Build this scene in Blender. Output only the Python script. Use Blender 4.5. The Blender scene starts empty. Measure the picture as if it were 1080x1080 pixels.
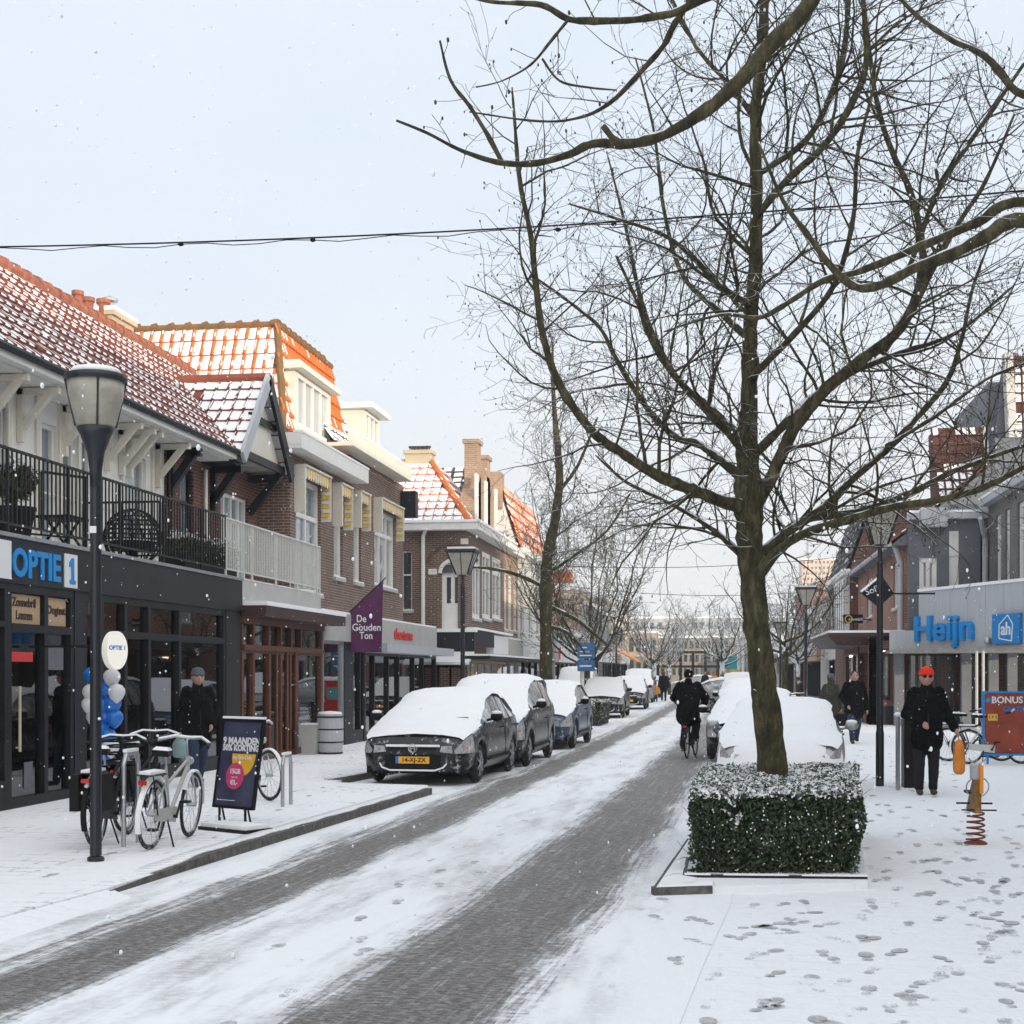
import bpy, bmesh, math, random
from mathutils import Vector, Matrix, noise
R = math.radians
sc = bpy.context.scene
col = sc.collection
# ---------------------------------------------------------------- camera
F, HZ, CH = 1500.0, 709.0, 1.72          # focal length in photo pixels, horizon row, eye height
TH = math.atan(220 / 1500.0)             # camera turned left of the street's direction (+Y)
CT, ST = math.cos(TH), math.sin(TH)
cam = bpy.data.cameras.new('camera'); co = bpy.data.objects.new('camera', cam); col.objects.link(co)
cam.sensor_width = 36; cam.lens = 36 * F / 1080; cam.shift_y = (HZ - 540) / 1080
cam.clip_start = .1; cam.clip_end = 2000
co.location = (0, 0, CH); co.rotation_euler = (R(90), 0, TH)
sc.camera = co
# ---------------------------------------------------------------- sky, sun, exposure
SUN_AZ, SUN_EL = R(50), R(8)             # from behind the camera's right shoulder, low winter sun
w = bpy.data.worlds.new('World'); sc.world = w; w.use_nodes = True
nt = w.node_tree; nt.nodes.clear()
out = nt.nodes.new('ShaderNodeOutputWorld'); bg = nt.nodes.new('ShaderNodeBackground')
sky = nt.nodes.new('ShaderNodeTexSky'); sky.sky_type = 'NISHITA'; sky.sun_disc = False
sky.sun_elevation = SUN_EL; sky.sun_rotation = R(180) - SUN_AZ
tc = nt.nodes.new('ShaderNodeTexCoord'); mp = nt.nodes.new('ShaderNodeMapping'); mp.inputs['Scale'].default_value = (1, 1, 3.2)
nz = nt.nodes.new('ShaderNodeTexNoise'); nz.inputs['Scale'].default_value = 1.3; nz.inputs['Detail'].default_value = 5
cr = nt.nodes.new('ShaderNodeValToRGB')
cr.color_ramp.elements[0].position = .3; cr.color_ramp.elements[0].color = (6.1, 7.0, 8.2, 1)
cr.color_ramp.elements[1].position = .7; cr.color_ramp.elements[1].color = (7.5, 8.0, 8.7, 1)
mx = nt.nodes.new('ShaderNodeMix'); mx.data_type = 'RGBA'; mx.inputs['Factor'].default_value = .9
L = nt.links.new
L(tc.outputs['Generated'], mp.inputs['Vector']); L(mp.outputs['Vector'], nz.inputs['Vector']); L(nz.outputs['Fac'], cr.inputs['Fac'])
# cloud brightened out of view, towards the low sun, to lift the left facades
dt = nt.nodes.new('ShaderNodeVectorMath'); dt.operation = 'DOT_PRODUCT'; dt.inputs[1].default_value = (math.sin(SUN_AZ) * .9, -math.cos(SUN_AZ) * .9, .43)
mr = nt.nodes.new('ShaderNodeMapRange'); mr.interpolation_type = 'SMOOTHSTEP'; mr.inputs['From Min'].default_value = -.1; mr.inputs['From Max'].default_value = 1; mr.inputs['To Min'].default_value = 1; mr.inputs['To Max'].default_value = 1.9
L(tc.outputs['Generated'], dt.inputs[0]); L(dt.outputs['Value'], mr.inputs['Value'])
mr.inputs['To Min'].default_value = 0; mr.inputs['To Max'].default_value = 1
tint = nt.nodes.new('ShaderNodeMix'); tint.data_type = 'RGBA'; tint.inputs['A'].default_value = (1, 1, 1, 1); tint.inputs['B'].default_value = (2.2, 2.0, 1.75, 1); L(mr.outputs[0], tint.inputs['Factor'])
spz = nt.nodes.new('ShaderNodeSeparateXYZ'); L(tc.outputs['Generated'], spz.inputs[0])
hzn = nt.nodes.new('ShaderNodeMapRange'); hzn.interpolation_type = 'SMOOTHSTEP'; hzn.inputs['From Min'].default_value = .32; hzn.inputs['From Max'].default_value = .0; L(spz.outputs['Z'], hzn.inputs['Value'])
pale = nt.nodes.new('ShaderNodeMix'); pale.data_type = 'RGBA'; pale.inputs['B'].default_value = (8.1, 8.2, 8.5, 1); L(hzn.outputs[0], pale.inputs['Factor']); L(cr.outputs['Color'], pale.inputs['A'])
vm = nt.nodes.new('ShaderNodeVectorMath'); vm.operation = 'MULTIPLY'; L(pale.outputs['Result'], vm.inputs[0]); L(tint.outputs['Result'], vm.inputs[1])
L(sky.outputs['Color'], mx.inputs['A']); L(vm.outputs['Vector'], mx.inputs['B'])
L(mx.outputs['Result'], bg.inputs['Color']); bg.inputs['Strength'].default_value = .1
L(bg.outputs['Background'], out.inputs['Surface'])
sl = bpy.data.lights.new('sun', 'SUN'); sl.energy = 3.3; sl.angle = R(.8); sl.color = (1, .84, .62)
so = bpy.data.objects.new('sun', sl); col.objects.link(so)
sd = Vector((-math.sin(SUN_AZ) * math.cos(SUN_EL), math.cos(SUN_AZ) * math.cos(SUN_EL), -math.sin(SUN_EL)))
so.rotation_euler = sd.to_track_quat('-Z', 'Y').to_euler(); so.location = (20, -20, 20)
vs = sc.view_settings; vs.view_transform = 'Standard'; vs.look = 'None'; vs.gamma = 1; vs.use_curve_mapping = False
vs.exposure = 0.38
sc.cycles.max_bounces = 7; sc.cycles.volume_bounces = 0; sc.cycles.transparent_max_bounces = 12
# ---------------------------------------------------------------- measured rays -> points standing in the street
def ray(px, py):
    a, b = (px - 540) / F, (HZ - py) / F
    return Vector((a * CT - ST, a * ST + CT, b))
def G(px, py, z=0):
    r = ray(px, py); t = (z - CH) / r.z; return Vector((r.x * t, r.y * t, z))
def FX(px, py, X):
    r = ray(px, py); t = X / r.x; return Vector((X, r.y * t, CH + r.z * t))
def FY(px, py, Y):
    r = ray(px, py); t = Y / r.y; return Vector((r.x * t, Y, CH + r.z * t))
def FD(px, py, D):
    r = ray(px, py); return Vector((r.x * D, r.y * D, CH + r.z * D))
def GD(px, D):
    p = FD(px, HZ, D); return Vector((p.x, p.y, 0))
# ---------------------------------------------------------------- mesh builder
def W(o):
    m = Matrix.Identity(4)
    while o is not None:
        m = o.matrix_parent_inverse @ o.matrix_basis @ m if o.parent else o.matrix_basis @ m
        o = o.parent
    return m
class Fr:                                 # a facade's own frame: a along it, z up, b outwards
    def __init__(s, O, u, n): s.O = Vector(O); s.u = Vector(u).normalized(); s.n = Vector(n).normalized()
    def p(s, a, z, b=0): return s.O + s.u * a + s.n * b + Vector((0, 0, z))
    def right(s): return s.u.cross(Vector((0, 0, 1))).dot(s.n) < 0
class MB:
    def __init__(s): s.v = []; s.f = []; s.m = []; s.T = None
    def add(s, vs, fs, m=0):
        k = len(s.v)
        s.v += [(s.T @ Vector(p)) if s.T else Vector(p) for p in vs]
        for f in fs: s.f.append([i + k for i in f]); s.m.append(m)
        return s
    def hexa(s, p, m=0):                  # p: 4 bottom, 4 top
        return s.add(p, [(0, 3, 2, 1), (4, 5, 6, 7), (0, 1, 5, 4), (1, 2, 6, 5), (2, 3, 7, 6), (3, 0, 4, 7)], m)
    def box(s, a, b, m=0):
        x0, y0, z0 = (min(a[i], b[i]) for i in range(3)); x1, y1, z1 = (max(a[i], b[i]) for i in range(3))
        return s.hexa([(x0, y0, z0), (x1, y0, z0), (x1, y1, z0), (x0, y1, z0), (x0, y0, z1), (x1, y0, z1), (x1, y1, z1), (x0, y1, z1)], m)
    def fb(s, fr, a0, a1, z0, z1, b0, b1, m=0):
        return s.hexa([fr.p(a0, z0, b0), fr.p(a1, z0, b0), fr.p(a1, z0, b1), fr.p(a0, z0, b1), fr.p(a0, z1, b0), fr.p(a1, z1, b0), fr.p(a1, z1, b1), fr.p(a0, z1, b1)], m)
    def prism(s, pts, ex, m=0):
        n = len(pts); ex = Vector(ex); P = [Vector(p) for p in pts]; Q = [p + ex for p in P]
        return s.add(P + Q, [tuple(range(n))[::-1], tuple(range(n, 2 * n))] + [(i, (i + 1) % n, (i + 1) % n + n, i + n) for i in range(n)], m)
    def tube(s, pts, rs, n=8, m=0, cap=True):
        P = [Vector(p) for p in pts]
        if not isinstance(rs, (list, tuple)): rs = [rs] * len(P)
        vs, fs = [], []; ref = None
        for i, p in enumerate(P):
            d = (P[min(i + 1, len(P) - 1)] - P[max(i - 1, 0)])
            d = d.normalized() if d.length > 1e-9 else Vector((0, 0, 1))
            if ref is None:
                ref = d.orthogonal().normalized()
            ref = (ref - d * ref.dot(d)); ref = ref.normalized() if ref.length > 1e-6 else d.orthogonal().normalized()
            e = d.cross(ref)
            for k in range(n):
                t = 2 * math.pi * k / n; vs.append(p + (ref * math.cos(t) + e * math.sin(t)) * rs[i])
        for i in range(len(P) - 1):
            for k in range(n):
                fs.append((i * n + k, i * n + (k + 1) % n, (i + 1) * n + (k + 1) % n, (i + 1) * n + k))
        if cap: fs.append(tuple(range(n))[::-1]); fs.append(tuple(range((len(P) - 1) * n, len(P) * n)))
        return s.add(vs, fs, m)
    def bar(s, a, b, w, h=None, m=0):     # a square bar from a to b
        a, b = Vector(a), Vector(b); h = h or w; d = (b - a).normalized()
        e = d.cross(Vector((0, 0, 1))); e = e.normalized() if e.length > 1e-4 else Vector((1, 0, 0)); g = e.cross(d)
        q = lambda p: [p + e * (-w / 2) + g * (-h / 2), p + e * (w / 2) + g * (-h / 2), p + e * (w / 2) + g * (h / 2), p + e * (-w / 2) + g * (h / 2)]
        return s.hexa(q(a) + q(b), m)
    def lathe(s, c, prof, n=16, m=0, sx=1, sy=1):
        c = Vector(c); vs = []; fs = []
        for r, z in prof:
            for k in range(n):
                t = 2 * math.pi * (k + .5) / n; vs.append(c + Vector((r * sx * math.cos(t), r * sy * math.sin(t), z)))
        for i in range(len(prof) - 1):
            for k in range(n): fs.append((i * n + k, i * n + (k + 1) % n, (i + 1) * n + (k + 1) % n, (i + 1) * n + k))
        fs.append(tuple(range(n))[::-1]); fs.append(tuple(range((len(prof) - 1) * n, len(prof) * n)))
        return s.add(vs, fs, m)
    def ball(s, c, r, sx=1, sy=1, sz=1, n=10, m=0):
        prof = []
        k = max(4, n // 2 + 1)
        for i in range(k + 1):
            t = math.pi * i / k; prof.append((max(r * math.sin(t), r * .02), -r * sz * math.cos(t)))
        return s.lathe(c, prof, n, m, sx, sy)
    def ring(s, c, ax, R0, r, n=28, k=6, m=0, a0=0, a1=360):   # a torus (or arc of it) about axis ax
        ax = Vector(ax).normalized(); e = ax.orthogonal().normalized()
        if abs(ax.z) < .9: e = Vector((0, 0, 1)); e = (e - ax * e.dot(ax)).normalized()
        g = ax.cross(e); c = Vector(c); full = abs(a1 - a0 - 360) < 1e-3; vs = []; fs = []
        N = n if full else n + 1
        for i in range(N):
            t = R(a0 + (a1 - a0) * i / n); d = e * math.cos(t) + g * math.sin(t)
            for j in range(k):
                u = 2 * math.pi * j / k; vs.append(c + d * (R0 + r * math.cos(u)) + ax * (r * math.sin(u)))
        for i in range(n):
            i2 = (i + 1) % N
            for j in range(k): fs.append((i * k + j, i * k + (j + 1) % k, i2 * k + (j + 1) % k, i2 * k + j))
        return s.add(vs, fs, m)
    def build(s, name, mats, parent=None, smooth=False, fix=True):
        me = bpy.data.meshes.new(name); me.from_pydata([tuple(p) for p in s.v], [], s.f)
        if not isinstance(mats, (list, tuple)): mats = [mats]
        for m_ in mats: me.materials.append(m_)
        if len(mats) > 1: me.polygons.foreach_set('material_index', s.m)
        if fix and len(s.f) < 60000:
            bm = bmesh.new(); bm.from_mesh(me); bmesh.ops.recalc_face_normals(bm, faces=bm.faces); bm.to_mesh(me); bm.free()
        if smooth: me.polygons.foreach_set('use_smooth', [True] * len(me.polygons))
        me.update()
        o = bpy.data.objects.new(name, me); col.objects.link(o)
        if parent is not None: o.parent = parent; o.matrix_parent_inverse = W(parent).inverted()
        return o
def tag(o, label=None, cat=None, group=None, kind=None):
    if label: o['label'] = label
    if cat: o['category'] = cat
    if group: o['group'] = group
    if kind: o['kind'] = kind
    return o
def thing(name, loc, label, cat, group=None, rz=0):
    o = bpy.data.objects.new(name, None); col.objects.link(o); o.location = loc; o.rotation_euler = (0, 0, rz)
    o.empty_display_size = .2
    return tag(o, label, cat, group)
def dup(o, loc=None, rz=None, label=None, group=None, parent=None):
    c = o.copy(); col.objects.link(c)
    if parent is not None: c.parent = parent
    if loc is not None: c.location = loc
    if rz is not None: c.rotation_euler = (0, 0, rz)
    if label: c['label'] = label
    if group: c['group'] = group
    for ch in list(o.children): dup(ch, parent=c)
    return c
def text_mb(mb, s, size, T, depth=.01, bold=.0, m=0, sx=1.0, align='CENTER', width=None, height=None):
    cu = bpy.data.curves.new('lettering', 'FONT'); cu.body = s; cu.size = size; cu.extrude = depth / 2; cu.offset = bold
    cu.align_x = align; cu.align_y = 'CENTER'; cu.resolution_u = 3
    o = bpy.data.objects.new('lettering', cu); col.objects.link(o)
    dg = bpy.context.evaluated_depsgraph_get(); me = bpy.data.meshes.new_from_object(o.evaluated_get(dg))
    xs_ = [v.co.x for v in me.vertices]; yz_ = [v.co.y for v in me.vertices]
    if width: sx = width / (max(xs_) - min(xs_))
    S = Matrix.Diagonal((sx, height / (max(yz_) - min(yz_)) if height else 1, 1, 1))
    mb.add([T @ S @ v.co for v in me.vertices], [tuple(p.vertices) for p in me.polygons], m)
    bpy.data.objects.remove(o); bpy.data.curves.remove(cu); bpy.data.meshes.remove(me)
def plate(O, xdir, up=(0, 0, 1)):         # text plane: x to the reader's right, y up
    x = Vector(xdir).normalized(); y = Vector(up).normalized(); y = (y - x * y.dot(x)).normalized(); z = x.cross(y)
    M = Matrix((x, y, z)).transposed().to_4x4(); M.translation = Vector(O); return M
# ---------------------------------------------------------------- materials
MT = {}
def mat(name, c, rough=.6, metal=0, spec=.5, var=.0, vs=6, bump=0, bs=30, c2=None, emit=0, alpha=1, stretch=None):
    m = bpy.data.materials.new(name); m.use_nodes = True; t = m.node_tree; b = t.nodes['Principled BSDF']
    b.inputs['Base Color'].default_value = (*c, 1); b.inputs['Roughness'].default_value = rough
    b.inputs['Metallic'].default_value = metal; b.inputs['Specular IOR Level'].default_value = spec
    g = t.nodes.new('ShaderNodeTexCoord'); v = g.outputs['Object']
    if stretch:
        q = t.nodes.new('ShaderNodeMapping'); q.inputs['Scale'].default_value = stretch; t.links.new(v, q.inputs['Vector']); v = q.outputs['Vector']
    if var or c2:
        n = t.nodes.new('ShaderNodeTexNoise'); n.inputs['Scale'].default_value = vs; n.inputs['Detail'].default_value = 6
        n.inputs['Roughness'].default_value = .65; t.links.new(v, n.inputs['Vector'])
        r = t.nodes.new('ShaderNodeValToRGB'); r.color_ramp.elements[0].position = .32; r.color_ramp.elements[1].position = .68
        a = c; d = c2 or tuple(min(1, x * (1 + var)) for x in c)
        if not c2: a = tuple(x * (1 - var) for x in c)
        r.color_ramp.elements[0].color = (*a, 1); r.color_ramp.elements[1].color = (*d, 1)
        t.links.new(n.outputs['Fac'], r.inputs['Fac']); t.links.new(r.outputs['Color'], b.inputs['Base Color'])
    if bump:
        n2 = t.nodes.new('ShaderNodeTexNoise'); n2.inputs['Scale'].default_value = bs; n2.inputs['Detail'].default_value = 4
        t.links.new(v, n2.inputs['Vector']); u = t.nodes.new('ShaderNodeBump'); u.inputs['Strength'].default_value = bump; u.inputs['Distance'].default_value = .02
        t.links.new(n2.outputs['Fac'], u.inputs['Height']); t.links.new(u.outputs['Normal'], b.inputs['Normal'])
    if emit: b.inputs['Emission Color'].default_value = (*c, 1); b.inputs['Emission Strength'].default_value = emit
    MT[name] = m; return m
def brick(name, c1, c2, mortar, bw=.22, bh=.065, ms=.012, rough=.85):
    m = bpy.data.materials.new(name); m.use_nodes = True; t = m.node_tree; b = t.nodes['Principled BSDF']; N = t.nodes.new; Lk = t.links.new
    g = N('ShaderNodeNewGeometry'); sp = N('ShaderNodeSeparateXYZ'); ad = N('ShaderNodeMath'); ad.operation = 'ADD'; cb = N('ShaderNodeCombineXYZ')
    Lk(g.outputs['Position'], sp.inputs[0]); Lk(sp.outputs['X'], ad.inputs[0]); Lk(sp.outputs['Y'], ad.inputs[1])
    Lk(ad.outputs[0], cb.inputs['X']); Lk(sp.outputs['Z'], cb.inputs['Y'])
    k = N('ShaderNodeTexBrick'); k.inputs['Scale'].default_value = 1; k.inputs['Brick Width'].default_value = bw; k.inputs['Row Height'].default_value = bh
    k.inputs['Mortar Size'].default_value = ms; k.inputs['Mortar Smooth'].default_value = .2; k.inputs['Bias'].default_value = 0
    k.inputs['Color1'].default_value = (*c1, 1); k.inputs['Color2'].default_value = (*c2, 1); k.inputs['Mortar'].default_value = (*mortar, 1)
    Lk(cb.outputs[0], k.inputs['Vector'])
    n = N('ShaderNodeTexNoise'); n.inputs['Scale'].default_value = 1.2; n.inputs['Detail'].default_value = 8; n.inputs['Roughness'].default_value = .7; Lk(g.outputs['Position'], n.inputs['Vector'])
    r = N('ShaderNodeMapRange'); r.inputs['From Min'].default_value = .3; r.inputs['From Max'].default_value = .7; r.inputs['To Min'].default_value = .72; r.inputs['To Max'].default_value = 1.25
    Lk(n.outputs['Fac'], r.inputs['Value'])
    x = N('ShaderNodeMix'); x.data_type = 'RGBA'; x.blend_type = 'MULTIPLY'; x.inputs['Factor'].default_value = 1
    Lk(k.outputs['Color'], x.inputs['A']); Lk(r.outputs['Result'], x.inputs['B']); Lk(x.outputs['Result'], b.inputs['Base Color'])
    u = N('ShaderNodeBump'); u.inputs['Strength'].default_value = .5; u.inputs['Distance'].default_value = .01; u.invert = True
    Lk(k.outputs['Fac'], u.inputs['Height']); Lk(u.outputs['Normal'], b.inputs['Normal'])
    b.inputs['Roughness'].default_value = rough; MT[name] = m; return m
def glass_shop():
    m = bpy.data.materials.new('shop_glass'); m.use_nodes = True; t = m.node_tree; t.nodes.clear(); N = t.nodes.new; Lk = t.links.new
    o = N('ShaderNodeOutputMaterial'); tr = N('ShaderNodeBsdfTransparent'); tr.inputs['Color'].default_value = (.8, .84, .84, 1)
    gl = N('ShaderNodeBsdfGlossy'); gl.inputs['Roughness'].default_value = .02; gl.inputs['Color'].default_value = (.95, .97, 1, 1)
    fr = N('ShaderNodeFresnel'); fr.inputs['IOR'].default_value = 1.45
    ml = N('ShaderNodeMath'); ml.operation = 'MULTIPLY_ADD'; ml.inputs[1].default_value = 1.1; ml.inputs[2].default_value = .05
    Lk(fr.outputs[0], ml.inputs[0]); ml.use_clamp = True
    mxx = N('ShaderNodeMixShader'); Lk(ml.outputs[0], mxx.inputs[0]); Lk(tr.outputs[0], mxx.inputs[1]); Lk(gl.outputs[0], mxx.inputs[2]); Lk(mxx.outputs[0], o.inputs['Surface'])
    MT['shop_glass'] = m; return m
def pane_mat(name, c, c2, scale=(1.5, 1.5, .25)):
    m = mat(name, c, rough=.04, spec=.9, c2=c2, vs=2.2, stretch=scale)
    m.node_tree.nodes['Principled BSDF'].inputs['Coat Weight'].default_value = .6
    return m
mat('snow', (.86, .872, .895), .75, var=.03, vs=3, bump=.35, bs=14)
mat('snow_car', (.85, .865, .89), .7, var=.02, vs=5, bump=.25, bs=7)
mat('white_paint', (.74, .73, .70), .5, var=.06, vs=3)
mat('cream_paint', (.66, .63, .55), .5, var=.07, vs=3)
mat('grey_white', (.42, .44, .47), .6, var=.08, vs=2, stretch=(4, 4, .4))
mat('light_grey', (.42, .42, .41), .6, var=.08, vs=2)
mat('far_stone', (.27, .25, .22), .9, var=.25, vs=1.5)
mat('dusk_tile', (.10, .030, .020), .85, c2=(.055, .02, .014), vs=5, bump=.3)  # darker copy of the red tile, dusk put into its colour
mat('grey_render', (.135, .145, .165), .85, var=.15, vs=2, bump=.3, bs=40)
mat('dark_paint', (.008, .010, .013), .45, spec=.3, var=.2, vs=4)
mat('anthracite', (.013, .016, .022), .5, spec=.3, var=.25, vs=3, bump=.1)
mat('black', (.004, .004, .005), .6, spec=.25)
mat('black_metal', (.007, .008, .010), .45, spec=.3, bump=.05)
mat('pole_paint', (.012, .015, .022), .4, var=.15, vs=8)
mat('steel', (.42, .44, .46), .35, metal=.8, var=.1)
mat('rail_white', (.60, .60, .58), .45, var=.08)
mat('brown_wood', (.14, .042, .016), .45, c2=(.075, .022, .010), vs=5, stretch=(6, 6, .5))
mat('dark_brown', (.045, .018, .012), .5, var=.3)
mat('soffit', (.30, .29, .26), .8, var=.25, vs=4)
mat('orange_tile', (.62, .17, .035), .8, c2=(.42, .10, .025), vs=3, bump=.2)
mat('red_tile', (.24, .062, .035), .8, c2=(.13, .035, .022), vs=4, bump=.2)
mat('dark_tile', (.05, .05, .055), .7, var=.3, vs=3)
mat('moss', (.13, .095, .04), .95, c2=(.27, .11, .04), vs=5, bump=.5)
mat('chimney_clay', (.30, .11, .07), .9, var=.3, vs=6, bump=.4)
mat('sand_stone', (.50, .42, .30), .9, var=.12, vs=2, bump=.2)
mat('kerb_stone', (.055, .05, .045), .85, c2=(.16, .15, .145), vs=14, bump=.6)
mat('blue_sign', (.0, .20, .52), .4)
mat('blue_letter', (.0, .24, .62), .4)
mat('navy', (.015, .02, .09), .4, var=.3)
mat('white_sign', (.75, .76, .78), .4)
mat('red', (.55, .02, .015), .4)
mat('red_letter', (.62, .03, .03), .5)
mat('orange', (.80, .26, .02), .5)
mat('yellow', (.72, .45, .05), .5)
mat('purple', (.085, .008, .075), .6, var=.12, vs=4)
mat('rust_red', (.22, .045, .025), .7, var=.3, vs=20)
mat('tyre', (.018, .018, .018), .85, bump=.2)
mat('rim', (.35, .36, .38), .3, metal=.9)
mat('car_dark', (.010, .011, .014), .25, metal=.2, var=.15)
mat('car_grey', (.020, .022, .027), .25, metal=.2, var=.15)
mat('car_blue', (.05, .075, .12), .25, metal=.4)
mat('car_silver', (.35, .36, .37), .3, metal=.5)
mat('car_glass', (.05, .06, .07), .12, spec=.9, c2=(.42, .45, .48), vs=7)
mat('lens', (.20, .21, .23), .1, spec=.9, c2=(.55, .57, .6), vs=14)
mat('amber', (.75, .25, .02), .25)
mat('tail_red', (.5, .01, .01), .25)
mat('plate_yellow', (.85, .40, .02), .5)
mat('skin', (.45, .26, .19), .6)
mat('hair', (.06, .04, .03), .8, var=.3, vs=40)
mat('hair_grey', (.25, .24, .23), .8, var=.3, vs=40)
mat('coat_black', (.0035, .004, .0055), .9, spec=.15, var=.5, vs=14, bump=1, bs=7)
mat('coat_olive', (.035, .035, .028), .9, var=.4, vs=20, bump=.3)
mat('jeans', (.02, .035, .07), .9, var=.35, vs=30)
mat('trousers', (.005, .006, .011), .9, var=.3, vs=30)
mat('shoe', (.06, .035, .025), .7)
mat('hat_grey', (.09, .105, .115), .95, var=.2, vs=60)
mat('hat_red', (.75, .035, .01), .95, var=.15, vs=60)
mat('balloon_white', (.62, .64, .68), .25)
mat('balloon_blue', (.01, .15, .55), .25)
mat('plant', (.035, .045, .02), .8, c2=(.07, .06, .03), vs=12)
mat('leaf', (.013, .032, .010), .45, c2=(.03, .060, .018), vs=16)
mat('leaf_light', (.05, .085, .025), .5, c2=(.03, .05, .02), vs=16)
mat('wood_floor', (.10, .07, .05), .6)
mat('lamp_glass', (.42, .40, .33), .3, spec=.6, c2=(.26, .25, .21), vs=5)
mat('beige_wall', (.48, .38, .28), .85, var=.1, vs=1)
mat('peach_wall', (.60, .46, .36), .85, var=.06, vs=1)
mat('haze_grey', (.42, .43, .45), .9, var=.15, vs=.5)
mat('cloth_teal', (.12, .35, .34), .7)
mat('bag_orange', (.60, .20, .02), .5, var=.2)
mat('interior_wall', (.16, .16, .16), .9, c2=(.42, .42, .40), vs=3)
mat('interior_warm', (.25, .17, .11), .9, c2=(.55, .42, .28), vs=4)
mat('tan_board', (.42, .29, .17), .7, c2=(.50, .36, .22), vs=6)
mat('lit_sign', (.9, .86, .78), .4, emit=.2)
mat('warm_fill', (1, .70, .40), .4, emit=16)
mat('cool_fill', (.9, .95, 1), .4, emit=12)
mat('goods_a', (.55, .48, .38), .7, c2=(.06, .10, .14), vs=9)
mat('goods_b', (.45, .18, .06), .7, c2=(.5, .4, .2), vs=9)
mat('goods_c', (.5, .5, .5), .7, c2=(.12, .1, .1), vs=12)
glass_shop()
pane_mat('pane_sky', (.30, .37, .42), (.10, .13, .16))  # pale sky reflection put into the pane colour
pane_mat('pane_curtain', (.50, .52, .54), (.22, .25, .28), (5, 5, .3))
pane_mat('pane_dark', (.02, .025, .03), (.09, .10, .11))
brick('brick_brown', (.105, .052, .036), (.15, .078, .055), (.26, .22, .19))
brick('brick_dark_red', (.14, .045, .03), (.10, .03, .022), (.18, .13, .11))
brick('brick_red', (.30, .10, .055), (.22, .07, .04), (.35, .28, .22))
brick('brick_tan', (.36, .22, .13), (.26, .15, .09), (.40, .33, .26))
brick('brick_grey', (.14, .13, .13), (.10, .095, .095), (.2, .2, .2))
# bark with green algae, snow lying on what faces up
def bark(nm='bark', lo=1.50, hi=1.62):
    m = bpy.data.materials.new(nm); m.use_nodes = True; t = m.node_tree; b = t.nodes['Principled BSDF']; N = t.nodes.new; Lk = t.links.new
    g = N('ShaderNodeNewGeometry'); n = N('ShaderNodeTexNoise'); n.inputs['Scale'].default_value = 14; n.inputs['Detail'].default_value = 8; n.inputs['Roughness'].default_value = .75
    q = N('ShaderNodeMapping'); q.inputs['Scale'].default_value = (1, 1, .35); Lk(g.outputs['Position'], q.inputs['Vector']); Lk(q.outputs['Vector'], n.inputs['Vector'])
    r = N('ShaderNodeValToRGB'); e = r.color_ramp.elements; e[0].position = .33; e[0].color = (.010, .008, .005, 1); e[1].position = .72; e[1].color = (.155, .138, .070, 1)
    e2 = e.new(.5); e2.color = (.050, .044, .019, 1); Lk(n.outputs['Fac'], r.inputs['Fac'])
    sp = N('ShaderNodeSeparateXYZ'); Lk(g.outputs['Normal'], sp.inputs[0]); n3 = N('ShaderNodeTexNoise'); n3.inputs['Scale'].default_value = 5; Lk(g.outputs['Position'], n3.inputs['Vector'])
    ad = N('ShaderNodeMath'); ad.operation = 'MULTIPLY_ADD'; Lk(n3.outputs['Fac'], ad.inputs[0]); ad.inputs[1].default_value = 1.6; Lk(sp.outputs['Z'], ad.inputs[2])
    s2 = N('ShaderNodeMapRange'); s2.inputs['From Min'].default_value = lo; s2.inputs['From Max'].default_value = hi; Lk(ad.outputs[0], s2.inputs['Value'])
    x = N('ShaderNodeMix'); x.data_type = 'RGBA'; Lk(s2.outputs['Result'], x.inputs['Factor']); Lk(r.outputs['Color'], x.inputs['A']); x.inputs['B'].default_value = (.75, .78, .82, 1)
    Lk(x.outputs['Result'], b.inputs['Base Color']); b.inputs['Roughness'].default_value = .95
    u = N('ShaderNodeBump'); u.inputs['Strength'].default_value = .9; u.inputs['Distance'].default_value = .02; Lk(n.outputs['Fac'], u.inputs['Height']); Lk(u.outputs['Normal'], b.inputs['Normal'])
    MT[nm] = m
bark(); bark('bark_snowy', .85, 1.15)
def dust(nm, sc_, a, b_, amt=.9, col_=(.8, .82, .85, 1)):   # wind-blown snow clinging to the surface
    m = MT[nm]; t = m.node_tree; b = t.nodes['Principled BSDF']; i = b.inputs['Base Color']; g = t.nodes.new('ShaderNodeTexCoord'); n = t.nodes.new('ShaderNodeTexNoise'); n.inputs['Scale'].default_value = sc_; n.inputs['Detail'].default_value = 7; n.inputs['Roughness'].default_value = .72
    t.links.new(g.outputs['Object'], n.inputs['Vector']); r = t.nodes.new('ShaderNodeMapRange'); r.inputs['From Min'].default_value = a; r.inputs['From Max'].default_value = b_; r.inputs['To Max'].default_value = amt; t.links.new(n.outputs['Fac'], r.inputs['Value'])
    x = t.nodes.new('ShaderNodeMix'); x.data_type = 'RGBA'; x.inputs['B'].default_value = col_; x.inputs['A'].default_value = i.default_value
    if i.links: t.links.new(i.links[0].from_socket, x.inputs['A'])
    t.links.new(r.outputs[0], x.inputs['Factor']); t.links.new(x.outputs['Result'], i)
for nm_ in ('car_dark', 'car_grey', 'car_blue'): dust(nm_, 7, .56, .68, .75)
dust('car_glass', 5, .45, .62, .6); dust('coat_black', 38, .66, .70); dust('coat_olive', 38, .66, .70); dust('trousers', 38, .69, .73); dust('tyre', 9, .56, .66, .6); dust('rider_dummy', 1, 1, 1) if 0 else None
M = MT
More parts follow.
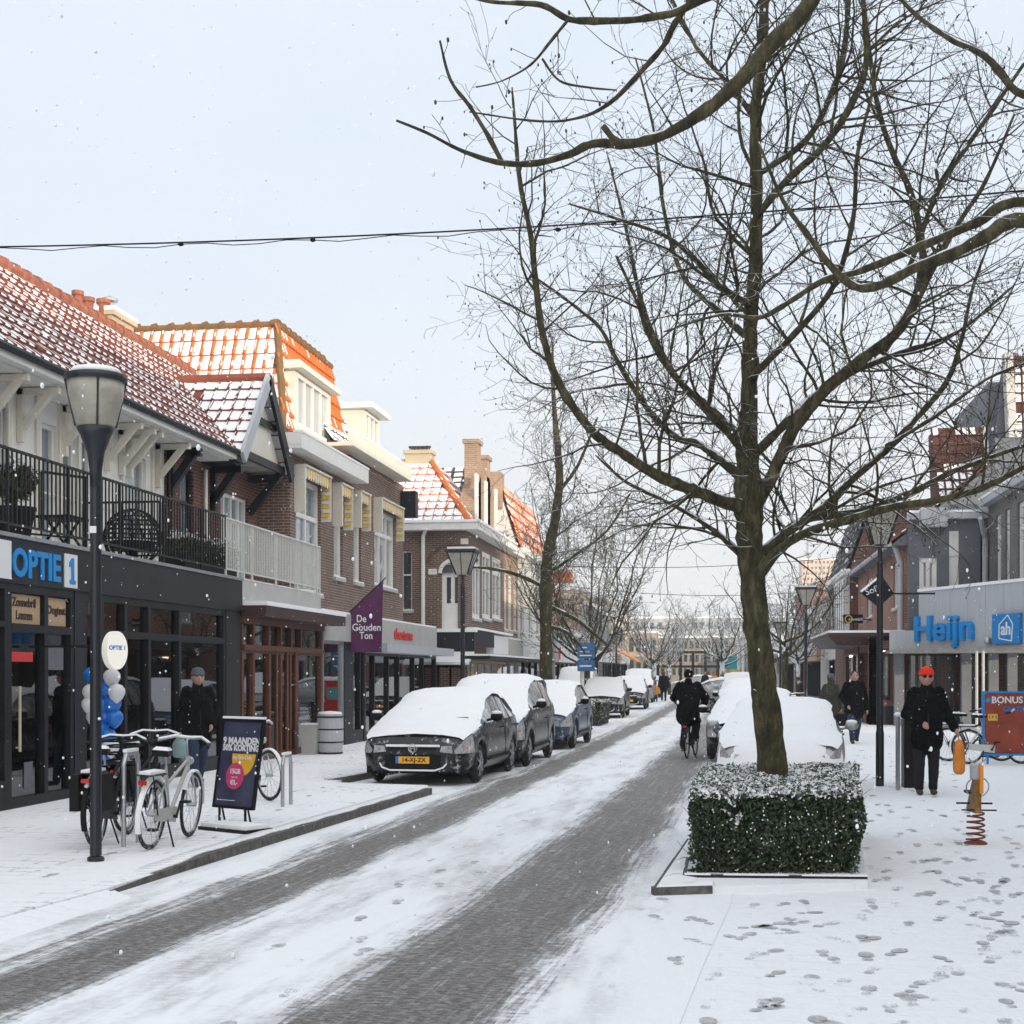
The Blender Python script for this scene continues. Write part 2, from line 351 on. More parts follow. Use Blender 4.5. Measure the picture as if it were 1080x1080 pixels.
# ================================================================ ground, road, pavements
XL = -8.5                                   # line of the shop fronts on the left
def lerp_tab(tab, y):
    if y <= tab[0][1]: a, b = tab[0], tab[1]
    elif y >= tab[-1][1]: a, b = tab[-2], tab[-1]
    else:
        for i in range(len(tab) - 1):
            if tab[i][1] <= y <= tab[i + 1][1]: a, b = tab[i], tab[i + 1]; break
    t = (y - a[1]) / (b[1] - a[1]); return a[0] + (b[0] - a[0]) * t
TR = [(p.x, p.y) for p in (G(q, r_) for q, r_ in ((-30, 1062), (135, 997), (270, 945), (440, 872), (600, 802), (690, 757), (722, 738)))]
def trackx(y): return lerp_tab(TR, min(y, TR[-1][1])) if y < TR[-1][1] else TR[-1][0] + (y - TR[-1][1]) * .0
def snow_ground(name, joints, scale=(1, 1)):
    m = bpy.data.materials.new(name); m.use_nodes = True; t = m.node_tree; b = t.nodes['Principled BSDF']; N = t.nodes.new; Lk = t.links.new
    g = N('ShaderNodeNewGeometry')
    k = N('ShaderNodeTexBrick'); k.inputs['Scale'].default_value = 1; k.inputs['Brick Width'].default_value = .42; k.inputs['Row Height'].default_value = .21
    k.inputs['Mortar Size'].default_value = .022; k.inputs['Mortar Smooth'].default_value = .6; Lk(g.outputs['Position'], k.inputs['Vector'])
    n = N('ShaderNodeTexNoise'); n.inputs['Scale'].default_value = .45; n.inputs['Detail'].default_value = 7; n.inputs['Roughness'].default_value = .6; Lk(g.outputs['Position'], n.inputs['Vector'])
    r = N('ShaderNodeMapRange'); r.inputs['From Min'].default_value = .46; r.inputs['From Max'].default_value = .66; Lk(n.outputs['Fac'], r.inputs['Value'])
    n2 = N('ShaderNodeTexNoise'); n2.inputs['Scale'].default_value = 7; n2.inputs['Detail'].default_value = 6; n2.inputs['Roughness'].default_value = .75; Lk(g.outputs['Position'], n2.inputs['Vector'])
    r2 = N('ShaderNodeMapRange'); r2.inputs['From Min'].default_value = .42; r2.inputs['From Max'].default_value = .62; Lk(n2.outputs['Fac'], r2.inputs['Value'])
    a = N('ShaderNodeMath'); a.operation = 'MULTIPLY'; Lk(r.outputs[0], a.inputs[0]); Lk(k.outputs['Fac'], a.inputs[1])
    a2 = N('ShaderNodeMath'); a2.operation = 'MULTIPLY'; Lk(a.outputs[0], a2.inputs[0]); Lk(r2.outputs[0], a2.inputs[1])
    a3 = N('ShaderNodeMath'); a3.operation = 'MULTIPLY'; a3.inputs[1].default_value = joints; Lk(a2.outputs[0], a3.inputs[0]); a3.use_clamp = True
    x = N('ShaderNodeMix'); x.data_type = 'RGBA'; x.inputs['A'].default_value = (.86, .875, .905, 1); x.inputs['B'].default_value = (.22, .22, .23, 1); Lk(a3.outputs[0], x.inputs['Factor'])
    Lk(x.outputs['Result'], b.inputs['Base Color']); b.inputs['Roughness'].default_value = .8; b.inputs['Specular IOR Level'].default_value = .2
    n3 = N('ShaderNodeTexNoise'); n3.inputs['Scale'].default_value = 3; n3.inputs['Detail'].default_value = 9; n3.inputs['Roughness'].default_value = .62; Lk(g.outputs['Position'], n3.inputs['Vector'])
    u = N('ShaderNodeBump'); u.inputs['Strength'].default_value = .55; u.inputs['Distance'].default_value = .05; Lk(n3.outputs['Fac'], u.inputs['Height'])
    u2 = N('ShaderNodeBump'); u2.inputs['Strength'].default_value = .10 if joints < 1 else .3; u2.inputs['Distance'].default_value = .012; u2.invert = True; Lk(k.outputs['Fac'], u2.inputs['Height']); Lk(u.outputs['Normal'], u2.inputs['Normal'])
    Lk(u2.outputs['Normal'], b.inputs['Normal']); MT[name] = m; return m
def road_mat():
    m = bpy.data.materials.new('road_snow'); m.use_nodes = True; t = m.node_tree; b = t.nodes['Principled BSDF']; N = t.nodes.new; Lk = t.links.new
    uv = N('ShaderNodeUVMap'); uv.uv_map = 'lane'; sp = N('ShaderNodeSeparateXYZ'); Lk(uv.outputs[0], sp.inputs[0])
    def mth(op, a, b_=None, c=None, clamp=False):
        q = N('ShaderNodeMath'); q.operation = op; q.use_clamp = clamp
        for i, v in enumerate((a, b_, c)):
            if v is None: continue
            if isinstance(v, (int, float)): q.inputs[i].default_value = v
            else: Lk(v, q.inputs[i])
        return q.outputs[0]
    def nse(sc_, det, stretch=None, rough=.6):
        n = N('ShaderNodeTexNoise'); n.inputs['Scale'].default_value = sc_; n.inputs['Detail'].default_value = det; n.inputs['Roughness'].default_value = rough
        q = N('ShaderNodeMapping'); q.inputs['Scale'].default_value = stretch or (1, 1, 1); Lk(uv.outputs[0], q.inputs['Vector']); Lk(q.outputs[0], n.inputs['Vector']); return n.outputs['Fac']
    def rng(v, a, b_, c=0, d=1):
        q = N('ShaderNodeMapRange'); q.interpolation_type = 'SMOOTHSTEP'; q.inputs['From Min'].default_value = a; q.inputs['From Max'].default_value = b_; q.inputs['To Min'].default_value = c; q.inputs['To Max'].default_value = d; Lk(v, q.inputs['Value']); return q.outputs[0]
    wob = mth('MULTIPLY_ADD', nse(.35, 3, (.2, 1, 1)), .5, -.25)
    U = mth('ADD', sp.outputs['X'], wob)
    def track(c, h0, h1): return rng(mth('ABSOLUTE', mth('SUBTRACT', U, c)), h0, h1, 1, 0)
    near = rng(sp.outputs['Y'], 24, 60, 1, .62)
    tA = track(0.0, .12, .52); tB = mth('MULTIPLY', track(2.2, .22, .80), near); tC = mth('MULTIPLY', track(-.42, .03, .22), .55)
    tr = mth('MAXIMUM', mth('MAXIMUM', tA, tB), tC, clamp=True)
    streak = rng(nse(3.2, 9, (5.5, .22, 1), .75), .38, .58)
    fine = rng(nse(13, 8, (.7, 1.5, 1), .8), .42, .56)
    val = mth('ADD', tr, mth('ADD', mth('MULTIPLY_ADD', nse(3.2, 9, (5.5, .22, 1), .75), 2.3, -1.12), mth('MULTIPLY_ADD', nse(11, 8, (.8, 1.3, 1), .8), 2.0, -1.0)))
    cover = mth('MULTIPLY', mth('ADD', mth('MULTIPLY', rng(val, .10, 1.15), .55), mth('MULTIPLY', rng(val, .42, .80), .42)), mth('MULTIPLY_ADD', rng(nse(26, 6, (.6, 1.4, 1), .8), .4, .6), .35, .72)) if 1 else mth('MULTIPLY', tr, mth('MULTIPLY_ADD', streak, .62, .55), clamp=True)
    cover = mth('MULTIPLY', cover, rng(tr, .02, .2), clamp=True)
    k = N('ShaderNodeTexBrick'); k.inputs['Scale'].default_value = 1; k.inputs['Brick Width'].default_value = .21; k.inputs['Row Height'].default_value = .075; k.inputs['Mortar Size'].default_value = .010; k.inputs['Mortar Smooth'].default_value = 1
    rot = N('ShaderNodeMapping'); rot.inputs['Rotation'].default_value = (0, 0, R(0)); Lk(uv.outputs[0], rot.inputs['Vector']); Lk(rot.outputs[0], k.inputs['Vector'])
    # thin patches between the tracks, where pavers show through
    patch = mth('MULTIPLY', rng(nse(.9, 6, (1.3, .8, 1), .62), .54, .72), rng(nse(9, 5, (1, .35, 1), .7), .47, .6))
    patch = mth('MULTIPLY', patch, mth('MULTIPLY_ADD', rng(sp.outputs['X'], 1.2, 2.6), .75, .35))
    film = mth('MULTIPLY', mth('MULTIPLY', rng(nse(1.3, 9, (1.6, .30, 1), .68), .42, .72), rng(nse(15, 6, (.7, 1.4, 1), .8), .38, .62)), .46)
    edge = mth('MULTIPLY', rng(U, 2.85, 3.5, 1, 0), rng(U, -1.45, -1.0, 0, 1)); film = mth('MULTIPLY', film, edge); patch = mth('MULTIPLY', patch, edge)
    allm = mth('MAXIMUM', mth('MAXIMUM', cover, film), mth('MULTIPLY', patch, .9), clamp=True)
    jm = mth('MULTIPLY', k.outputs['Fac'], mth('MULTIPLY', rng(nse(2.2, 4), .45, .7), .45))
    bare = N('ShaderNodeMix'); bare.data_type = 'RGBA'; bare.inputs['A'].default_value = (.112, .095, .082, 1); bare.inputs['B'].default_value = (.62, .63, .65, 1); Lk(jm, bare.inputs['Factor'])
    x = N('ShaderNodeMix'); x.data_type = 'RGBA'; x.inputs['A'].default_value = (.86, .875, .905, 1); Lk(bare.outputs['Result'], x.inputs['B']); Lk(allm, x.inputs['Factor'])
    Lk(x.outputs['Result'], b.inputs['Base Color']); Lk(rng(allm, 0, 1, .8, .5), b.inputs['Roughness']); b.inputs['Specular IOR Level'].default_value = .3
    h = mth('ADD', mth('MULTIPLY', allm, -1.0), mth('MULTIPLY', nse(5, 8, (1.5, .6, 1)), .8))
    u = N('ShaderNodeBump'); u.inputs['Strength'].default_value = .7; u.inputs['Distance'].default_value = .03; Lk(h, u.inputs['Height']); Lk(u.outputs['Normal'], b.inputs['Normal'])
    MT['road_snow'] = m
snow_ground('snow_flat', .3); snow_ground('snow_paved', 1.5); road_mat()
b = MB(); b.add([(-900, -300, 0), (900, -300, 0), (900, 1500, 0), (-900, 1500, 0)], [(0, 1, 2, 3)])
tag(b.build('ground', M['snow_flat']), kind='structure')
b = MB(); ys = [-14 + i * .5 for i in range(400)]; us = [-1.6, -.8, 0, 1, 2, 3, 3.6]
vs_ = []; fs_ = []; uvs = []
for y in ys:
    wd = 1 if y < 60 else 1 + (y - 60) * .008
    for u in us: vs_.append((trackx(y) + u * wd, y, .004)); uvs.append((u, y))
n_ = len(us)
for i in range(len(ys) - 1):
    for j in range(n_ - 1): fs_.append((i * n_ + j, i * n_ + j + 1, (i + 1) * n_ + j + 1, (i + 1) * n_ + j))
b.add(vs_, fs_); road = b.build('road', M['road_snow'], fix=False)
ul = road.data.uv_layers.new(name='lane')
for lp in road.data.loops: ul.data[lp.index].uv = uvs[lp.vertex_index]
tag(road, kind='structure')
# left pavement with its kerb, the parking bay beyond
PZ = .06
K0, K1, K2, K3 = G(112, 945), G(455, 838), G(360, 827), G(398, 820)
b = MB()
pts = [(XL - 2, -12, 0), (K0.x - 1.1, -12, 0), (K0.x - .62, K0.y - 4.5, 0), (K0.x, K0.y, 0), (K1.x, K1.y, 0), (K1.x - .25, K1.y + .9, 0), (K2.x, K2.y - .4, 0), (K2.x, K2.y, 0), (K3.x + .1, K3.y + 1, 0), (K3.x + 1.1, 44, 0), (K3.x + 1.3, 130, 0), (XL - 2, 130, 0)]
b.prism(pts, (0, 0, PZ)); tag(b.build('pavement', M['snow_paved']), kind='structure')
def kerb(name, P, label, h0=.09, w=.13, hs=None):
    b = MB()
    for i in range(len(P) - 1):
        p, q = Vector(P[i]), Vector(P[i + 1]); Lg = (q - p).length; nn = max(1, int(Lg / .9)); d = (q - p) / nn; s = Vector((-d.y, d.x, 0)).normalized() * w
        for k in range(nn):
            a = p + d * (k + .006); c = p + d * (k + .994); ha = h0 if hs is None else hs(i, k / nn); hc = h0 if hs is None else hs(i, (k + 1) / nn)
            j = Vector((0, 0, random.uniform(-.003, .003)))
            b.hexa([a, c, c + s, a + s] + [a + Vector((0, 0, ha)) + j, c + Vector((0, 0, hc)) + j, c + s + Vector((0, 0, hc)) + j, a + s + Vector((0, 0, ha)) + j])
    o = b.build(name, M['kerb_stone']); return tag(o, kind='structure')
sh = Vector((.012, -.004, 0))
kerb('kerb', [K0 + sh, K1 + sh], '', hs=lambda i, t: .03 + .065 * min(1, t * 5))
# snow banked up where the kerb runs out towards the camera
b = MB(); a_ = [Vector((K0.x - 1.1, -12, 0)), Vector((K0.x - .62, K0.y - 4.5, 0)), Vector((K0.x, K0.y, 0)), K0.lerp(K1, .012)]; o_ = [.7, .6, .25, .10]
b.add([p_ + Vector((0, 0, PZ + .003)) + Vector((-.1, .02, 0)) for p_ in a_] + [p_ + Vector((k_, -k_ * .3, .004)) for p_, k_ in zip(a_, o_)], [(i, i + 4, i + 5, i + 1) for i in range(3)]); tag(b.build('snow_bank', M['snow_flat'], smooth=True), kind='structure')
kerb('kerb', [K2 + sh, K3 + sh + Vector((.1, 1, 0))], '')
# snow lying on the kerb stones
b = MB(); random.seed(3)
for A, B_ in ((K0, K1), (K2, K3)):
    n = 60; d = (B_ - A) / n; s = Vector((-d.y, d.x, 0)).normalized()
    ra = [.035 + .05 * noise.noise(Vector((i * .35, A.x, 0))) for i in range(n + 1)]
    for i in range(1, n):
        p, q = A + d * i, A + d * (i + 1); hk = (.03 + .065 * min(1, i / n * 5)) if A is K0 else .095; z0 = Vector((0, 0, max(hk, .05) + .002)); z1 = z0 + Vector((0, 0, .011))
        b.hexa([p + s * ra[i] + z0, q + s * ra[i + 1] + z0, q + s * .3 + z0 * .6, p + s * .3 + z0 * .6, p + s * (ra[i] + .02) + z1, q + s * (ra[i + 1] + .02) + z1, q + s * .3 + z1 * .75, p + s * .3 + z1 * .75])
tag(b.build('kerb_snow', M['snow'], smooth=True), kind='structure')
# island under the hedge on the right of the road
I0, I1, I2 = G(690, 945), G(752, 943), G(915, 938)
far = G(752, 852); f2 = G(780, 770)
b = MB(); b.prism([I0, I1, I2, I2 + Vector((.35, 4.5, 0)), (f2.x + 2.4, 60, 0), (f2.x + .9, 60, 0), f2, far], (0, 0, .06)); tag(b.build('traffic_island', M['snow_flat']), kind='structure')
dn = Vector((0, -.012, 0))
kerb('kerb', [I0 + dn, I1 + dn], '', h0=.066, w=.09)
kerb('kerb', [far + Vector((-.012, 0, 0)), I0 + Vector((-.012, 0, 0))], '', h0=.064, w=.07)
b = MB(); a_ = [far, I0, I1, I1 + Vector((.5, 0, 0))]; s_ = [Vector((.03, .1, 0)), Vector((.05, .04, 0)), Vector((0, .05, 0)), Vector((0, .1, 0))]
for i in range(2):
    for k in range(14):
        p, q = a_[i].lerp(a_[i + 1], k / 14), a_[i].lerp(a_[i + 1], (k + 1) / 14); s0, s1 = s_[i].lerp(s_[i + 1], k / 14), s_[i].lerp(s_[i + 1], (k + 1) / 14); z = Vector((0, 0, .066)); n0 = Vector((0, 0, .012 * noise.noise(p * 4)))
        b.add([p + s0 * .3 + z, q + s1 * .3 + z, q + s1 * 2 + z * 1.35 + n0, p + s0 * 2 + z * 1.35 + n0, p + s0 * 6 + z * .95, q + s1 * 6 + z * .95], [(0, 1, 2, 3), (3, 2, 5, 4)])
tag(b.build('kerb_snow', M['snow'], smooth=True), kind='structure')
# shoe prints pressed through the snow down to the wet paving
def print_mat():
    m = mat('footprint', (.32, .32, .33), .6, c2=(.62, .63, .64), vs=30); t = m.node_tree; b = t.nodes['Principled BSDF']; N = t.nodes.new
    g = N('ShaderNodeNewGeometry'); n = N('ShaderNodeTexNoise'); n.inputs['Scale'].default_value = 38; n.inputs['Detail'].default_value = 6; n.inputs['Roughness'].default_value = .8
    t.links.new(g.outputs['Position'], n.inputs['Vector']); n2 = N('ShaderNodeTexNoise'); n2.inputs['Scale'].default_value = 2.2; t.links.new(g.outputs['Position'], n2.inputs['Vector'])
    a = N('ShaderNodeMath'); a.operation = 'ADD'; t.links.new(n.outputs['Fac'], a.inputs[0]); t.links.new(n2.outputs['Fac'], a.inputs[1])
    r = N('ShaderNodeMapRange'); r.inputs['From Min'].default_value = .90; r.inputs['From Max'].default_value = 1.10; t.links.new(a.outputs[0], r.inputs['Value']); t.links.new(r.outputs[0], b.inputs['Alpha'])
print_mat()
b = MB(); random.seed(11)
def foot(x, y, a, z, s=1):
    ca, sa = math.cos(a), math.sin(a)
    for (cx, cy, rx, ry) in ((0, .055, .052, .085), (0, -.095, .036, .048)):
        vs = []
        for k in range(12):
            t = k * math.pi / 6; px, py = (cx + rx * math.cos(t)) * s, (cy + ry * math.sin(t)) * s
            vs.append((x + px * ca - py * sa, y + px * sa + py * ca, z))
        b.add(vs, [tuple(range(12))])
def trail(p, q, z=.006, miss=.42, stepl=.66):
    A, B_ = G(*p), G(*q); d = B_ - A; n = max(1, int(d.length / stepl)); a = math.atan2(-d.x, d.y); s = Vector((d.y, -d.x, 0)).normalized()
    for i in range(n + 1):
        if random.random() < miss: continue
        c = A + d * (i / max(1, n)) + s * ((.09 if i % 2 else -.09) + random.uniform(-.04, .04)); foot(c.x, c.y, a + random.uniform(-.25, .25), z, random.uniform(.7, .95))
for t_ in (((860, 1100), (1010, 870)), ((770, 1090), (905, 950)), ((1075, 1080), (960, 880)), ((700, 1090), (840, 955)), ((980, 1095), (1075, 930)), ((1060, 1090), (1075, 905)), ((890, 1080), (905, 950)),
           ((830, 1080), (1020, 940)), ((930, 1090), (950, 960)), ((1080, 1040), (900, 990)), ((1010, 980), (1090, 860)), ((760, 1080), (690, 950)), ((620, 1090), (560, 1000)), ((1090, 1060), (1000, 900)),
           ((960, 900), (930, 790)), ((1000, 880), (945, 780)), ((1040, 930), (990, 800)), ((935, 860), (905, 790)), ((1075, 900), (960, 830)), ((925, 1080), (1075, 985)), ((940, 930), (1080, 870)), ((820, 1060), (960, 900)), ((870, 1000), (1080, 1060)), ((1060, 990), (1000, 850)), ((930, 1010), (925, 840)), ((740, 1010), (900, 960)), ((1080, 950), (930, 1080)), ((985, 1040), (1090, 900))): trail(*t_)
for t_ in (((250, 1085), (430, 935)), ((330, 1060), (520, 900)), ((300, 1000), (560, 860)), ((480, 960), (640, 850)), ((640, 850), (720, 780))): trail(*t_, z=.008, miss=.5)
for t_ in (((0, 945), (180, 880)), ((60, 925), (260, 860)), ((300, 860), (380, 800))): trail(*t_, z=PZ + .004, miss=.5)
for _ in range(26):
    c = G(random.uniform(720, 1090), 935 + 150 * random.random() ** 1.3); foot(c.x, c.y, random.uniform(-1.2, 1.2), .006, random.uniform(.7, 1))
tag(b.build('footprints', M['footprint'], fix=False), 'scattered dark shoe prints trodden through the fresh snow', 'footprints', kind='stuff')
# ================================================================ facade parts
def wall(mb, fr, a0, a1, z0, z1, holes=(), th=.25, m=0):
    A = sorted({a0, a1} | {h[0] for h in holes} | {h[1] for h in holes}); Z = sorted({z0, z1} | {h[2] for h in holes} | {h[3] for h in holes})
    A = [a for a in A if a0 - 1e-6 <= a <= a1 + 1e-6]; Z = [z for z in Z if z0 - 1e-6 <= z <= z1 + 1e-6]
    def solid(i, j):
        if i < 0 or j < 0 or i >= len(A) - 1 or j >= len(Z) - 1: return False
        ca, cz = (A[i] + A[i + 1]) / 2, (Z[j] + Z[j + 1]) / 2
        return not any(h[0] < ca < h[1] and h[2] < cz < h[3] for h in holes)
    for i in range(len(A) - 1):
        for j in range(len(Z) - 1):
            if not solid(i, j): continue
            a, c, z, y = A[i], A[i + 1], Z[j], Z[j + 1]
            P = [fr.p(a, z, 0), fr.p(c, z, 0), fr.p(c, y, 0), fr.p(a, y, 0), fr.p(a, z, -th), fr.p(c, z, -th), fr.p(c, y, -th), fr.p(a, y, -th)]
            fs = [(0, 1, 2, 3), (7, 6, 5, 4)]
            if not solid(i - 1, j): fs.append((4, 0, 3, 7))
            if not solid(i + 1, j): fs.append((1, 5, 6, 2))
            if not solid(i, j - 1): fs.append((4, 5, 1, 0))
            if not solid(i, j + 1): fs.append((3, 2, 6, 7))
            mb.add(P, fs, m)
def window(root, fr, h, mf='white_paint', mp_='pane_sky', v=1, tr=None, sill=True, fw=.07, rec=.12, name='window', hb=()):
    a0, a1, z0, z1 = h; f = MB(); q = lambda *k: f.fb(fr, *k, -rec - .03, -rec + .05)
    q(a0, a0 + fw, z0, z1); q(a1 - fw, a1, z0, z1); q(a0 + fw, a1 - fw, z0, z0 + fw); q(a0 + fw, a1 - fw, z1 - fw, z1)
    for i in range(1, v + 1):
        c = a0 + (a1 - a0) * i / (v + 1); f.fb(fr, c - fw * .4, c + fw * .4, z0 + fw, z1 - fw, -rec - .028, -rec + .045)
    if tr: zt = z0 + (z1 - z0) * tr; f.fb(fr, a0 + fw, a1 - fw, zt - fw * .5, zt + fw * .5, -rec - .026, -rec + .055)
    for t_ in hb: zt = z0 + (z1 - z0) * t_; f.fb(fr, a0 + fw, a1 - fw, zt - .02, zt + .02, -rec - .025, -rec + .03)
    o = f.build(name, M[mf], root)
    g = MB(); g.fb(fr, a0 + fw * .6, a1 - fw * .6, z0 + fw * .6, z1 - fw * .6, -rec - .02, -rec - .008); g.build('pane', M[mp_], o)
    if sill:
        s = MB(); s.fb(fr, a0 - .06, a1 + .06, z0 - .08, z0 - .002, -rec + .052, .07); s.build('sill', M['light_grey' if mf != 'dark_paint' else 'anthracite'], o)
        s = MB(); s.fb(fr, a0 - .05, a1 + .05, z0, z0 + .03, -rec + .053, .06); s.build('sill_snow', M['snow'], o)
    return o
def awn(Y0, Y1): pass
def shopfront(root, fr, a0, a1, z0, z1, splits, im=None, nl=None, mf='dark_paint', plinth=.35, trans=None, fw=.07, depth=2.6, seed=1, warm=True, goods=True, doors=()):
    f = MB(); f.fb(fr, a0, a0 + fw, z0, z1, -.12, .0); f.fb(fr, a1 - fw, a1, z0, z1, -.12, .0); f.fb(fr, a0 + fw, a1 - fw, z1 - fw, z1, -.12, .0)
    f.fb(fr, a0 + fw, a1 - fw, z0, z0 + plinth, -.12, -.002)
    for c in splits: f.fb(fr, c - fw / 2, c + fw / 2, z0 + plinth, z1 - fw, -.118, .0)
    if trans: f.fb(fr, a0 + fw, a1 - fw, trans - fw / 2, trans + fw / 2, -.116, .004)
    f.build('shop_frame', M[mf], root)
    ed = [a0] + list(splits) + [a1]
    for i in range(len(ed) - 1):
        g = MB(); g.fb(fr, ed[i] + fw * .4, ed[i + 1] - fw * .4, z0 + plinth - .01, z1 - fw * .5, -.075, -.067); g.build('shop_window', M['shop_glass'], root)
    r = random.Random(seed); s = MB()
    s.fb(fr, a0, a1, z0, z1, -depth - .05, -depth); s.fb(fr, a0, a1, z0 - .0, z0 + .03, -depth, -.13, 1); s.fb(fr, a0, a1, z1 - .05, z1, -depth, -.13)
    s.fb(fr, a0 - .02, a0, z0, z1, -depth, -.13); s.fb(fr, a1, a1 + .02, z0, z1, -depth, -.13)
    s.build('shop_interior', [M[im or ('interior_warm' if warm else 'interior_wall')], M['wood_floor']], root)
    if goods:
        s = MB()
        n = int((a1 - a0) * 14)
        for _ in range(n):
            a = r.uniform(a0 + .15, a1 - .3); d = r.uniform(.3, depth - .3); wdt = r.uniform(.08, .35); h = r.uniform(.08, .5); z = z0 + r.choice((plinth, plinth + .1, 1.0, 1.4, 1.8)) * .9
            k = r.choice((0, 1, 2, 3))
            if k == 3: s.ball(fr.p(a, z + h / 2, -d), min(wdt, h) * .5, n=8, m=r.choice((0, 1, 2)))
            else: s.fb(fr, a, a + wdt, z, min(z + h, z1 - .2), -d - .2, -d, k)
            if r.random() < .4: s.fb(fr, a - .1, a + wdt + .25, z - .03, z - .002, -d - .3, -d, 2)
        tag(s.build('display_goods', [M['goods_a'], M['goods_b'], M['goods_c']], root), kind='stuff')
    s = MB()
    for _ in range(nl or max(2, int((a1 - a0) * .8))):
        a = r.uniform(a0 + .3, a1 - .3); d = r.uniform(.5, depth - .3); s.fb(fr, a, a + .12, z1 - .1, z1 - .055, -d - .12, -d)
    s.build('fill_glow', M['warm_fill' if warm else 'cool_fill'], root)  # small glowing boxes added under the ceiling to brighten the shop interior
def tile_roof(name, O, U, V, Wd, H, root, mt='red_tile', snow=.75, tw=.24, th=.34, clip=None, roll=.03, seed=0, lip=.16, rw=.30, res=1):
    O = Vector(O); U = Vector(U).normalized(); V = Vector(V).normalized(); N = U.cross(V)
    if N.z < 0: N = -N
    mb = MB(); nc = max(1, round(Wd / tw)); nr = max(1, round(H / th)); tw = Wd / nc; th = H / nr
    ts = (0, rw * .25, rw * .5, rw * .8, rw, .65, 1); hs = (0, roll * .8, roll, roll * .75, 0, -.004, 0); ss = (0, .02, lip, .55, 1)
    rd = random.Random(seed)
    for r in range(nr):
        for c in range(nc):
            cu, cv = (c + .5) * tw, (r + .5) * th
            if clip and not clip(cu, cv): continue
            k = len(mb.v); bare = noise.noise(Vector((cu * .5, cv * .6, seed))) + rd.uniform(-.25, .25)
            for j, s_ in enumerate(ss):
                lift = .05 * (1 - s_) if j else .0
                for i, t_ in enumerate(ts):
                    e = .018 if (t_ > rw and s_ > lip - .01) else 0
                    mb.v.append(O + U * ((c + t_) * tw) + V * ((r + s_) * th) + N * (lift + hs[i] + e * snow))
            n = len(ts)
            for j in range(len(ss) - 1):
                for i in range(n - 1):
                    mb.f.append([k + j * n + i, k + j * n + i + 1, k + (j + 1) * n + i + 1, k + (j + 1) * n + i])
                    onroll = i < 4
                    sn = (j >= 2 or (j == 1 and snow > .85)) and (not onroll or (snow > .9 and rd.random() < .5)) and bare < snow * 1.2 - .45
                    if snow > .6 and onroll and j >= 2 and rd.random() < (snow - .6): sn = True
                    mb.m.append(1 if sn else 0)
    return mb.build(name, [M[mt], M['snow']], root, fix=False)
def gutter(mb, a, b_, r=.06): mb.tube([a, b_], r, 8)
def pipe(root, P, r=.045, m='grey_white', name='downpipe'):
    b = MB(); b.tube(P, r, 8); return b.build(name, M[m], root)
# ================================================================ left side of the street
def FL(X): return Fr((X, 0, 0), (0, 1, 0), (1, 0, 0))
def FRt(X): return Fr((X, 0, 0), (0, 1, 0), (-1, 0, 0))
def FN(Y): return Fr((0, Y, 0), (1, 0, 0), (0, -1, 0))
def Yp(px, X): return FX(px, 709, X).y
def Zp(px, py, X): return FX(px, py, X).z
# ---- 1: white house over the optician's and its balcony
fX = FL(XL); y0, y1 = 8.0, Yp(252, XL)          # shop front runs on towards the camera
H1 = thing('shop_house', (XL - 4, 18, 0), 'white plastered house with long snowy red tile roof above the dark opticians shop front', 'house')
ZT, ZB = 3.35, 2.80                              # top of fascia = balcony floor, bottom of fascia
WX = -9.85; fW = FL(WX)                          # upper wall behind the balcony
b = MB(); b.fb(fX, y0, y1 + .1, ZB, ZT, -1.4, .03); b.build('fascia', M['anthracite'], H1)
b = MB(); b.fb(fX, y0, y1 + .1, ZT + .002, ZT + .05, -1.25, .06); b.build('balcony_edge', M['steel'], H1)
b = MB(); b.fb(fX, y0, y1 + .0, ZT + .052, ZT + .075, -1.2, -.12); b.build('balcony_snow', M['snow'], H1)
# ground floor
yA = Yp(12, XL); yB = Yp(47, XL); yC = Yp(50, XL); yD = Yp(80, XL); yE = Yp(88, XL)
yF, yG, yH = Yp(133, XL), Yp(190, XL), Yp(240, XL)
for a0, a1 in ((yD - .05, yE), (Yp(238, XL), y1 + .05)): pil = MB(); pil.fb(fX, a0, a1, PZ, ZB - .002, -.3, .01); pil.build('pillar', M['anthracite'], H1)
shopfront(H1, fX, y0, Yp(8, XL), PZ, ZB - .002, [y0 + 2, y0 + 4, y0 + 6], trans=2.3, seed=5)
shopfront(H1, fX, Yp(8, XL) + .003, yD - .053, PZ, ZB - .002, [Yp(49, XL)], trans=2.26, plinth=.12, seed=6, fw=.1)
shopfront(H1, fX, yE + .003, Yp(238, XL) - .003, PZ, ZB - .002, [Yp(108, XL), yF, Yp(158, XL), yG], trans=2.26, plinth=.22, seed=7, fw=.1)
# boards with cut-out lettering in the fanlights, door handle, hanging posters
b = MB()
for p0, p1 in ((10, 46), (51, 73)): b.fb(fX, Yp(p0, XL) + .04, Yp(p1, XL), 2.32, 2.68, -.06, -.05)
b.build('fanlight_board', M['tan_board'], H1)
b = MB()
for p0, p1, s_, z in ((11, 45, 'Zonnebril', 2.58), (11, 45, 'Lenzen', 2.42), (51, 73, 'Oogtest', 2.52)):
    text_mb(b, s_, .15, plate(((XL - .046), (Yp(p0, XL) + Yp(p1, XL)) / 2 + .02, z), (0, 1, 0)), .008, .004)
b.build('fanlight_lettering', M['dark_brown'], H1)
b = MB(); yh = Yp(17, XL); b.tube([(XL + .05, yh, .75), (XL + .05, yh, 1.55)], .018); b.bar((XL, yh, .8), (XL + .05, yh, .8), .02); b.bar((XL, yh, 1.5), (XL + .05, yh, 1.5), .02); b.build('door_handle', M['sand_stone'], H1)
b = MB(); b.fb(fX, Yp(12, XL), Yp(39, XL), 1.85, 1.97, -.062, -.055); b.build('window_sticker', M['red_letter'], H1)
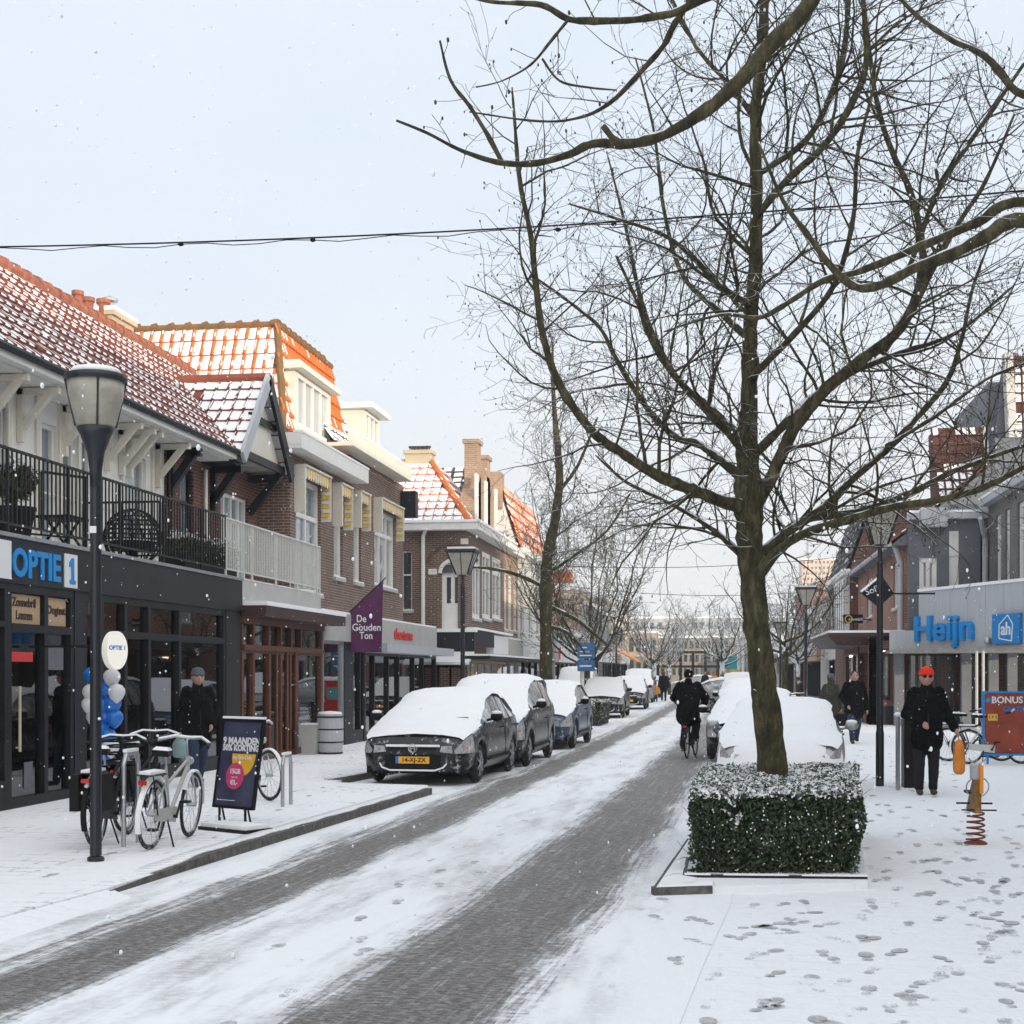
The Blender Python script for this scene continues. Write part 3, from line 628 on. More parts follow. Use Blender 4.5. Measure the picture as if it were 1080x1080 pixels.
b = MB(); b.fb(fX, Yp(53, XL), Yp(71, XL), 1.75, 2.05, -.062, -.055); b.build('window_poster', M['grey_render'], H1); b = MB(); b.fb(fX, Yp(30, XL), Yp(39, XL), .28, .60, -.062, -.055); b.build('window_poster', M['grey_render'], H1)
b = MB(); b.fb(fX, Yp(142, XL), Yp(159, XL), 1.75, 2.12, -.9, -.88); b.build('yellow_panel', M['yellow'], H1)
# lettering on the fascia
def fit(px0, px1, X): return Yp(px0, X), Yp(px1, X)
b = MB(); ya, yb = fit(12, 63, XL + .03)
text_mb(b, 'OPTIE', .40, plate((XL + .035, (ya + yb) / 2, 3.04), (0, 1, 0)), .03, .012, width=(yb - ya), height=.36)
b.build('sign_lettering', M['blue_letter'], H1)
b = MB(); b.fb(fX, Yp(65, XL), Yp(78, XL), 2.83, 3.27, .031, .05); b.build('sign_panel', M['white_sign'], H1)
b = MB(); y1_ = Yp(72, XL); b.prism([(XL + .052, y1_ + dy_, 3.05 + dz_) for dy_, dz_ in ((-.07, -.17), (.09, -.17), (.09, -.12), (.045, -.12), (.045, .17), (-.01, .17), (-.08, .11), (-.08, .05), (-.02, .08), (-.02, -.12), (-.07, -.12))], (.012, 0, 0)); b.build('sign_lettering', M['blue_letter'], H1)
b = MB(); b.fb(fX, y0, Yp(8, XL), 2.84, 3.3, .031, .05); b.build('sign_panel', M['white_sign'], H1)
# upper wall, windows
ywe = Yp(173, WX)
wins = [(Yp(-60, WX), Yp(-25, WX)), (Yp(-18, WX), Yp(8, WX)), (Yp(44, WX), Yp(60, WX)), (Yp(64, WX), Yp(80, WX)), (Yp(84, WX), Yp(98, WX)), (Yp(132, WX), Yp(154, WX))]
holes = [(a, c, ZT + .15, 5.4) for a, c in wins]
b = MB(); wall(b, fW, y0, ywe, ZT - .2, 6.2, holes); b.build('wall', M['white_paint'], H1)
b = MB()
for pp in (8, 38, 62, 82, 103, 128, 160): b.fb(fW, Yp(pp, WX) - .05, Yp(pp, WX) + .05, ZT, 5.8, .0, .04)
b.fb(fW, y0, ywe, 4.35, 4.38, .0, .012); b.build('wall_trim', M['cream_paint'], H1)
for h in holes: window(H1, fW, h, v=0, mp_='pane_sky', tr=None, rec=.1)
# brick piece with dark windows under the last metres of the roof
yr1 = Yp(252, -9.22); yb1 = Yp(306, -9.3)
hb = [(Yp(190, WX), Yp(204, WX), ZT + .1, 5.5), (Yp(232, WX), Yp(262, WX), ZT + .1, 5.35)]
b = MB(); wall(b, fW, ywe + .003, yb1, ZT - .2, 6.2, hb); b.build('brick_wall', M['brick_dark_red'], H1)
window(H1, fW, hb[0], mf='dark_paint', mp_='pane_sky', v=0, tr=.7); window(H1, fW, hb[1], mf='white_paint', mp_='pane_sky', v=3, tr=.72)
pipe(H1, [(WX + .08, Yp(213, WX), ZT), (WX + .08, Yp(213, WX), 5.6)], .035, 'white_paint')
pipe(H1, [(WX + .08, ywe + .06, ZT), (WX + .08, ywe + .06, 5.6)], .03, 'black_metal')
# roof
ZE, XE = 5.98, -9.22; XR = -11.6; ZR = ZE + (XE - XR) * .98
sl_ = Vector((XR - XE, 0, ZR - ZE)); Hs = sl_.length; ye = yb1 + .1
b = MB(); b.prism([(XE + .02, 0, ZE - .06), (XR, 0, ZR - .05), (XR - 2.4, 0, ZE - .06)], (0, ye, 0)); b.v = [Vector((v.x, v.y if v.y > 1 else y0, v.z)) for v in b.v]; b.build('roof_body', M['soffit'], H1)
gy0, gy1 = yr1 - .35, yr1 + 2.75; gm = (gy0 + gy1) / 2; gz = 7.62
tile_roof('roof', (XE, y0, ZE), (0, 1, 0), sl_, ye - y0, Hs, H1, 'red_tile', snow=.88, tw=.25, th=.3, seed=1,
          clip=lambda u, v: not (gy0 < y0 + u and (ZE + v * (ZR - ZE) / Hs) < ZE - .1 + (gz - ZE) * (1 - abs(y0 + u - gm) / ((gy1 - gy0) / 2)) and y0 + u < gy1))
b = MB(); b.tube([(XR, y0, ZR + .03), (XR, ye, ZR + .03)], .13, 8)
nrd = int((ye - y0) / .38)
for i in range(nrd): b.tube([(XR, y0 + i * .38, ZR + .04), (XR, y0 + i * .38 + .1, ZR + .04)], .155, 8)
b.build('ridge', M['chimney_clay'], H1)
b = MB(); b.box((XE - .05, y0, ZE - .2), (XE + .1, yr1 - .4, ZE - .02)); b.box((XE - .66, y0, ZE - .23), (XE - .06, yr1 - .4, ZE - .14)); b.build('eave_board', M['white_paint'], H1)
b = MB(); b.box((XE - .05, yr1 - .395, ZE - .22), (XE + .1, yr1 + .05, ZE - .02)); b.box((XE - .66, yr1 - .395, ZE - .25), (XE - .06, yr1 + .3, ZE - .14)); b.build('eave_board', M['dark_paint'], H1)
b = MB(); b.tube([(XE + .14, y0, ZE - .07), (XE + .14, yr1 + .02, ZE - .07)], .06); b.build('gutter', M['black_metal'], H1)
for pp in (-20, 23, 56, 100, 144, 158, 166, 195):
    y = Yp(pp, XE - .1); b = MB(); b.bar((XE - .08, y, ZE - .24), (WX + .03, y, ZE - .85), .08, .10); b.bar((WX + .05, y, ZE - 1.0), (WX + .05, y, ZE - .24), .09, .09); b.bar((WX, y, ZE - .29), (XE, y, ZE - .29), .09, .09); b.build('eave_bracket', M['cream_paint'], H1)
for pp in (207, 250):
    y = Yp(pp, XE - .1); b = MB(); b.bar((XE - .08, y, ZE - .24), (WX + .03, y, ZE - .95), .12, .14); b.bar((WX + .05, y, ZE - 1.1), (WX + .05, y, ZE - .24), .12, .12); b.bar((WX, y, ZE - .31), (XE, y, ZE - .31), .12, .14); b.build('eave_bracket', M['dark_paint'], H1)
# small cross gable over the last bay
xg = -9.07
b = MB()
b.prism([(xg - .12, gy0 + .25, ZE + .0), (xg - .12, gy1 - .25, ZE + .0), (xg - .12, gm, gz - .25)], (-2.6, 0, 0)); b.build('gable_wall', M['cream_paint'], H1)
for s_, mm, sn in ((-1, 'red_tile', .93), (1, 'red_tile', .93)):
    yy = gy0 if s_ < 0 else gy1; V = Vector((0, gm - yy, gz - ZE + .1)); 
    tile_roof('gable_roof', (xg + .05, yy, ZE - .1), (-1, 0, 0), V, 2.9, V.length, H1, mm, snow=sn, tw=.25, th=.33, seed=4)
    b = MB(); b.bar((xg + .06, yy - s_ * -.02, ZE - .16), (xg + .06, gm, gz + .02), .07, .26); b.build('barge_board', M['grey_white' if s_ < 0 else 'dark_paint'], H1)
b = MB(); b.tube([(xg + .08, gm, gz + .04), (xg - 2.7, gm, gz + .04)], .1, 8); b.build('gable_ridge', M['red_tile'], H1)
b = MB(); b.box((xg - .1, gy0 + .75, 6.7), (xg - .03, gy1 - .75, 6.83)); b.box((xg - .1, gy0 + .2, ZE - .1), (xg - .03, gy1 - .2, ZE + .06))
b.bar((xg - .1, gy1 - .3, ZE - .1), (WX, gy1 - .3, ZE - .9), .14); b.box((xg - .1, gy1 - .4, ZE - .25), (WX, gy1 - .22, ZE - .11)); b.build('gable_beam', M['dark_paint'], H1)
b = MB(); b.box((xg - .6, gm + .15, 4.05), (xg - .62, gm + .16, 4.06)); 
# chimneys behind the ridge
for pp, py, zz, r_ in ((82, 307, .8, .09), (93, 314, .6, .1), (109, 316, .75, .11)):
    b = MB(); X = XR - .2; y = Yp(pp, X); zt = Zp(pp, py, X); b.lathe((X, y, 0), [(r_, ZR - .5), (r_, zt - .08), (r_ * 1.25, zt - .08), (r_ * 1.25, zt), (r_ * .9, zt)], 10); b.build('chimney_pot', M['chimney_clay'], H1)
X = XR - .1; b = MB(); b.box((X - .5, Yp(113, X), ZR - .6), (X + .1, Yp(136, X), Zp(125, 339, X))); b.box((X - .58, Yp(112, X), Zp(125, 339, X)), (X + .16, Yp(137, X), Zp(125, 334, X))); ch = b.build('chimney', M['sand_stone'], H1)
b = MB(); b.box((X - .58, Yp(112, X), Zp(125, 334, X)), (X + .16, Yp(137, X), Zp(125, 330, X))); b.build('chimney_snow', M['snow'], ch)
b = MB(); yy = Yp(126, X); zz = Zp(126, 331, X); b.lathe((X - .2, yy, zz), [(.09, 0), (.09, .2), (.03, .2), (.03, .24), (.16, .25), (.16, .3), (.02, .36)], 10); b.build('flue', M['steel'], ch)
# balcony railings
def railing(root, P, Q, z0, h, m, name='balcony_railing', step=.115, r=.009, inset=None):
    b = MB(); P = Vector(P); Q = Vector(Q); d = Q - P; n = int(d.length / step); up = Vector((0, 0, 1))
    b.bar(P + up * (z0 + h), Q + up * (z0 + h), .045, .03); b.bar(P + up * (z0 + .12), Q + up * (z0 + .12), .03, .025)
    for i in range(n + 1):
        c = P + d * i / n; w_ = .034 if i % 14 == 0 else r * 2
        b.bar(c + up * (z0 + (.0 if i % 14 == 0 else .12)), c + up * (z0 + h - .01), w_)
    return b.build(name, M[m], root)
yw = Yp(238, XL)
railing(H1, (XL, y0, 0), (XL, yw - .03, 0), ZT + .05, 1.02, 'black_metal')
railing(H1, (XL - .05, Yp(172, XL), 0), (WX + .05, Yp(172, XL), 0), ZT + .05, .95, 'black_metal')
railing(H1, (XL, Yp(5, XL) + 2.2, 0), (WX + .1, Yp(5, XL) - .4, 0), ZT + .05, .95, 'black_metal', step=.6)
yw2 = Yp(337, XL)
# ---- balcony things
def shrub(name, c, rx, ry, rz_, n, leafm, label, cat, pot=None, size=.05, seed=1, twigs=True, group=None):
    c = Vector(c); t = thing(name, c, label, cat, group); rd = random.Random(seed); b = MB()
    zb = c.z + (pot[1] if pot else 0)
    for _ in range(n):
        while True:
            q = Vector((rd.uniform(-1, 1), rd.uniform(-1, 1), rd.uniform(-1, 1)))
            if q.length < 1: break
        q = q * (.6 + .4 * rd.random()) / max(.3, q.length ** .3)
        p = Vector((c.x + q.x * rx, c.y + q.y * ry, zb + rz_ + q.z * rz_)); a = Vector((rd.gauss(0, 1), rd.gauss(0, 1), rd.gauss(0, .6))).normalized() * size; e = a.cross(Vector((rd.gauss(0, 1), rd.gauss(0, 1), rd.gauss(0, 1)))).normalized() * size * .45
        b.add([p - a, p + e, p + a, p - e], [(0, 1, 2, 3)], 1 if (q.z > .35 and rd.random() < .45) else 0)
    b.build('foliage', [M[leafm], M['snow']], t, fix=False)
    b = MB()
    for _ in range(10):
        b.tube([(c.x, c.y, zb - .02), (c.x + rd.uniform(-.6, .6) * rx, c.y + rd.uniform(-.6, .6) * ry, zb + rz_ * rd.uniform(1, 1.7))], [.012, .004], 4)
    b.build('stem', M['bark'], t)
    if pot: b = MB(); b.lathe(c, [(pot[0] * .75, 0), (pot[0], pot[1] * .9), (pot[0] * 1.08, pot[1] * .9), (pot[0] * 1.08, pot[1]), (pot[0] * .9, pot[1])], 14); b.build('pot', M[pot[2]], t, smooth=False)
    return t
p = FX(15, 709, -8.95); shrub('potted_plant', (p.x, p.y, ZT + .06), .34, .34, .34, 900, 'plant', 'bushy olive green plant in a dark pot at the left end of the balcony', 'plant', pot=(.26, .42, 'black'), seed=4)
p = FX(205, 709, -9.0); 
t = thing('planter_hedge', (-9.0, p.y, ZT + .07), 'long dark planter of brownish snow-dusted shrubs behind the balcony railing', 'planter')
b = MB(); b.box((-9.2, Yp(180, -9), ZT + .08), (-8.75, Yp(236, -9), ZT + .30)); b.build('planter_box', M['black'], t)
b = MB(); rd = random.Random(9)
for _ in range(2600):
    q = Vector((rd.uniform(-9.25, -8.7), rd.uniform(Yp(180, -9), Yp(236, -9)), ZT + .3 + .42 * rd.random())); a = Vector((rd.gauss(0, 1), rd.gauss(0, 1), rd.gauss(0, 1))).normalized() * .045; e = a.cross(Vector((rd.gauss(0, 1), rd.gauss(0, 1), 1))).normalized() * .02
    b.add([q - a, q + e, q + a, q - e], [(0, 1, 2, 3)], 1 if q.z > ZT + .62 and rd.random() < .6 else 0)
b.build('foliage', [M['plant'], M['snow']], t, fix=False)
# rattan egg-shaped armchair
p = FX(140, 709, -9.0); t = thing('rattan_chair', (-9.0, p.y, ZT + .07), 'round black wicker armchair standing on the balcony behind the railing', 'chair')
b = MB(); cx, cy, cz = -9.0, p.y, ZT + .07
for i in range(9): b.ring((cx, cy, cz + .38), Vector((math.cos(i * .35), math.sin(i * .35), .15)), .44, .012, 22, 4)
for i in range(8): b.ring((cx, cy, cz + .2 + i * .07), (0, 0, 1), math.sqrt(max(.02, .44 ** 2 - (i * .07 - .18) ** 2)), .012, 26, 4)
b.build('woven_shell', M['black'], t)
b = MB(); b.lathe((cx, cy, cz), [(.3, .0), (.3, .04), (.06, .06), (.06, .18), (.34, .2), (.34, .32)], 16); b.build('seat', M['black'], t)
b = MB(); b.lathe((cx, cy, cz), [(.33, .322), (.30, .36)], 16); b.build('seat_snow', M['snow'], t)
t = thing('balcony_stool', (-9.1, Yp(66, -9.1), ZT + .07), 'low dark folding stool on the balcony under the tall white windows', 'stool'); b = MB(); y_ = Yp(66, -9.1)
for dx, dy in ((-.2, -.25), (.2, -.25), (-.2, .25), (.2, .25)): b.bar((-9.1 + dx, y_ + dy, ZT + .07), (-9.1 - dx * .6, y_ - dy * .6 if 0 else y_ + dy, ZT + .5), .03)
b.build('leg', M['black'], t); b = MB(); b.box((-9.35, y_ - .3, ZT + .5), (-8.85, y_ + .3, ZT + .54)); b.build('seat', M['black'], t)
# ---- 2: brown timber shop front below the white railing (own shop) + brick house with orange mansard
H2 = thing('brick_house', (-11, 33, 0), 'brown brick house with bright orange tiled mansard roof and white dormer', 'house')
X2 = -9.15; f2_ = FL(X2); ya = Yp(306, X2); yc2 = Yp(366, X2) + 1.0
s0, s1 = y1 + .16, Yp(340, XL)
b = MB(); b.fb(fX, s0, s1 + .25, 2.72, 2.92, -1.0, .45); b.build('canopy', M['dark_brown'], H2)
b = MB(); b.fb(fX, s0, s1 + .25, 2.922, 3.0, -.9, .47); b.build('canopy_snow', M['snow'], H2)
b = MB(); b.fb(fX, s0, s1 - .05, 3.0, ZT + .04, -1.0, -.02); b.build('balcony_slab', M['light_grey'], H2)
shopfront(H2, fX, s0, s1, PZ, 2.18, [Yp(q, XL) for q in (268, 285, 297, 307, 314)], mf='brown_wood', plinth=.12, fw=.11, seed=12, trans=None)
shopfront(H2, fX, s0, s1, 2.183, 2.72, [Yp(q, XL) for q in (252, 268, 284, 297, 308, 318)], mf='brown_wood', plinth=.04, fw=.09, seed=13, goods=False)
b = MB(); b.fb(fX, s0, s1, 2.60, 2.715, .001, .05); b.fb(fX, s0, s1, 2.12, 2.22, .001, .05)
for q in (291, 302, 311): b.fb(fX, Yp(q, XL) - .05, Yp(q, XL) + .05, PZ, 2.12, .001, .03)
b.build('shop_cladding', M['brown_wood'], H2)
railing(H2, (XL, yw, 0), (XL, yw2, 0), ZT + .05, 1.0, 'rail_white', step=.10, r=.010)
railing(H2, (XL, yw2, 0), (X2, yw2, 0), ZT + .05, 1.0, 'rail_white', step=.10, r=.010)
b = MB(); b.fb(fX, yw, yw2, ZT + .052, ZT + .075, -1.2, -.05); b.build('balcony_snow', M['snow'], H2)
W1 = (Yp(312, X2), Yp(338, X2), 3.5, 6.0); W2 = (Yp(352, X2), Yp(361.5, X2), 4.0, 5.95); W3 = (Yp(373, X2), Yp(381, X2), 4.0, 6.1); W4 = (Yp(395, X2), Yp(417, X2), 4.05, 6.1)
yend = Yp(423, X2)
b = MB(); wall(b, f2_, ya, W3[0] - .35, 2.9, 6.5, [W1, W2]); b.fb(FN(ya), X2 - 6, X2 - .26, 2.9, 6.5, -.25, 0); b.build('brick_wall', M['brick_brown'], H2)
window(H2, f2_, W1, v=1, tr=.68, fw=.1); window(H2, f2_, W2, v=0, tr=.7, fw=.09, mp_='pane_curtain')
def folded_awning(root, fr, a0, a1, zt, h):
    t = MB(); t.fb(fr, a0 - .12, a0 - .04, zt - h, zt, .0, .24); t.fb(fr, a1 + .04, a1 + .08, zt - h, zt, .0, .24); t.fb(fr, a0 - .10, a1 + .10, zt + .002, zt + .04, .0, .26); o = t.build('awning_box', M['cream_paint'], root)
    t = MB(); n = int((a1 - a0) / .09)
    for i in range(n):
        a = a0 + (a1 - a0) * i / n; t.fb(fr, a, a + (a1 - a0) / n * .97, zt - .20 - (.05 if i % 2 else 0), zt - .01, .19, .205, i % 2)
    for e in (a0 - .0, a1 - .0):
        for i in range(9):
            z = zt - h * .9 + i * h * .1; t.fb(fr, e - .015, e + .015, z, z + h * .085, .05, .20 + (.03 if i % 2 else 0), i % 2)
    t.build('awning_fabric', [M['yellow'], M['cream_paint']], o)
for h in (W1, W2): folded_awning(H2, f2_, h[0], h[1], 6.2, 1.0)
ycc = Yp(388, -8.75)
b = MB(); b.prism([(X2 - .3, ya - .55, 6.45), (X2 + .42, ya - .55, 6.45), (X2 + .42, ycc, 6.45), (X2 - .3, ycc, 6.45)], (0, 0, .07)); b.fb(f2_, ya - .55, ycc, 6.522, 6.78, .30, .42); b.fb(f2_, ya - .55, ycc, 6.522, 6.60, -.3, .296); b.fb(FN(ya - .55), X2 - 5, X2 + .417, 6.524, 6.78, -.1, .003); b.build('cornice', M['white_paint'], H2)
b = MB(); b.fb(f2_, ya - .56, ycc, 6.782, 6.83, .24, .44); b.build('cornice_snow', M['snow'], H2)
# mansard: side facing the camera and front facing the street
xb, xt, yb_, yt_, zb, zt = X2 - .12, X2 - .68, ya + .05, ya + 1.2, 6.62, 9.5
yE2 = Yp(370, xb); yT2 = yE2 + .3
b = MB(); b.hexa([(xb, yb_, zb - .05), (xb - 9, yb_, zb - .05), (xb - 9, yE2, zb - .05), (xb, yE2, zb - .05), (xt, yt_, zt - .05), (xt - 8, yt_, zt - .05), (xt - 8, yE2, zt - .05), (xt, yE2, zt - .05)]); b.build('roof_body', M['chimney_clay'], H2)
Vf = Vector((xt - xb, 0, zt - zb)); kf = (yt_ - yb_) / Vf.length
d0, d1 = Yp(316, X2 - .1), Yp(353, X2 - .1); dz0, dz1 = 7.1, 8.45
tile_roof('front_roof_slope', (xb, yb_, zb), (0, 1, 0), Vf, yE2 - yb_ + .15, Vf.length, H2, 'orange_tile', snow=.42, tw=.24, th=.36, seed=21, lip=.3,
          clip=lambda u, v: u > kf * v and not (d0 < yb_ + u < d1 and dz0 < zb + v * .97 < dz1))
Vs = Vector((0, yt_ - yb_, zt - zb)); ks = (xb - xt) / Vs.length
tile_roof('side_roof_slope', (xb - 9, yb_, zb), (1, 0, 0), Vs, 9, Vs.length, H2, 'orange_tile', snow=.86, tw=.25, th=.40, seed=22, roll=.035, lip=.24, rw=.34,
          clip=lambda u, v: u < 9 - ks * v)
b = MB(); b.tube([(xb, yb_, zb), (xt, yt_, zt)], .085, 8); b.tube([(xt, yt_, zt + .0), (xt - 8, yt_, zt + .0)], .085, 8); b.tube([(xt, yt_, zt + .0), (xt, yE2 + .1, zt + .0)], .085, 8)
for i in range(20): b.tube([(xt - i * .4, yt_, zt + .04), (xt - i * .4 - .12, yt_, zt + .01)], .105, 8)
for i in range(int((yE2 - yt_) / .4)): b.tube([(xt, yt_ + i * .4, zt + .04), (xt, yt_ + i * .4 + .12, zt + .01)], .105, 8)
b.build('ridge', M['moss'], H2)
b = MB(); b.box((xb - 8.4, yb_ - .02 + .45, 7.9), (xb - 7.4, yb_ + .8, 8.5)); b.build('roof_window', M['grey_white'], H2)
# dormer
xd = X2 - .2; fd = FL(xd)
b = MB(); wall(b, fd, d0, d1, dz0, dz1, [(d0 + .15, d1 - .15, dz0 + .15, dz1 - .06)], th=.15); b.box((xd - .15, d0, dz0), (xd - 1.4, d0 + .12, dz1)); b.box((xd - .15, d1 - .12, dz0), (xd - 1.4, d1, dz1)); dm = b.build('dormer', M['cream_paint'], H2)
window(dm, fd, (d0 + .15, d1 - .15, dz0 + .15, dz1 - .06), v=3, mp_='pane_curtain', sill=False, rec=.05)
b = MB(); b.box((xd - 1.2, d0 - .18, dz1 + .002), (xd + .22, d1 + .18, dz1 + .13)); b.box((xd - 1.2, d0 - .1, dz1 + .132), (xd + .14, d1 + .1, dz1 + .17)); b.build('dormer_roof', M['cream_paint'], dm)
b = MB(); b.box((xd - 1.15, d0 - .1, dz1 + .172), (xd + .12, d1 + .1, dz1 + .20)); b.build('dormer_snow', M['snow'], dm)
# ---- 3: brick house with white cornice over the grey fascia
H3 = thing('brick_house', (-11, 39, 0), 'brown brick house with white cornice, small dormer and grey shop fascia beside the purple flag', 'house')
b = MB(); wall(b, f2_, W3[0] - .345, yend, 2.9, 7.15, [W3, W4]); b.fb(FN(yend), X2 - 6, X2, 0, 7.15, -.25, -.01); b.build('brick_wall', M['brick_brown'], H3)
window(H3, f2_, W3, v=0, tr=.7, fw=.09, mp_='pane_curtain'); window(H3, f2_, W4, v=2, tr=.7, fw=.1, mp_='pane_curtain')
for h in (W4,): folded_awning(H3, f2_, h[0], h[1], 6.35, .9)
folded_awning(H3, f2_, W3[0] - .05, W3[1], 6.25, .9)
yq = Yp(366, X2 + .3); yz_ = Yp(433, X2 + .42)
b = MB(); b.fb(f2_, yq, yz_, 7.15, 7.24, -.3, .45); b.fb(f2_, yq, yz_, 7.242, 7.5, .33, .45); b.build('cornice', M['cream_paint'], H3)
b = MB(); b.fb(f2_, yq, yz_, 7.502, 7.55, .25, .46); b.build('cornice_snow', M['snow'], H3)
x0_, zt3 = X2 - .1, 9.1; V3 = Vector((-.95, 0, zt3 - 7.3)); k3 = .9 / V3.length
b = MB(); b.hexa([(x0_, yq, 7.25), (x0_ - 7, yq, 7.25), (x0_ - 7, yz_ - .2, 7.25), (x0_, yz_ - .2, 7.25), (x0_ - .95, yq, zt3), (x0_ - 6, yq, zt3), (x0_ - 6, yz_ - 1.6, zt3), (x0_ - .95, yz_ - 1.6, zt3)]); b.build('roof_body', M['dark_tile'], H3)
e0, e1 = Yp(386, x0_ + .1), Yp(402, x0_ + .1)
tile_roof('roof', (x0_, yq, 7.3), (0, 1, 0), V3, yz_ - .2 - yq, V3.length, H3, 'dark_tile', snow=.96, tw=.3, th=.34, seed=31, clip=lambda u, v: u < (yz_ - .2 - yq) - 1.4 * v / V3.length)
b = MB(); fe = FL(x0_ + .05); wall(b, fe, e0, e1, 7.55, 8.6, [(e0 + .1, e1 - .1, 7.65, 8.55)], th=.1); b.box((x0_ - .05, e0, 7.55), (x0_ - 1.0, e0 + .1, 8.6)); dm = b.build('dormer', M['cream_paint'], H3)
window(dm, fe, (e0 + .1, e1 - .1, 7.65, 8.55), v=2, sill=False, rec=.03, mp_='pane_curtain')
b = MB(); b.box((x0_ - 1.0, e0 - .18, 8.602), (x0_ + .32, e1 + .18, 8.74)); b.build('dormer_roof', M['white_paint'], dm)
b = MB(); b.box((X2 + .0, yend - .1, 6.2), (X2 + .45, yend + .25, 6.95)); b.build('wall_box', M['anthracite'], H3)
# grey fascia and shops beneath
ff0, ff1 = s1 + .02, Yp(460, XL)
b = MB(); b.fb(fX, ff0, ff1, 2.42, 3.05, -.9, .02); b.build('fascia', M['light_grey'], H3)
b = MB(); b.fb(fX, Yp(385, XL), ff1, 2.20, 2.418, -.6, .55); b.build('canopy', M['grey_white'], H3)
b = MB(); b.fb(fX, ff0, ff1, 3.052, 3.10, -.85, .0); b.build('fascia_snow', M['snow'], H3)
b = MB(); text_mb(b, 'thestone', .5, plate((XL + .03, Yp(424.5, XL), 2.72), (0, 1, 0)), .03, .01, width=Yp(434, XL) - Yp(414.5, XL), height=.30); b.build('sign_lettering', M['red_letter'], H3)
b = MB(); b.fb(fX, Yp(363, XL), Yp(372, XL), PZ, 2.42, -.3, .02); b.build('pillar', M['anthracite'], H3); b = MB(); b.fb(fX, Yp(385, XL) - .15, Yp(385, XL), PZ, 2.42, -.3, .02); b.build('pillar', M['anthracite'], H3)
shopfront(H3, fX, ff0 + .02, Yp(363, XL) - .003, PZ, 2.42, [], plinth=.5, mf='steel', seed=15, warm=False)
shopfront(H3, fX, Yp(372, XL) + .003, Yp(385, XL) - .153, PZ, 2.42, [Yp(380, XL)], plinth=.3, seed=16)
shopfront(H3, fX, Yp(385, XL) + .003, ff1, PZ, 2.20, [Yp(q, XL) for q in (395, 410, 421, 437, 447)], plinth=.2, seed=17, depth=3.5)
# ---- 4: corner house with the arched white balcony door
X4 = -7.85; f4 = FL(X4); Y4 = Yp(492, X4); fS = FN(Y4)
H4 = thing('corner_house', (X4 - 3, Y4 + 3, 0), 'brick corner house with snowy hipped roof and arched white door above the street lamp', 'house')
def Xq(px, Y=None): return FY(px, 709, Y or Y4).x
def Zq(px, py, Y=None): return FY(px, py, Y or Y4).z
xL4 = Xq(395); ze4 = Zq(460, 560)
dA = (Xq(466), Xq(488.5), Zq(470, 666), Zq(470, 604)); wA = (Xq(423), Xq(434.5), Zq(430, 644), Zq(430, 581))
b = MB(); wall(b, fS, xL4, X4 - .003, 0, ze4, [dA, wA], th=.3); 
h4 = [(Yp(p_, X4), Yp(q_, X4), Zp(p_, 652, X4), 5.75) for p_, q_ in ((498, 506), (508.5, 517), (519, 528))]
y4e = Yp(532, X4)
wall(b, f4, Y4 + .003, y4e, 0, ze4, h4, th=.28); b.build('brick_wall', M['brick_brown'], H4)
window(H4, fS, wA, v=0, tr=.6, fw=.05, mp_='pane_dark', rec=.15)
for h in h4: window(H4, f4, h, v=1, tr=.75, fw=.16, mp_='pane_dark', rec=.06)
# door leaf with panes, arch and fanlight
o = window(H4, fS, (dA[0], dA[1], Zq(470, 641), dA[3]), v=1, fw=.14, mp_='pane_dark', rec=.1, sill=False, name='balcony_door')
b = MB(); b.fb(fS, dA[0], dA[1], dA[2], Zq(470, 641), -.13, -.03); b.build('door_panel', M['white_paint'], o)
xm = (dA[0] + dA[1]) / 2; rr = (dA[1] - dA[0]) / 2 + .05; b = MB(); b.ring((xm, Y4 - .04, dA[3] - .02), (0, 1, 0), rr, .07, 20, 6, a0=-90, a1=90); b.build('arch', M['white_paint'], o)
b = MB(); P = [(xm + (rr - .04) * math.cos(R(k * 15)), Y4 - .05, dA[3] + (rr - .04) * math.sin(R(k * 15))) for k in range(13)]; b.prism(P, (0, .04, 0)); b.build('fanlight', M['pane_dark'], o)
b = MB(); b.fb(fS, Xq(452), Xq(461), Zq(455, 606), Zq(455, 600), .0, .03); b.fb(fS, Xq(486), Xq(494), Zq(490, 574), Zq(490, 568), .0, .03); b.build('stone_plaque', M['white_paint'], H4)
b = MB(); b.ring((xm, Y4 - .02, dA[3] + .05), (0, 1, 0), rr + .45, .05, 16, 6, a0=-70, a1=70); b.build('brick_arch', M['brick_dark_red'], H4)
pipe(H4, [(Xq(447), Y4 - .1, 2.6), (Xq(447), Y4 - .1, Zq(447, 566)), (Xq(451), Y4 - .25, Zq(447, 559))], .06, 'white_paint')
# eaves and hipped roof
ze = ze4; b = MB(); b.box((xL4, Y4 - .45, ze), (X4 + .45, Y4 + .3, ze + .22)); b.box((X4 - .2, Y4 + .302, ze), (X4 + .45, y4e, ze + .22)); b.build('eaves', M['white_paint'], H4)
b = MB(); b.box((xL4, Y4 - .5, ze + .222), (X4 + .5, Y4 + .3, ze + .30)); b.box((X4 - .2, Y4 + .302, ze + .222), (X4 + .5, y4e, ze + .30)); b.build('eaves_snow', M['snow'], H4)
zr4 = ze + 2.55; xr4 = Xq(455, Y4 + 2.6); yr4 = Y4 + 2.6
b = MB(); b.hexa([(xL4, Y4 - .2, ze + .2), (X4 + .15, Y4 - .2, ze + .2), (X4 + .15, Y4 + 5, ze + .2), (xL4, Y4 + 5, ze + .2), (xL4, yr4, zr4 - .06), (xr4, yr4, zr4 - .06), (xr4, yr4 + .2, zr4 - .06), (xL4, yr4 + .2, zr4 - .06)]); b.build('roof_body', M['chimney_clay'], H4)
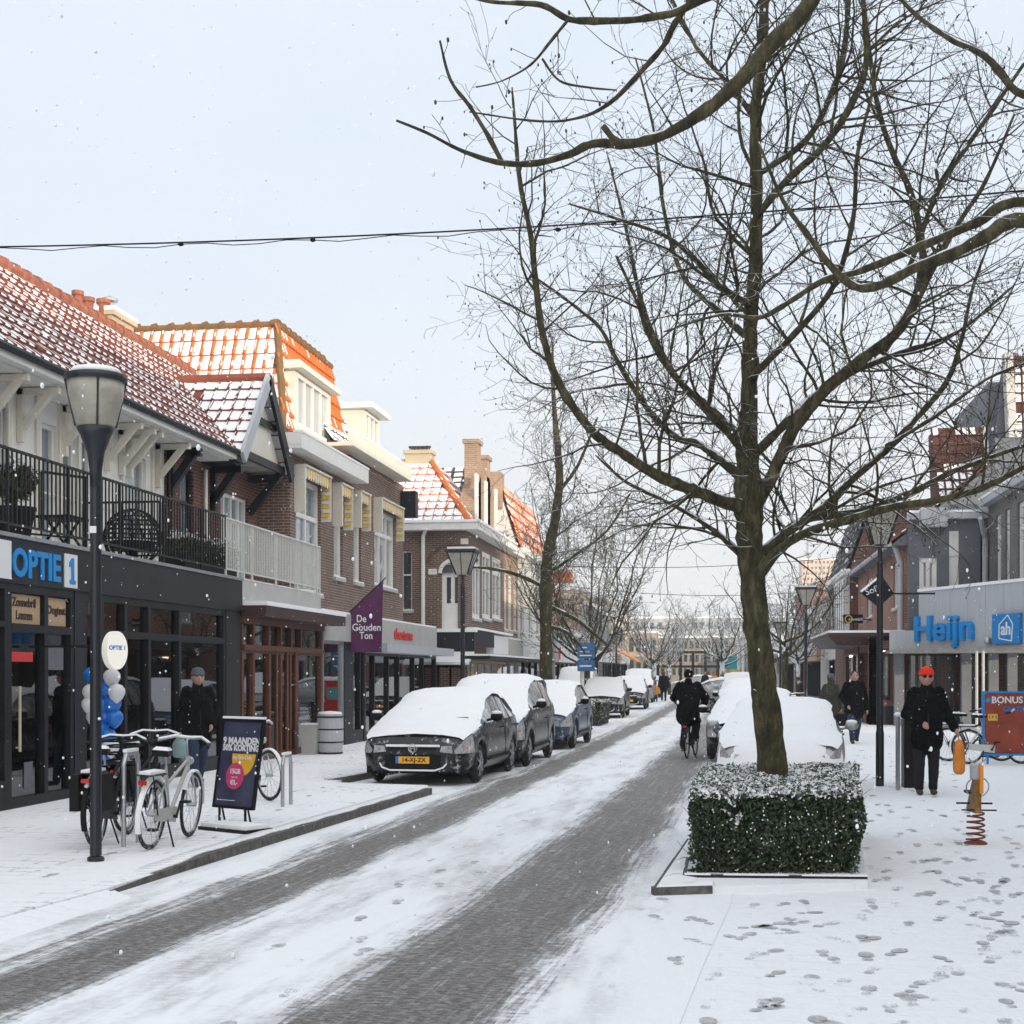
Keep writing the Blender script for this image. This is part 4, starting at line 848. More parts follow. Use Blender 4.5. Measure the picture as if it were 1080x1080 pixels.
Wf = X4 + .15 - xL4; V4 = Vector((0, yr4 - Y4 + .2, zr4 - ze - .2)); kx = (X4 + .15 - xr4) / V4.length
tile_roof('front_roof_slope', (xL4, Y4 - .2, ze + .2), (1, 0, 0), V4, Wf, V4.length, H4, 'orange_tile', snow=1.1, tw=.3, th=.42, seed=41, lip=.22, clip=lambda u, v: u < Wf - kx * v)
V5 = Vector((xr4 - X4 - .15, 0, zr4 - ze - .2)); ky = (yr4 - Y4 + .2) / V5.length
tile_roof('side_roof_slope', (X4 + .15, Y4 - .2, ze + .2), (0, 1, 0), V5, 5, V5.length, H4, 'orange_tile', snow=1.0, tw=.3, th=.42, seed=42, clip=lambda u, v: u > ky * v)
b = MB(); b.tube([(X4 + .15, Y4 - .2, ze + .22), (xr4, yr4, zr4)], .11, 8); b.tube([(xL4, yr4, zr4 + .02), (xr4, yr4, zr4)], .1, 8); b.build('ridge', M['orange_tile'], H4)
xc = Xq(428, yr4), Xq(455, yr4); b = MB(); b.box((xc[0], yr4 - .1, zr4 - .4), (xc[1], yr4 + .5, zr4 + .28)); b.box((xc[0] - .06, yr4 - .16, zr4 + .28), (xc[1] + .06, yr4 + .56, zr4 + .40)); o = b.build('chimney', M['sand_stone'], H4)
for i in range(5): b = MB(); x = xc[0] + .15 + i * (xc[1] - xc[0] - .3) / 4; b.lathe((x, yr4 + .2, zr4 + .40), [(.07, 0), (.07, .12), (.1, .12), (.1, .17)], 8); b.build('chimney_pot', M['dark_tile'], o)
# slate roof of the back wing
b = MB(); ys_ = Y4 + 5.2; xs0, xs1 = Xq(462, ys_), Xq(502, ys_); b.box((xs0, ys_, 5), (xs1, ys_ + 3, ze + .5)); b.build('back_wing', M['brick_tan'], H4)
V6 = Vector((0, 2.2, 2.4)); tile_roof('slate_roof', (xs0 - 2, ys_, Zq(480, 556, ys_)), (1, 0, 0), V6, xs1 - xs0 + 2, V6.length, H4, 'dark_tile', snow=.62, tw=.4, th=.3, roll=.01, seed=44)
# ground floor of the corner shop
b = MB(); b.fb(fS, Xq(462), X4 + .3, Zq(470, 690), Zq(470, 667), .002, .3); b.fb(f4, Y4, Yp(512, X4), 2.55, 3.05, .002, .3); b.build('fascia', M['anthracite'], H4)
b = MB(); b.fb(fS, Xq(462) - .1, X4 + .35, Zq(470, 667) + .002, Zq(470, 665) + .05, .0, .35); b.fb(f4, Y4, y4e, 3.052, 3.12, .0, .33); b.build('fascia_snow', M['snow'], H4)
b = MB(); b.prism([(Xq(452), Y4 - .3, 2.28), (Xq(452), Y4 - 1.3, 1.95), (X4 + .3, Y4 - 1.3, 1.95), (X4 + .3, Y4 - .3, 2.28)], (0, 0, .08)); b.build('awning', M['white_sign'], H4)
b = MB(); b.fb(f4, Y4 - 1, y4e + 8, 2.12, 2.22, .002, .9); b.build('canopy', M['dark_paint'], H4)
b = MB(); b.fb(f4, Y4 - 1, y4e + 8, 2.222, 2.28, .0, .9); b.build('canopy_snow', M['snow'], H4)
b = MB(); b.fb(f4, Yp(513, X4), Yp(529, X4), 2.35, 2.98, .002, .25); b.build('sign_panel', M['white_sign'], H4)
shopfront(H4, fS, Xq(440), X4 - .05, PZ, 1.94, [Xq(452), Xq(462), Xq(475)], plinth=.15, seed=51, depth=.25, goods=False)
b = MB(); b.fb(f4, Y4 + .1, y4e, PZ, 2.1, .001, .03); b.build('shop_panelling', M['tan_board'], H4)
b = MB()
for i in range(6): a = Y4 + .5 + i * 1.35; b.fb(f4, a, a + .9, .5, 2.0, .031, .05)
b.build('shop_window', M['pane_dark'], H4)
# ---- generic terrace house for the farther rows
def house(name, label, X, y0_, y1_, ze_, wallm, side=1, roofm='dark_tile', snow=.85, rz_=2.2, rx=1.8, nw=3, wz=(3.3, 5.4), fascia='white_sign', shopm='dark_paint', winm='white_paint', pane='pane_dark', seed=0, gable=False, wfill=.62, roof=True, cat='house', v=1, fz=(2.35, 2.95), endwall=True, depth=8):
    fr = FL(X) if side > 0 else FRt(X); t = thing(name, (X - side * 3, (y0_ + y1_) / 2, 0), label, cat); L_ = y1_ - y0_
    st = L_ / nw; hs = [(y0_ + st * (i + .5 - wfill / 2), y0_ + st * (i + .5 + wfill / 2), wz[0], wz[1]) for i in range(nw)]
    b = MB(); wall(b, fr, y0_, y1_, 0, ze_, hs + [(y0_ + .2, y1_ - .2, PZ, fz[0])], th=.25)
    xin = X - side * depth
    b.box((X - side * .252, y0_, 0), (xin, y0_ + .2, ze_)); b.box((X - side * .252, y1_ - .2, 0), (xin, y1_, ze_)); b.build('wall', M[wallm], t)
    for h in hs: window(t, fr, h, mf=winm, mp_=pane, v=v, tr=.72, fw=.1, rec=.08)
    b = MB(); b.fb(fr, y0_ + .05, y1_ - .05, fz[0], fz[1], .002, .22); b.build('fascia', M[fascia], t)
    b = MB(); b.fb(fr, y0_ + .05, y1_ - .05, fz[1] + .002, fz[1] + .06, .0, .24); b.build('fascia_snow', M['snow'], t)
    n = max(2, int(L_ / 1.8)); shopfront(t, fr, y0_ + .2, y1_ - .2, PZ, fz[0], [y0_ + L_ * i / n for i in range(1, n)], mf=shopm, seed=seed, depth=2, plinth=.3)
    b = MB(); b.fb(fr, y0_, y1_, ze_ + .002, ze_ + .2, -.25, .3); b.build('cornice', M['white_paint'], t)
    b = MB(); b.fb(fr, y0_, y1_, ze_ + .202, ze_ + .26, -.2, .31); b.build('cornice_snow', M['snow'], t)
    if roof:
        if gable:
            ym = (y0_ + y1_) / 2; b = MB(); b.prism([(X - side * .02, y0_, ze_ + .203), (X - side * .02, y1_, ze_ + .203), (X - side * .02, ym, ze_ + rz_ + .2)], (-side * depth, 0, 0)); b.build('gable_wall', M[wallm], t)
            for yy in (y0_ - .2, y1_ + .2):
                V = Vector((0, ym - yy, rz_)); tile_roof('roof', (X + side * .15, yy, ze_ + .2), (-side, 0, 0), V, depth, V.length, t, roofm, snow=snow, tw=.35, th=.42, seed=seed)
        else:
            V = Vector((-side * rx, 0, rz_)); b = MB(); b.prism([(X, y0_, ze_ + .2), (X - side * rx, y0_, ze_ + .14 + rz_), (X - side * (depth - rx), y0_, ze_ + .14 + rz_), (X - side * depth, y0_, ze_ + .2)], (0, L_, 0)); b.build('roof_body', M[wallm], t)
            tile_roof('roof', (X + side * .1, y0_, ze_ + .22), (0, 1, 0), V, L_, V.length, t, roofm, snow=snow, tw=.35, th=.42, seed=seed)
    return t
# 5: tall stepped gable with two chimneys
X5 = -7.95; ya5 = y4e + .02; yb5 = Yp(546, X5)
H5 = house('gabled_house', 'orange-brown brick house whose tall gable carries two slender chimneys', X5, ya5, yb5, 6.2, 'brick_tan', nw=3, snow=.9, roofm='orange_tile', seed=61, rz_=1.6, fascia='light_grey', shopm='steel')
gA, gB = Yp(498, X5), Yp(524, X5); gz5 = Zp(510, 500, X5)
b = MB(); gmid = (gA + gB) / 2; b.prism([(X5 + .02, gA, 5.9), (X5 + .02, gB, 5.9), (X5 + .02, gB, 7.1), (X5 + .02, gmid + .8, gz5), (X5 + .02, gmid - .8, gz5), (X5 + .02, gA, 7.1)], (-.5, 0, 0)); b.build('gable_wall', M['brick_tan'], H5)
b = MB()
for y_ in (gA + .3, gmid - .4, gB - .8): b.box((X5 + .025, y_, 6.2), (X5 + .1, y_ + .35, 8.2))
b.build('gable_trim', M['white_paint'], H5)
for pa, pb, py in ((503, 511, 463), (513, 519, 480)):
    b = MB(); b.box((X5 - .42, Yp(pa, X5), 6.5), (X5 + .02, Yp(pa, X5) + .7, Zp(pa, py + 4, X5))); b.box((X5 - .48, Yp(pa, X5) - .06, Zp(pa, py + 4, X5)), (X5 + .08, Yp(pa, X5) + .76, Zp(pa, py, X5))); b.build('chimney', M['brick_tan'], H5)
# 6: white house, snowy mansard with orange corner
y6 = Yp(578, X5)
H6 = house('white_house', 'narrow white-fronted house with steep snowy mansard roof behind the slim street tree', X5, yb5 + .02, y6, 6.4, 'white_paint', nw=4, wfill=.4, roofm='orange_tile', snow=.75, rz_=2.6, rx=.8, seed=62, fascia='white_sign', v=0)
b = MB(); c = H6; b.box((X5 - 1.6, yb5 - .6, 8.2), (X5 - .6, yb5 + .4, 9.6)); b.build('chimney', M['brick_tan'], H6)
H7 = house('shop_house', 'low white shop building with red emblem on its fascia left of the blue sign', X5 + .3, y6 + .02, y6 + 12, 3.6, 'grey_white', nw=2, wz=(3.05, 3.4), roof=False, seed=63, fascia='white_sign', fz=(2.2, 2.95))
b = MB(); y_ = Yp(591, X5 + .6); b.prism([(X5 + .55, y_ - .35, 2.35), (X5 + .55, y_ + .1, 2.3), (X5 + .55, y_ + .25, 2.9), (X5 + .55, y_ - .05, 2.85)], (.05, 0, 0)); b.build('sign_emblem', M['red'], H7)
# 7: big beige block behind
yS = y6 + 12.2
H8 = thing('apartment_block', (-14, yS, 0), 'tall peach coloured block with closed ribbed wall and orange roof edge behind the bare tree', 'building')
fB = FN(yS); xb0, xb1 = FY(575, 709, yS).x, FY(612, 709, yS).x; zb1 = FY(600, 622, yS).z
b = MB(); b.box((xb0, yS, 0), (xb1, yS + 9, zb1)); b.build('wall', M['peach_wall'], H8)
b = MB(); 
for i in range(9): x = xb0 + (xb1 - xb0) * i / 8; b.box((x - .05, yS - .08, 2.5), (x + .05, yS - .003, zb1 - .3))
b.build('wall_ribs', M['beige_wall'], H8)
b = MB(); b.box((xb0 - .1, yS - .15, zb1 + .002), (xb1 + .2, yS + 9, zb1 + .35)); b.build('roof_edge', M['snow'], H8)
b = MB(); b.box((FY(584, 709, yS).x, yS - .1, zb1 + .36), (FY(604, 709, yS).x, yS + .2, zb1 + 1.0)); b.build('roof_sign', M['orange_tile'], H8)
x9 = -7.4
H9 = house('shop_house', 'pale grey house with white bay front right of the vase-shaped tree trunk', x9, yS + .1, yS + 9, 5.4, 'grey_white', nw=2, snow=1, rz_=.8, seed=64)
H10 = house('shop_house', 'house with dark brown panelled upper wall and white shop fascia', x9 + .2, yS + 9.2, yS + 17, 6.2, 'soffit', nw=3, snow=1, rz_=.6, seed=65, winm='grey_white')
H11 = house('shop_house', 'white modern house with striped orange awning', x9 + .1, yS + 17.2, yS + 27, 4.8, 'white_paint', nw=2, snow=1, rz_=.8, seed=66)
b = MB(); a0, a1 = yS + 18, yS + 24; fr = FL(x9 + .1); b.prism([fr.p(a0, 3.3, .25), fr.p(a0, 2.5, 1.7), fr.p(a0, 2.42, 1.7), fr.p(a0, 3.2, .25)], (0, a1 - a0, 0)); b.build('awning', M['orange'], H11)
H12 = house('shop_house', 'beige brick house at the far left end of the shopping street', x9, yS + 27.2, yS + 36, 5.6, 'beige_wall', nw=3, snow=1, rz_=.8, seed=67)
# ================================================================ far end of the street
YE = 122
def far_block(name, label, p0, p1, ptop, Y, wallm, cat='building', win=(0, 0), wm='pane_dark', wsz=.6, D=10, snow=True, zb=1.2):
    x0, x1 = FY(p0, 709, Y).x, FY(p1, 709, Y).x; zt = FY((p0 + p1) / 2, ptop, Y).z
    t = thing(name, ((x0 + x1) / 2, Y, 0), label, cat); b = MB(); b.box((x0, Y, 0), (x1, Y + D, zt)); b.build('wall', M[wallm], t)
    nx, nz = win
    if nx:
        sx_, sz_ = (x1 - x0) / nx, (zt - zb) / nz
        for i in range(nx):
            for j in range(nz):
                a, z = x0 + sx_ * (i + .5), zb + sz_ * (j + .5); b = MB(); b.box((a - sx_ * wsz / 2, Y - .06, z - sz_ * wsz / 2), (a + sx_ * wsz / 2, Y - .003, z + sz_ * wsz / 2)); b.build('window', M[wm], t)
    if snow: b = MB(); b.box((x0 - .1, Y - .15, zt + .002), (x1 + .1, Y + D, zt + .2)); b.build('roof_snow', M['snow'], t)
    return t
far_block('market_hall', 'long sandy building closing the far end of the street behind the dark frames', 690, 800, 673, YE, 'far_stone', win=(18, 3), wsz=.5)
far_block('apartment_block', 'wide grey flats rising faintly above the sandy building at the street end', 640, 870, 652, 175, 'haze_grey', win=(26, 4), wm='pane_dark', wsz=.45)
far_block('office_block', 'brown house front at the far end left of the sandy building', 655, 692, 668, 118, 'beige_wall', win=(5, 2))
far_block('office_block', 'grey house row hidden behind the moss-covered tree trunk at the street end', 800, 846, 690, 118, 'brick_grey', win=(5, 1))
t = thing('pergola', (FY(730, 709, 116).x, 116, 0), 'dark steel frame structure standing in front of the sandy building', 'pergola'); b = MB()
for q in (694, 706, 718, 731, 744, 757, 768): x = FY(q, 709, 116).x; b.bar((x, 116, 0), (x, 116, FY(q, 688, 116).z), .22)
for q, py in ((1, 688), (1, 703)): b.bar((FY(694, 709, 116).x, 116, FY(700, py, 116).z), (FY(768, 709, 116).x, 116, FY(700, py, 116).z), .2)
b.build('frame', M['dark_paint'], t)
TW = far_block('tower_block', 'distant white high-rise with a grid of small windows lit by the sun', 846, 905, 590, 330, 'peach_wall', win=(14, 9), wsz=.42, wm='pane_dark', zb=16, D=14, cat='tower')
b = MB(); x = FY(852, 709, 330).x; b.tube([(x, 331, 24), (x, 331, FY(852, 568, 330).z)], .25, 6); b.build('mast', M['steel'], TW)
# ================================================================ right side of the street
def XY(px, Y): return FY(px, 709, Y).x
# supermarket: wall facing the camera (A), wall along the plaza (B), curved grey canopy
YA = FD(990, 709, 46).y; XA0, XA1 = XY(958, YA), XY(1041, YA); XB = XA1
HM = thing('supermarket', (XA1, YA, 0), 'grey rendered supermarket building with wide pale canopy and blue lettering', 'supermarket')
fA = FN(YA); za = FY(990, 548, YA).z
wa = [(XY(969.5, YA), XY(988, YA), FY(980, 623, YA).z, FY(980, 588, YA).z), (XY(1001, YA), XY(1011, YA), FY(1005, 622, YA).z, FY(1005, 560, YA).z), (XY(1034, YA), XY(1039, YA), 4.2, za - .5)]
b = MB(); wall(b, fA, XA0, XA1, 2.6, za, wa); b.build('wall', M['grey_render'], HM)
for h in wa: window(HM, fA, h, v=1, tr=None, fw=.14, mp_='pane_curtain', sill=False, rec=.1)
window(HM, fA, (wa[1][0], wa[1][1], wa[1][3] - .002 - .8, wa[1][3] - .002), v=0, fw=.1, mp_='pane_dark', sill=False, rec=.06)
fB_ = FRt(XB); YB0 = 30.0
wb = []
for pa, pb, top in ((1050, 1056, 540), (1060, 1065, 538), (1073, 1084, 542)):
    q0, q1 = FX(pb, 709, XB).y, FX(pa, 709, XB).y; wb.append((q0, q1, 4.2, 6.6))
wb = [(q[0], min(q[1], (wb[i - 1][0] - .25) if i else 99), q[2], q[3]) for i, q in enumerate(wb)]
b = MB(); wall(b, fB_, YB0, YA, 2.6, 7.0, wb); b.build('wall', M['brick_grey'], HM)
for h in wb: window(HM, fB_, h, v=0, tr=.7, fw=.12, mp_='pane_curtain', sill=False)
pipe(HM, [(XB - .12, YA - .35, 3), (XB - .12, YA - .35, 6.0), (XB - .35, YA - .9, 6.6)], .09, 'grey_white')
b = MB(); b.box((XY(976, YA) - .2, YA - .5, FY(980, 557, YA).z), (XY(997, YA), YA + .3, FY(980, 537, YA).z)); b.build('dormer_box', M['grey_white'], HM)
b = MB(); b.box((XA0, YA - .25, za + .002), (XA1 + .25, YA + .4, za + .2)); b.box((XB - .3, YB0, 7.002), (XB + .3, YA - .26, 7.2)); b.build('cornice', M['grey_white'], HM)
b = MB(); b.box((XA0, YA - .27, za + .202), (XA1 + .25, YA + .4, za + .28)); b.box((XB - .32, YB0, 7.202), (XB + .3, YA - .28, 7.28)); b.build('cornice_snow', M['snow'], HM)
b = MB(); x0, x1 = XY(985, YA + 1), XY(1041, YA + 1); zr0, zr1 = za + .1, FY(1010, 452, YA + 2).z
b.hexa([(x0 + .35, YA + .5, zr0), (x1, YA + .5, zr0), (x1, YA + 4, zr0), (x0 + .35, YA + 4, zr0), (x0 + .1, YA + 1.8, zr1 - .08), (x1, YA + 1.8, zr1 - .08), (x1, YA + 3, zr1 - .08), (x0 + .1, YA + 3, zr1 - .08)]); b.build('roof_body', M['dusk_tile'], HM)
V = Vector((-.1, 1.4, zr1 - zr0)); tile_roof('roof', (x0 + .1, YA + .45, zr0), (1, 0, 0), V, x1 - x0, V.length, HM, 'dusk_tile', snow=.40, tw=.26, th=.34, seed=71)
b = MB(); b.bar((x1 + .05, YA + .45, zr0), (x1 + .05, YA + 1.85, zr1), .14, .2); b.build('barge_board', M['light_grey'], HM)
b = MB(); b.box((x1 + .15, YA + .4, 5), (x1 + 2.4, YA + 1.0, zr1 - .6)); b.build('rendered_gable', M['grey_render'], HM)
# higher neighbour whose side gable rises at the right edge
YC = FD(1060, 709, 51).y
HC = thing('gabled_house', (XY(1060, YC), YC + 2, 0), 'tall house with grey rendered gable and red tiled roof at the right picture edge', 'house')
zq_ = lambda px, py: FY(px, py, YC).z
b = MB(); b.prism([(XY(1040, YC), YC, 5), (XY(1120, YC), YC, 5), (XY(1120, YC), YC, zq_(1080, 440)), (XY(1073, YC), YC, zq_(1070, 372)), (XY(1060, YC), YC, zq_(1060, 372)), (XY(1050, YC), YC, zq_(1050, 470)), (XY(1040, YC), YC, zq_(1040, 520))], (0, .4, 0)); b.build('gable_wall', M['grey_render'], HC)
V = Vector((0, .7, zq_(1070, 376) - zq_(1070, 530))); tile_roof('roof', (XY(1067, YC), YC - .75, zq_(1070, 530)), (1, 0, 0), V, 3.5, V.length, HC, 'dusk_tile', snow=.40, tw=.27, th=.36, seed=72)
b = MB(); b.bar((XY(1066, YC), YC - .72, zq_(1070, 530)), (XY(1062, YC), YC - .05, zq_(1066, 374)), .3, .3); b.build('barge_board', M['light_grey'], HC)
b = MB(); b.box((XY(1045, YC), YC + .41, 0), (XY(1200, YC), YC + 8, zq_(1070, 400))); b.build('wall', M['grey_render'], HC)
# canopy: runs across in front of the entrance, its front facing the camera
P0, P1 = FD(938, 709, 45.5), FD(969, 709, 45.2); P2 = FD(1100, 709, 39)
zk = lambda px, py, D: FD(px, py, D).z
def canopy_strip(A, B_, z0, z1, m, name, t_=.5):
    A = Vector((A.x, A.y, 0)); B_ = Vector((B_.x, B_.y, 0)); fr = Fr(A, B_ - A, Vector(((B_ - A).y, -(B_ - A).x, 0))); b = MB(); b.fb(fr, 0, (B_ - A).length, z0, z1, -t_, 0); b.build(name, M[m], HM); return fr, (B_ - A).length
zlo = 2.42; zmid = zk(950, 665, 45.3); zhi = zk(980, 624, 45)
canopy_strip(P0, P1, zlo, zmid, 'grey_white', 'canopy_front'); frc, Lc = canopy_strip(P1, P2, zlo, zhi, 'grey_white', 'canopy_front')
b = MB()
for i in range(1, 7): a = i * Lc / 7; b.fb(frc, a, a + .015, zlo + .04, zhi - .04, .0, .006)
b.fb(frc, 0, Lc, zlo, zlo + .08, .0, .03); b.build('canopy_trim', M['light_grey'], HM)
b = MB(); b.fb(frc, -.02, Lc, zhi + .002, zhi + .09, -.5, .04); b.build('canopy_snow', M['snow'], HM)
b = MB(); b.prism([(P0.x, P0.y, zlo - .1), (P2.x, P2.y, zlo - .1), (P2.x + 2, YA + 3, zlo - .1), (P0.x, YA + 3, zlo - .1)], (0, 0, .098)); b.build('canopy_soffit', M['soffit'], HM)
zt_ = (zk(1000, 650, 44.5) + zk(1000, 680, 44.5)) / 2
def along(px):                                    # canopy front position seen at a picture column
    r = ray(px, 709); A, d = P1, (P2 - P1); t = (r.x * (-A.y) + r.y * A.x) / (r.y * -d.x + r.x * d.y) if 0 else None
    # intersect ray (0,0)+s*r with A+k*d
    det = r.x * -d.y + r.y * d.x; k = (r.x * -A.y + r.y * A.x) / det * -1 if False else ((A.x * r.y - A.y * r.x) / (d.y * r.x - d.x * r.y)); return k * Lc
b = MB(); c_ = (along(967) + along(1028)) / 2; wd = along(1028) - along(967)
text_mb(b, 'Heijn', 1.0, plate(frc.p(c_, zt_ + .02, .06), frc.u), .12, .02, width=wd, height=(zk(1000, 648, 44) - zk(1000, 684, 44))); b.build('sign_lettering', M['blue_letter'], HM)
b = MB(); c0, c1 = along(1050), along(1079); zl0, zl1 = zk(1065, 679, 41), zk(1065, 648, 41); b.fb(frc, c0, c1, zl0, zl1, .015, .12); o = b.build('sign_panel', M['blue_sign'], HM)
cm = (c0 + c1) / 2; zm = (zl0 + zl1) / 2; b = MB(); P = [frc.p(cm - .30, zm - .28, .13), frc.p(cm + .30, zm - .36, .13), frc.p(cm + .36, zm + .12, .13), frc.p(cm + .12, zm + .38, .13), frc.p(cm - .28, zm + .12, .13)]
for i in range(5): b.tube([P[i], P[(i + 1) % 5]], .018, 5)
text_mb(b, 'ah', .52, plate(frc.p(cm + .03, zm - .02, .13), frc.u), .02, .006); b.build('sign_logo', M['white_sign'], o)
b = MB(); b.ball(frc.p(along(1045.5), zl0 + .1, .12), .12, n=10); b.build('alarm_bell', M['steel'], HM)
# entrance columns, dark glass, wall below
for px in (951, 1023, 1052, 1072):
    p_ = FD(px, 709, 44 if px > 1000 else 45); b = MB(); b.box((p_.x - .15, p_.y + .6, 0), (p_.x + .15, p_.y + .9, zlo - .1)); b.build('column', M['grey_render'], HM)
fG = FN(YA - .3); shopfront(HM, fG, XY(957, YA) , XY(1100, YA), 0.01, zlo - .1, [XY(q, YA) for q in (966, 986, 1004, 1020, 1036, 1060)], plinth=.25, seed=80, depth=4, warm=False, mf='anthracite', im='dark_brown', nl=1)
for q in (1030, 1037): p_ = FD(q, 709, 40); b = MB(); b.tube([(p_.x, p_.y, 0), (p_.x, p_.y, zlo - .1)], .04); b.build('post', M['light_grey'], HM)
# brick shop house left of it
X1 = 5.95; Yr0, Yr1 = YA + .45, FX(905, 709, X1).y
R1 = thing('brick_house', (X1 + 3, (Yr0 + Yr1) / 2, 0), 'red brick house with low snowy tiled eaves behind the dark diamond sign', 'house')
fr1 = FRt(X1); hs = [(FX(q1, 709, X1).y, FX(q0, 709, X1).y, 3.9, 5.5) for q0, q1 in ((914, 920), (942, 947))]
b = MB(); wall(b, fr1, Yr0, Yr1, 2.6, 6.0, hs); b.box((X1 + .26, Yr0, 0), (X1 + 7, Yr0 + .2, 6.0)); b.build('wall', M['brick_red'], R1)
for h in hs: window(R1, fr1, h, v=0, fw=.14, mp_='pane_curtain')
pipe(R1, [(X1 - .1, Yr0 + .2, 2.6), (X1 - .1, Yr0 + .2, 5.3), (X1 - .3, Yr0 + .1, 5.9)], .09, 'grey_white')
V = Vector((3.2, 0, 2.6)); tile_roof('roof', (X1 - .45, Yr0 - .3, 5.95), (0, 1, 0), V, Yr1 - Yr0 + .4, V.length, R1, 'red_tile', snow=.85, tw=.34, th=.4, seed=73)
b = MB(); b.prism([(X1 - .42, Yr0 - .25, 5.88), (X1 + 2.8, Yr0 - .25, 8.48), (X1 + 6, Yr0 - .25, 5.88)], (0, Yr1 - Yr0 + .3, 0)); b.build('roof_body', M['grey_render'], R1)
b = MB(); b.tube([(X1 - .5, Yr0 - .3, 5.9), (X1 - .5, Yr1, 5.9)], .08); b.build('gutter', M['grey_white'], R1)
YD = FD(930, 709, 46.5).y; xk0, xk1 = XY(917, YD), XY(945, YD)
b = MB(); b.box((xk0, YD, 0), (xk1 + 1, YD + 1, .62)); b.build('plinth', M['anthracite'], R1)
b = MB(); wall(b, FN(YD), xk0, xk1 + .6, .622, 2.75, [(xk0 + .25, xk1 - .1, .75, 2.5)]); wall(b, FRt(xk0), YD, YD + 14, .0, 2.75, [(YD + .6, YD + 3.5, .3, 2.4), (YD + 4, YD + 9, .3, 2.4)]); b.build('shop_wall', M['brick_dark_red'], R1)
shopfront(R1, FN(YD + .0), xk0 + .25, xk1 - .1, .75, 2.5, [], plinth=.05, seed=81, mf='brown_wood', depth=2)
shopfront(R1, FRt(xk0), YD + 4, YD + 9, .3, 2.4, [YD + 6], plinth=.1, seed=82, mf='brown_wood', depth=.24, goods=False)
b = MB(); b.box((xk0 - 1.3, YD + .2, 2.9), (xk1 + .3, YD + 10, 3.02)); b.prism([(xk0 - 1.3, YD + .2, 2.9), (xk0 - 1.0, YD + .5, 2.62), (xk1, YD + .5, 2.62), (xk1 + .3, YD + .2, 2.9)], (0, 9, 0)); b.build('canopy', M['dark_brown'], R1)
b = MB(); b.box((xk0 - 1.3, YD + .18, 3.022), (xk1 + .3, YD + 10, 3.1)); b.build('canopy_snow', M['snow'], R1)
b = MB(); p_ = FD(908, 709, 50); b.box((p_.x - .1, p_.y, 0), (p_.x + .1, p_.y + .2, 2.65)); b.build('post', M['dark_brown'], R1)
# farther right-hand houses
y2a = Yr1 + .05
R2 = house('panelled_house', 'white and brown panelled house with grey mansard above the black and yellow sign', 5.6, y2a, y2a + 12, 6.0, 'brick_dark_red', side=-1, nw=4, wfill=.5, roofm='dark_tile', snow=.7, rz_=3.0, rx=1.0, seed=91, fascia='cream_paint')
b = MB(); b.fb(FRt(5.6), y2a + .1, y2a + 6, 3.0, 5.95, .002, .2); b.build('white_panelling', M['white_paint'], R2)
b = MB()
for i in range(5): b.fb(FRt(5.6), y2a + .3 + i * 1.2, y2a + .6 + i * 1.2, 3.2, 5.8, .202, .24)
b.build('window_strip', M['pane_sky'], R2)
R3 = house('corner_building', 'white building with broad blank beige wall panel facing the camera', 5.2, y2a + 12.2, y2a + 24, 5.0, 'white_paint', side=-1, nw=2, snow=1, rz_=1.2, seed=92, fascia='tan_board')
yy = y2a + 12.1; b = MB(); b.box((XY(857, yy), yy, 2.9), (XY(875, yy), yy + .1, FY(865, 651, yy).z)); b.build('wall_panel', M['peach_wall'], R3)
R4 = house('brick_house', 'narrow red brick house front beside the tall street lamp in the distance', 5.0, y2a + 24.2, y2a + 34, 6.6, 'brick_red', side=-1, nw=3, snow=1, rz_=.8, seed=93)
R5 = house('gabled_house', 'pale house with snow-covered gable and mauve awning behind the mossy trunk', 4.9, y2a + 34.2, y2a + 44, 3.6, 'beige_wall', side=-1, nw=2, wz=(2.99, 3.4), snow=1.1, rz_=2.2, gable=True, seed=94)
b = MB(); fr = FRt(4.9); a0, a1 = y2a + 34.4, y2a + 42; b.prism([fr.p(a0, 3.4, .25), fr.p(a0, 2.4, 1.6), fr.p(a0, 2.1, 1.6), fr.p(a0, 2.1, 1.5), fr.p(a0, 3.3, .25)], (0, a1 - a0, 0)); b.build('awning', M['dark_brown'], R5)
# unseen buildings behind and beside the viewpoint, added and sized to shade the street
def back_block(label, x0, x1, y0_, y1_, z, m):
    t = thing('shade_block', ((x0 + x1) / 2, (y0_ + y1_) / 2, 0), label, 'building'); b = MB(); b.box((x0, y0_, 0), (x1, y1_, z)); b.build('wall', M[m], t)
    n = max(2, int((y1_ - y0_) / 2.5))
    for i in range(n):
        for zz in (3.5, 6.3):
            if zz + 1.6 > z - .5: continue
            a = y0_ + (y1_ - y0_) * (i + .5) / n; b = MB(); b.box((x0 - .05, a - .6, zz), (x0 - .002, a + .6, zz + 1.6)); b.build('window', M['pane_curtain'], t)
        a = y0_ + (y1_ - y0_) * (i + .5) / n; b = MB(); b.box((x0 - .05, a - .95, .4), (x0 - .002, a + .95, 2.6)); b.build('shop_window', M['pane_dark'], t)
    b = MB(); b.box((x0 - .2, y0_, z + .002), (x1, y1_, z + .12)); b.build('roof_snow', M['snow'], t)
back_block('unseen grey brick building beside the plaza, added to shade the street', 9.3, 18, 12, 29.5, 10.3, 'brick_grey')
back_block('unseen tall brown brick building, added to shade the near street', 9.3, 18, -16, 11.9, 10.9, 'brick_brown')
